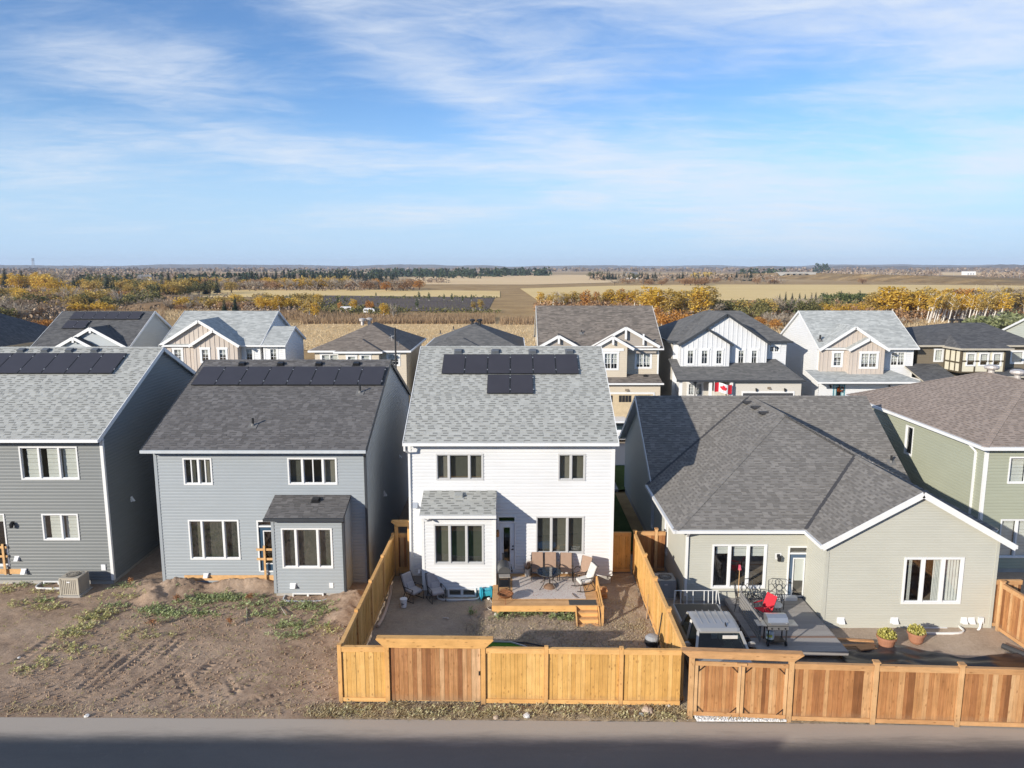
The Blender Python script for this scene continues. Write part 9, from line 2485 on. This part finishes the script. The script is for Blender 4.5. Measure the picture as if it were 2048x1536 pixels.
LF_WEEDY = leaf_mat('yellowing_weed_leaves', [(0.05, (0.28, 0.27, 0.09)), (0.5, (0.46, 0.44, 0.18)), (0.95, (0.64, 0.58, 0.34))], 0.25)
plants('weeds', [(310, 1222, 0.5, 0.25, 70), (345, 1230, 0.45, 0.25, 60), (395, 1205, 0.5, 0.25, 70), (430, 1195, 0.55, 0.22, 80), (460, 1200, 0.4, 0.22, 60), (400, 1228, 0.5, 0.2, 60), (500, 1212, 0.4, 0.2, 45), (530, 1230, 0.4, 0.2, 40), (595, 1212, 0.5, 0.2, 55), (630, 1216, 0.45, 0.2, 50), (570, 1252, 0.35, 0.2, 40), (578, 1272, 0.35, 0.2, 40), (610, 1250, 0.4, 0.22, 35), (250, 1175, 0.35, 0.15, 30), (155, 1182, 0.25, 0.15, 20), (60, 1170, 0.4, 0.15, 22), (85, 1203, 0.3, 0.15, 24), (505, 1196, 0.6, 0.15, 30), (650, 1228, 0.3, 0.2, 25), (225, 1214, 0.3, 0.15, 22)], LF_WEED, 1)
plants('weeds', [(190, 1238, 0.45, 0.22, 60), (170, 1256, 0.3, 0.2, 35), (140, 1272, 0.4, 0.2, 45), (200, 1228, 0.3, 0.15, 30), (160, 1300, 0.6, 0.2, 40), (90, 1215, 0.4, 0.2, 35), (40, 1210, 0.3, 0.2, 20), (10, 1180, 0.3, 0.2, 30), (100, 1320, 0.6, 0.25, 30), (60, 1340, 0.5, 0.2, 22), (645, 1262, 0.3, 0.2, 22), (280, 1270, 0.6, 0.3, 30), (240, 1195, 0.6, 0.2, 30), (90, 1185, 0.5, 0.15, 25)], LF_WEEDY, 2)
plants('weeds', [(300, 1280, 3.2, 1.1, 150), (500, 1300, 2.4, 1.2, 150), (150, 1240, 2.5, 0.8, 120), (420, 1250, 2.5, 0.7, 120), (560, 1360, 1.6, 0.7, 90), (330, 1400, 4, 0.5, 90)], LF_WEEDY, 3, (0.018, 0.04), (3, 7), 0.04)
# dried dock plants with rusty heads
LF_DOCK = leaf_mat('rusty_seed_heads', [(0.1, (0.22, 0.10, 0.05)), (0.6, (0.36, 0.17, 0.08)), (0.95, (0.45, 0.25, 0.13))], 0.1)
dk = None
for i, (px, py, lb) in enumerate(((354, 1205, 'rust-headed dried dock plant beside the soil mound'), (500, 1203, 'rust-headed dried dock plant below the ledger board'), (460, 1252, 'rust-headed dried dock plant standing lowest among the weeds'), (305, 1254, 'rust-headed dried dock plant lowest at left below the mound'), (262, 1174, 'rust-headed dried dock plant in the gap between the left houses'))):
 if dk is None:
  dk = thing('dock_plant', lb, 'plant'); r = random.Random(5); mb = MB()
  for k in range(8): mb.tube([(0, 0, 0), (r.gauss(0, 0.05), r.gauss(0, 0.05), 0.28)], 0.008, 4)
  mb.build('stem', BK_DARK, dk, world=False); V, F = [], []
  for k in range(160):
   c = Vector((r.gauss(0, 0.13), r.gauss(0, 0.10), 0.30 + r.gauss(0, 0.05))); d = Vector((r.gauss(0, 1), r.gauss(0, 1), r.gauss(0, .6))).normalized() * 0.045; e = d.cross(Vector((r.gauss(0, 1), r.gauss(0, 1), 1))).normalized() * 0.025
   j = len(V); V += [tuple(c - d), tuple(c + e), tuple(c + d), tuple(c - e)]; F.append((j, j + 1, j + 2, j + 3))
  put('seed_head', np_mesh('seed_head', V, F, LF_DOCK), dk); o = dk
 else: o = copy_tree(dk)
 p = gr(px, py); o.location = (p.x, p.y, max(0, float(lot_h(np.array([[p.x]]), np.array([[p.y]]))[0, 0]))); o.rotation_euler.z = i * 1.3; o.scale = (0.62, 0.62, 0.85); tag(o, lb, 'plant', 'dried dock plants on the bare lot')
# short dry straw and clods, densest on the verge
def litter(name, areas, mat, seed, ln=(0.04, 0.11), w=0.008, lift=0.05):
 r = random.Random(seed); V, F = [], []
 for x0, x1, y0_, y1_, n, clump in areas:
  cl = [(r.uniform(x0, x1), r.uniform(y0_, y1_)) for _ in range(max(1, int(n / clump)))]
  for _ in range(n):
   cx_, cy_ = r.choice(cl); x, y = cx_ + r.gauss(0, 0.16), cy_ + r.gauss(0, 0.10)
   if not (x0 - 0.2 < x < x1 + 0.2 and y0_ < y < y1_): continue
   if y < float(lane_edge(x)) + 0.05: continue
   a = r.uniform(0, 6.28); l = r.uniform(*ln); d = Vector((math.cos(a) * l, math.sin(a) * l, r.uniform(0.0, 0.9) * l)); s = Vector((-math.sin(a), math.cos(a), r.uniform(-.5, .5))) * w
   o = Vector((x, y, 0.0 + r.uniform(0.0, lift))); i = len(V); V += [tuple(o - s), tuple(o + s), tuple(o + d + s * 0.4), tuple(o + d - s * 0.4)]; F.append((i, i + 1, i + 2, i + 3))
 return tag(put(name, np_mesh(name, V, F, mat)), kind='stuff')
LF_STRAW = leaf_mat('straw', [(0.05, (0.30, 0.23, 0.12)), (0.5, (0.48, 0.39, 0.23)), (0.95, (0.64, 0.55, 0.37))], 0.2)
LF_STRAWD = leaf_mat('grey_straw', [(0.05, (0.16, 0.13, 0.09)), (0.5, (0.27, 0.22, 0.15)), (0.95, (0.36, 0.31, 0.22))], 0.1)
litter('dry_grass', [(-6.6, 5.7, 21.95, 22.95, 4600, 60), (5.7, 9, 21.8, 22.1, 500, 20), (8.9, 17.5, 21.4, 21.9, 1500, 20), (-18, -6, 21.95, 22.8, 1100, 10)], LF_STRAW, 4, (0.05, 0.13), 0.013, 0.09)
litter('dry_grass', [(-6.6, 5.7, 21.95, 22.95, 3500, 40), (-2.2, 5.5, 23.2, 29.0, 6500, 8), (-18, -6, 22, 30, 2200, 5)], LF_STRAWD, 5, (0.035, 0.09), 0.010, 0.05)
litter('dry_grass', [(-1.8, 5.5, 23.2, 28.9, 7500, 10), (3.9, 5.5, 28, 31, 1600, 14)], LF_STRAW, 6, (0.03, 0.07), 0.009, 0.04)
plants('weeds', [(1020, 1228, 0.25, 0.12, 26), (1050, 1232, 0.3, 0.12, 24), (1115, 1236, 0.3, 0.12, 34), (1135, 1240, 0.25, 0.12, 24), (945, 1228, 0.12, 0.12, 12), (1000, 1238, 0.2, 0.1, 12), (962, 1190, 0.25, 0.08, 14)], LF_WEED, 8, h=0.14, z=0.02)
plants('weeds', [(690, 1425, 0.5, 0.15, 30), (760, 1420, 0.6, 0.15, 30), (850, 1430, 0.6, 0.15, 34), (920, 1425, 0.5, 0.15, 30), (1000, 1425, 0.6, 0.15, 40), (1140, 1425, 0.5, 0.15, 34), (1250, 1430, 0.5, 0.15, 30), (1330, 1435, 0.3, 0.1, 18)], leaf_mat('pale_tufts', [(0.05, (0.25, 0.22, 0.10)), (0.5, (0.42, 0.38, 0.20)), (0.95, (0.58, 0.53, 0.33))], 0.2), 9, (0.03, 0.07), (8, 14), 0.08, 0.02)
# stones
def rock(seed, r0):
 r = random.Random(seed); mb = MB(); n = 8
 prof = [(0.05, -0.3), (0.8, -0.2), (1.0, 0.1), (0.7, 0.5), (0.1, 0.62)]
 mb.lathe([(a * r0, z * r0) for a, z in prof], n); mb.v = [(x * r.uniform(0.8, 1.2), y * r.uniform(0.8, 1.2), z * r.uniform(0.8, 1.2)) for x, y, z in mb.v]
 return mb
M_STONEP = plain('pale_stone', (0.62, 0.61, 0.60), 0.85, 0.15, 0, 0.15, 10); M_STONET = plain('tan_stone', (0.44, 0.35, 0.28), 0.9, 0.1, 0, 0.2, 10)
for i, (px, py, r0, m_, lb) in enumerate(((1054, 1434, 0.13, M_STONEP, 'white rounded stone on the verge below the golden fence'), (992, 1437, 0.11, M_STONET, 'tan stone on the verge left of the white stone'), (1295, 1423, 0.20, M_STONET, 'flat tan stone on the verge below the right end of the golden fence'), (1283, 1431, 0.08, plain('blue_scrap', (0.36, 0.46, 0.55), 0.6), 'small pale blue scrap beside the flat tan stone'), (38, 1317, 0.06, M_STONEP, 'small pale stone on the bare lot at far left'), (174, 1434, 0.09, M_STONEP, 'pale stone on the lane edge at left'), (978, 1199, 0.09, M_STONEP, 'pale stone on the soil beside the hose'), (1337, 1413, 0.09, M_STONEP, 'pale stone under the right end of the golden fence'))):
 p = gr(px, py); o = rock(i, r0).build('stone', m_); o.location = (p.x, p.y, 0.03); tag(o, lb, 'stone')
def pebbles(name, x0, x1, y0_, y1_, n, mat, seed, r=(0.012, 0.035)):
 rr = random.Random(seed); V, F = [], []
 for _ in range(n):
  x, y, s = rr.uniform(x0, x1), rr.uniform(y0_, y1_), rr.uniform(*r)
  if y < float(lane_edge(x)) + 0.02: continue
  i = len(V); a = rr.uniform(0, 6.28)
  for k in range(4): V.append((x + s * math.cos(a + k * 1.57) * rr.uniform(.7, 1.2), y + s * math.sin(a + k * 1.57) * rr.uniform(.7, 1.2), 0.01))
  V.append((x + rr.gauss(0, s * .2), y + rr.gauss(0, s * .2), 0.02 + s * rr.uniform(0.9, 1.6)))
  F += [(i, i + 1, i + 4), (i + 1, i + 2, i + 4), (i + 2, i + 3, i + 4), (i + 3, i, i + 4)]
 return tag(put(name, np_mesh(name, V, F, mat)), kind='stuff')
m, nt, b = new_mat('white_gravel', 0.8, 0.2)
g = nd(nt, 'ShaderNodeNewGeometry'); nt.links.new(ramp(nt, g.outputs['Random Per Island'], [(0.0, (0.45, 0.45, 0.46)), (0.4, (0.66, 0.66, 0.66)), (1.0, (0.80, 0.80, 0.79))]), b.inputs['Base Color'])
sheet('gravel_bed', [(5.95, 21.84), (8.85, 21.83), (8.85, 22.25), (5.95, 22.35)], 0.055, M_GRAVEL_W)
pb_ = pebbles('white_gravel', 5.95, 8.85, 21.80, 22.3, 2600, m, 3); pb_.location.z = 0.045
pebbles('clods', -18, -5.8, 22.1, 31, 2600, M_DIRT, 6, (0.015, 0.05)); pebbles('clods', -1.9, 5.5, 23.2, 30, 1800, M_YARD, 7, (0.012, 0.04))
pebbles('grit', -17, 17, 21.3, 22.0, 500, M_CONC, 8, (0.006, 0.016))
# loose sticks on the bare lot
for a, b_, lb in (((560, 1214), (572, 1235), 'thin grey stick lying on the bare lot below the window well'), ((493, 1218), (494, 1250), 'thin pale stake standing among the weeds of the bare lot')):
 p, q = gr(*a), gr(*b_); tag(MB().bar((p.x, p.y, 0.06), (q.x, q.y, 0.12 if 'stake' not in lb else 0.0), 0.03).build('loose_stick', plain('grey_stick', (0.40, 0.36, 0.30), 0.8)), lb, 'stick')

# houses on our side of the lane: their ridges shade it
for k, (xa, xb, rz_, ry_, mt, lb) in enumerate(((-52, -13.6, 10.12, 0.0, S_BLUE, 'long blue-grey row of houses across the lane, out of the picture'), (-13.5, 20, 9.85, 0.1, S_SAGE, 'long sage row of houses across the lane, out of the picture'))):
 Hb = House('row_house', lb, ((xa + xb) / 2, 0, 0), FS_DARK, far=True)
 ez2 = 6.3
 Hb.plane([(xa, -6.2, ez2), (xb, -6.2, ez2), (xb, ry_, rz_), (xa, ry_, rz_)]); Hb.plane([(xb, 6.2, ez2), (xa, 6.2, ez2), (xa, ry_, rz_), (xb, ry_, rz_)])
 w = MB(); siding(w, (xa + .3, -5.8), (xb - .3, -5.8), 0, ez2, (), 0.3, 0.02); siding(w, (xb - .3, 5.8), (xa + .3, 5.8), 0, ez2, (), 0.3, 0.02)
 siding(w, (xb - .3, -5.8), (xb - .3, 5.8), 0, [(0, ez2), (5.8 + ry_, rz_ - 0.2), (11.6, ez2)], (), 0.3, 0.02); siding(w, (xa + .3, 5.8), (xa + .3, -5.8), 0, [(0, ez2), (5.8 - ry_, rz_ - 0.2), (11.6, ez2)], (), 0.3, 0.02)
 w.build('wall', mt, Hb.root)
 Hb.finish(M_WHITE)

# thin autumn haze: one closed box of even air round the camera and everything built
hm_ = bpy.data.materials.new('haze'); hm_.use_nodes = True; hn = hm_.node_tree; hn.nodes.clear()
ho = nd(hn, 'ShaderNodeOutputMaterial'); hv = nd(hn, 'ShaderNodeVolumePrincipled')
hv.inputs['Color'].default_value = (0.72, 0.83, 1.0, 1); hv.inputs['Density'].default_value = 0.00009; hv.inputs['Anisotropy'].default_value = 0.0
hn.links.new(hv.outputs[0], ho.inputs['Volume'])
tag(MB().box(-11300, 11300, -11300, 11300, -1.2, 115).build('haze', hm_), kind='stuff')
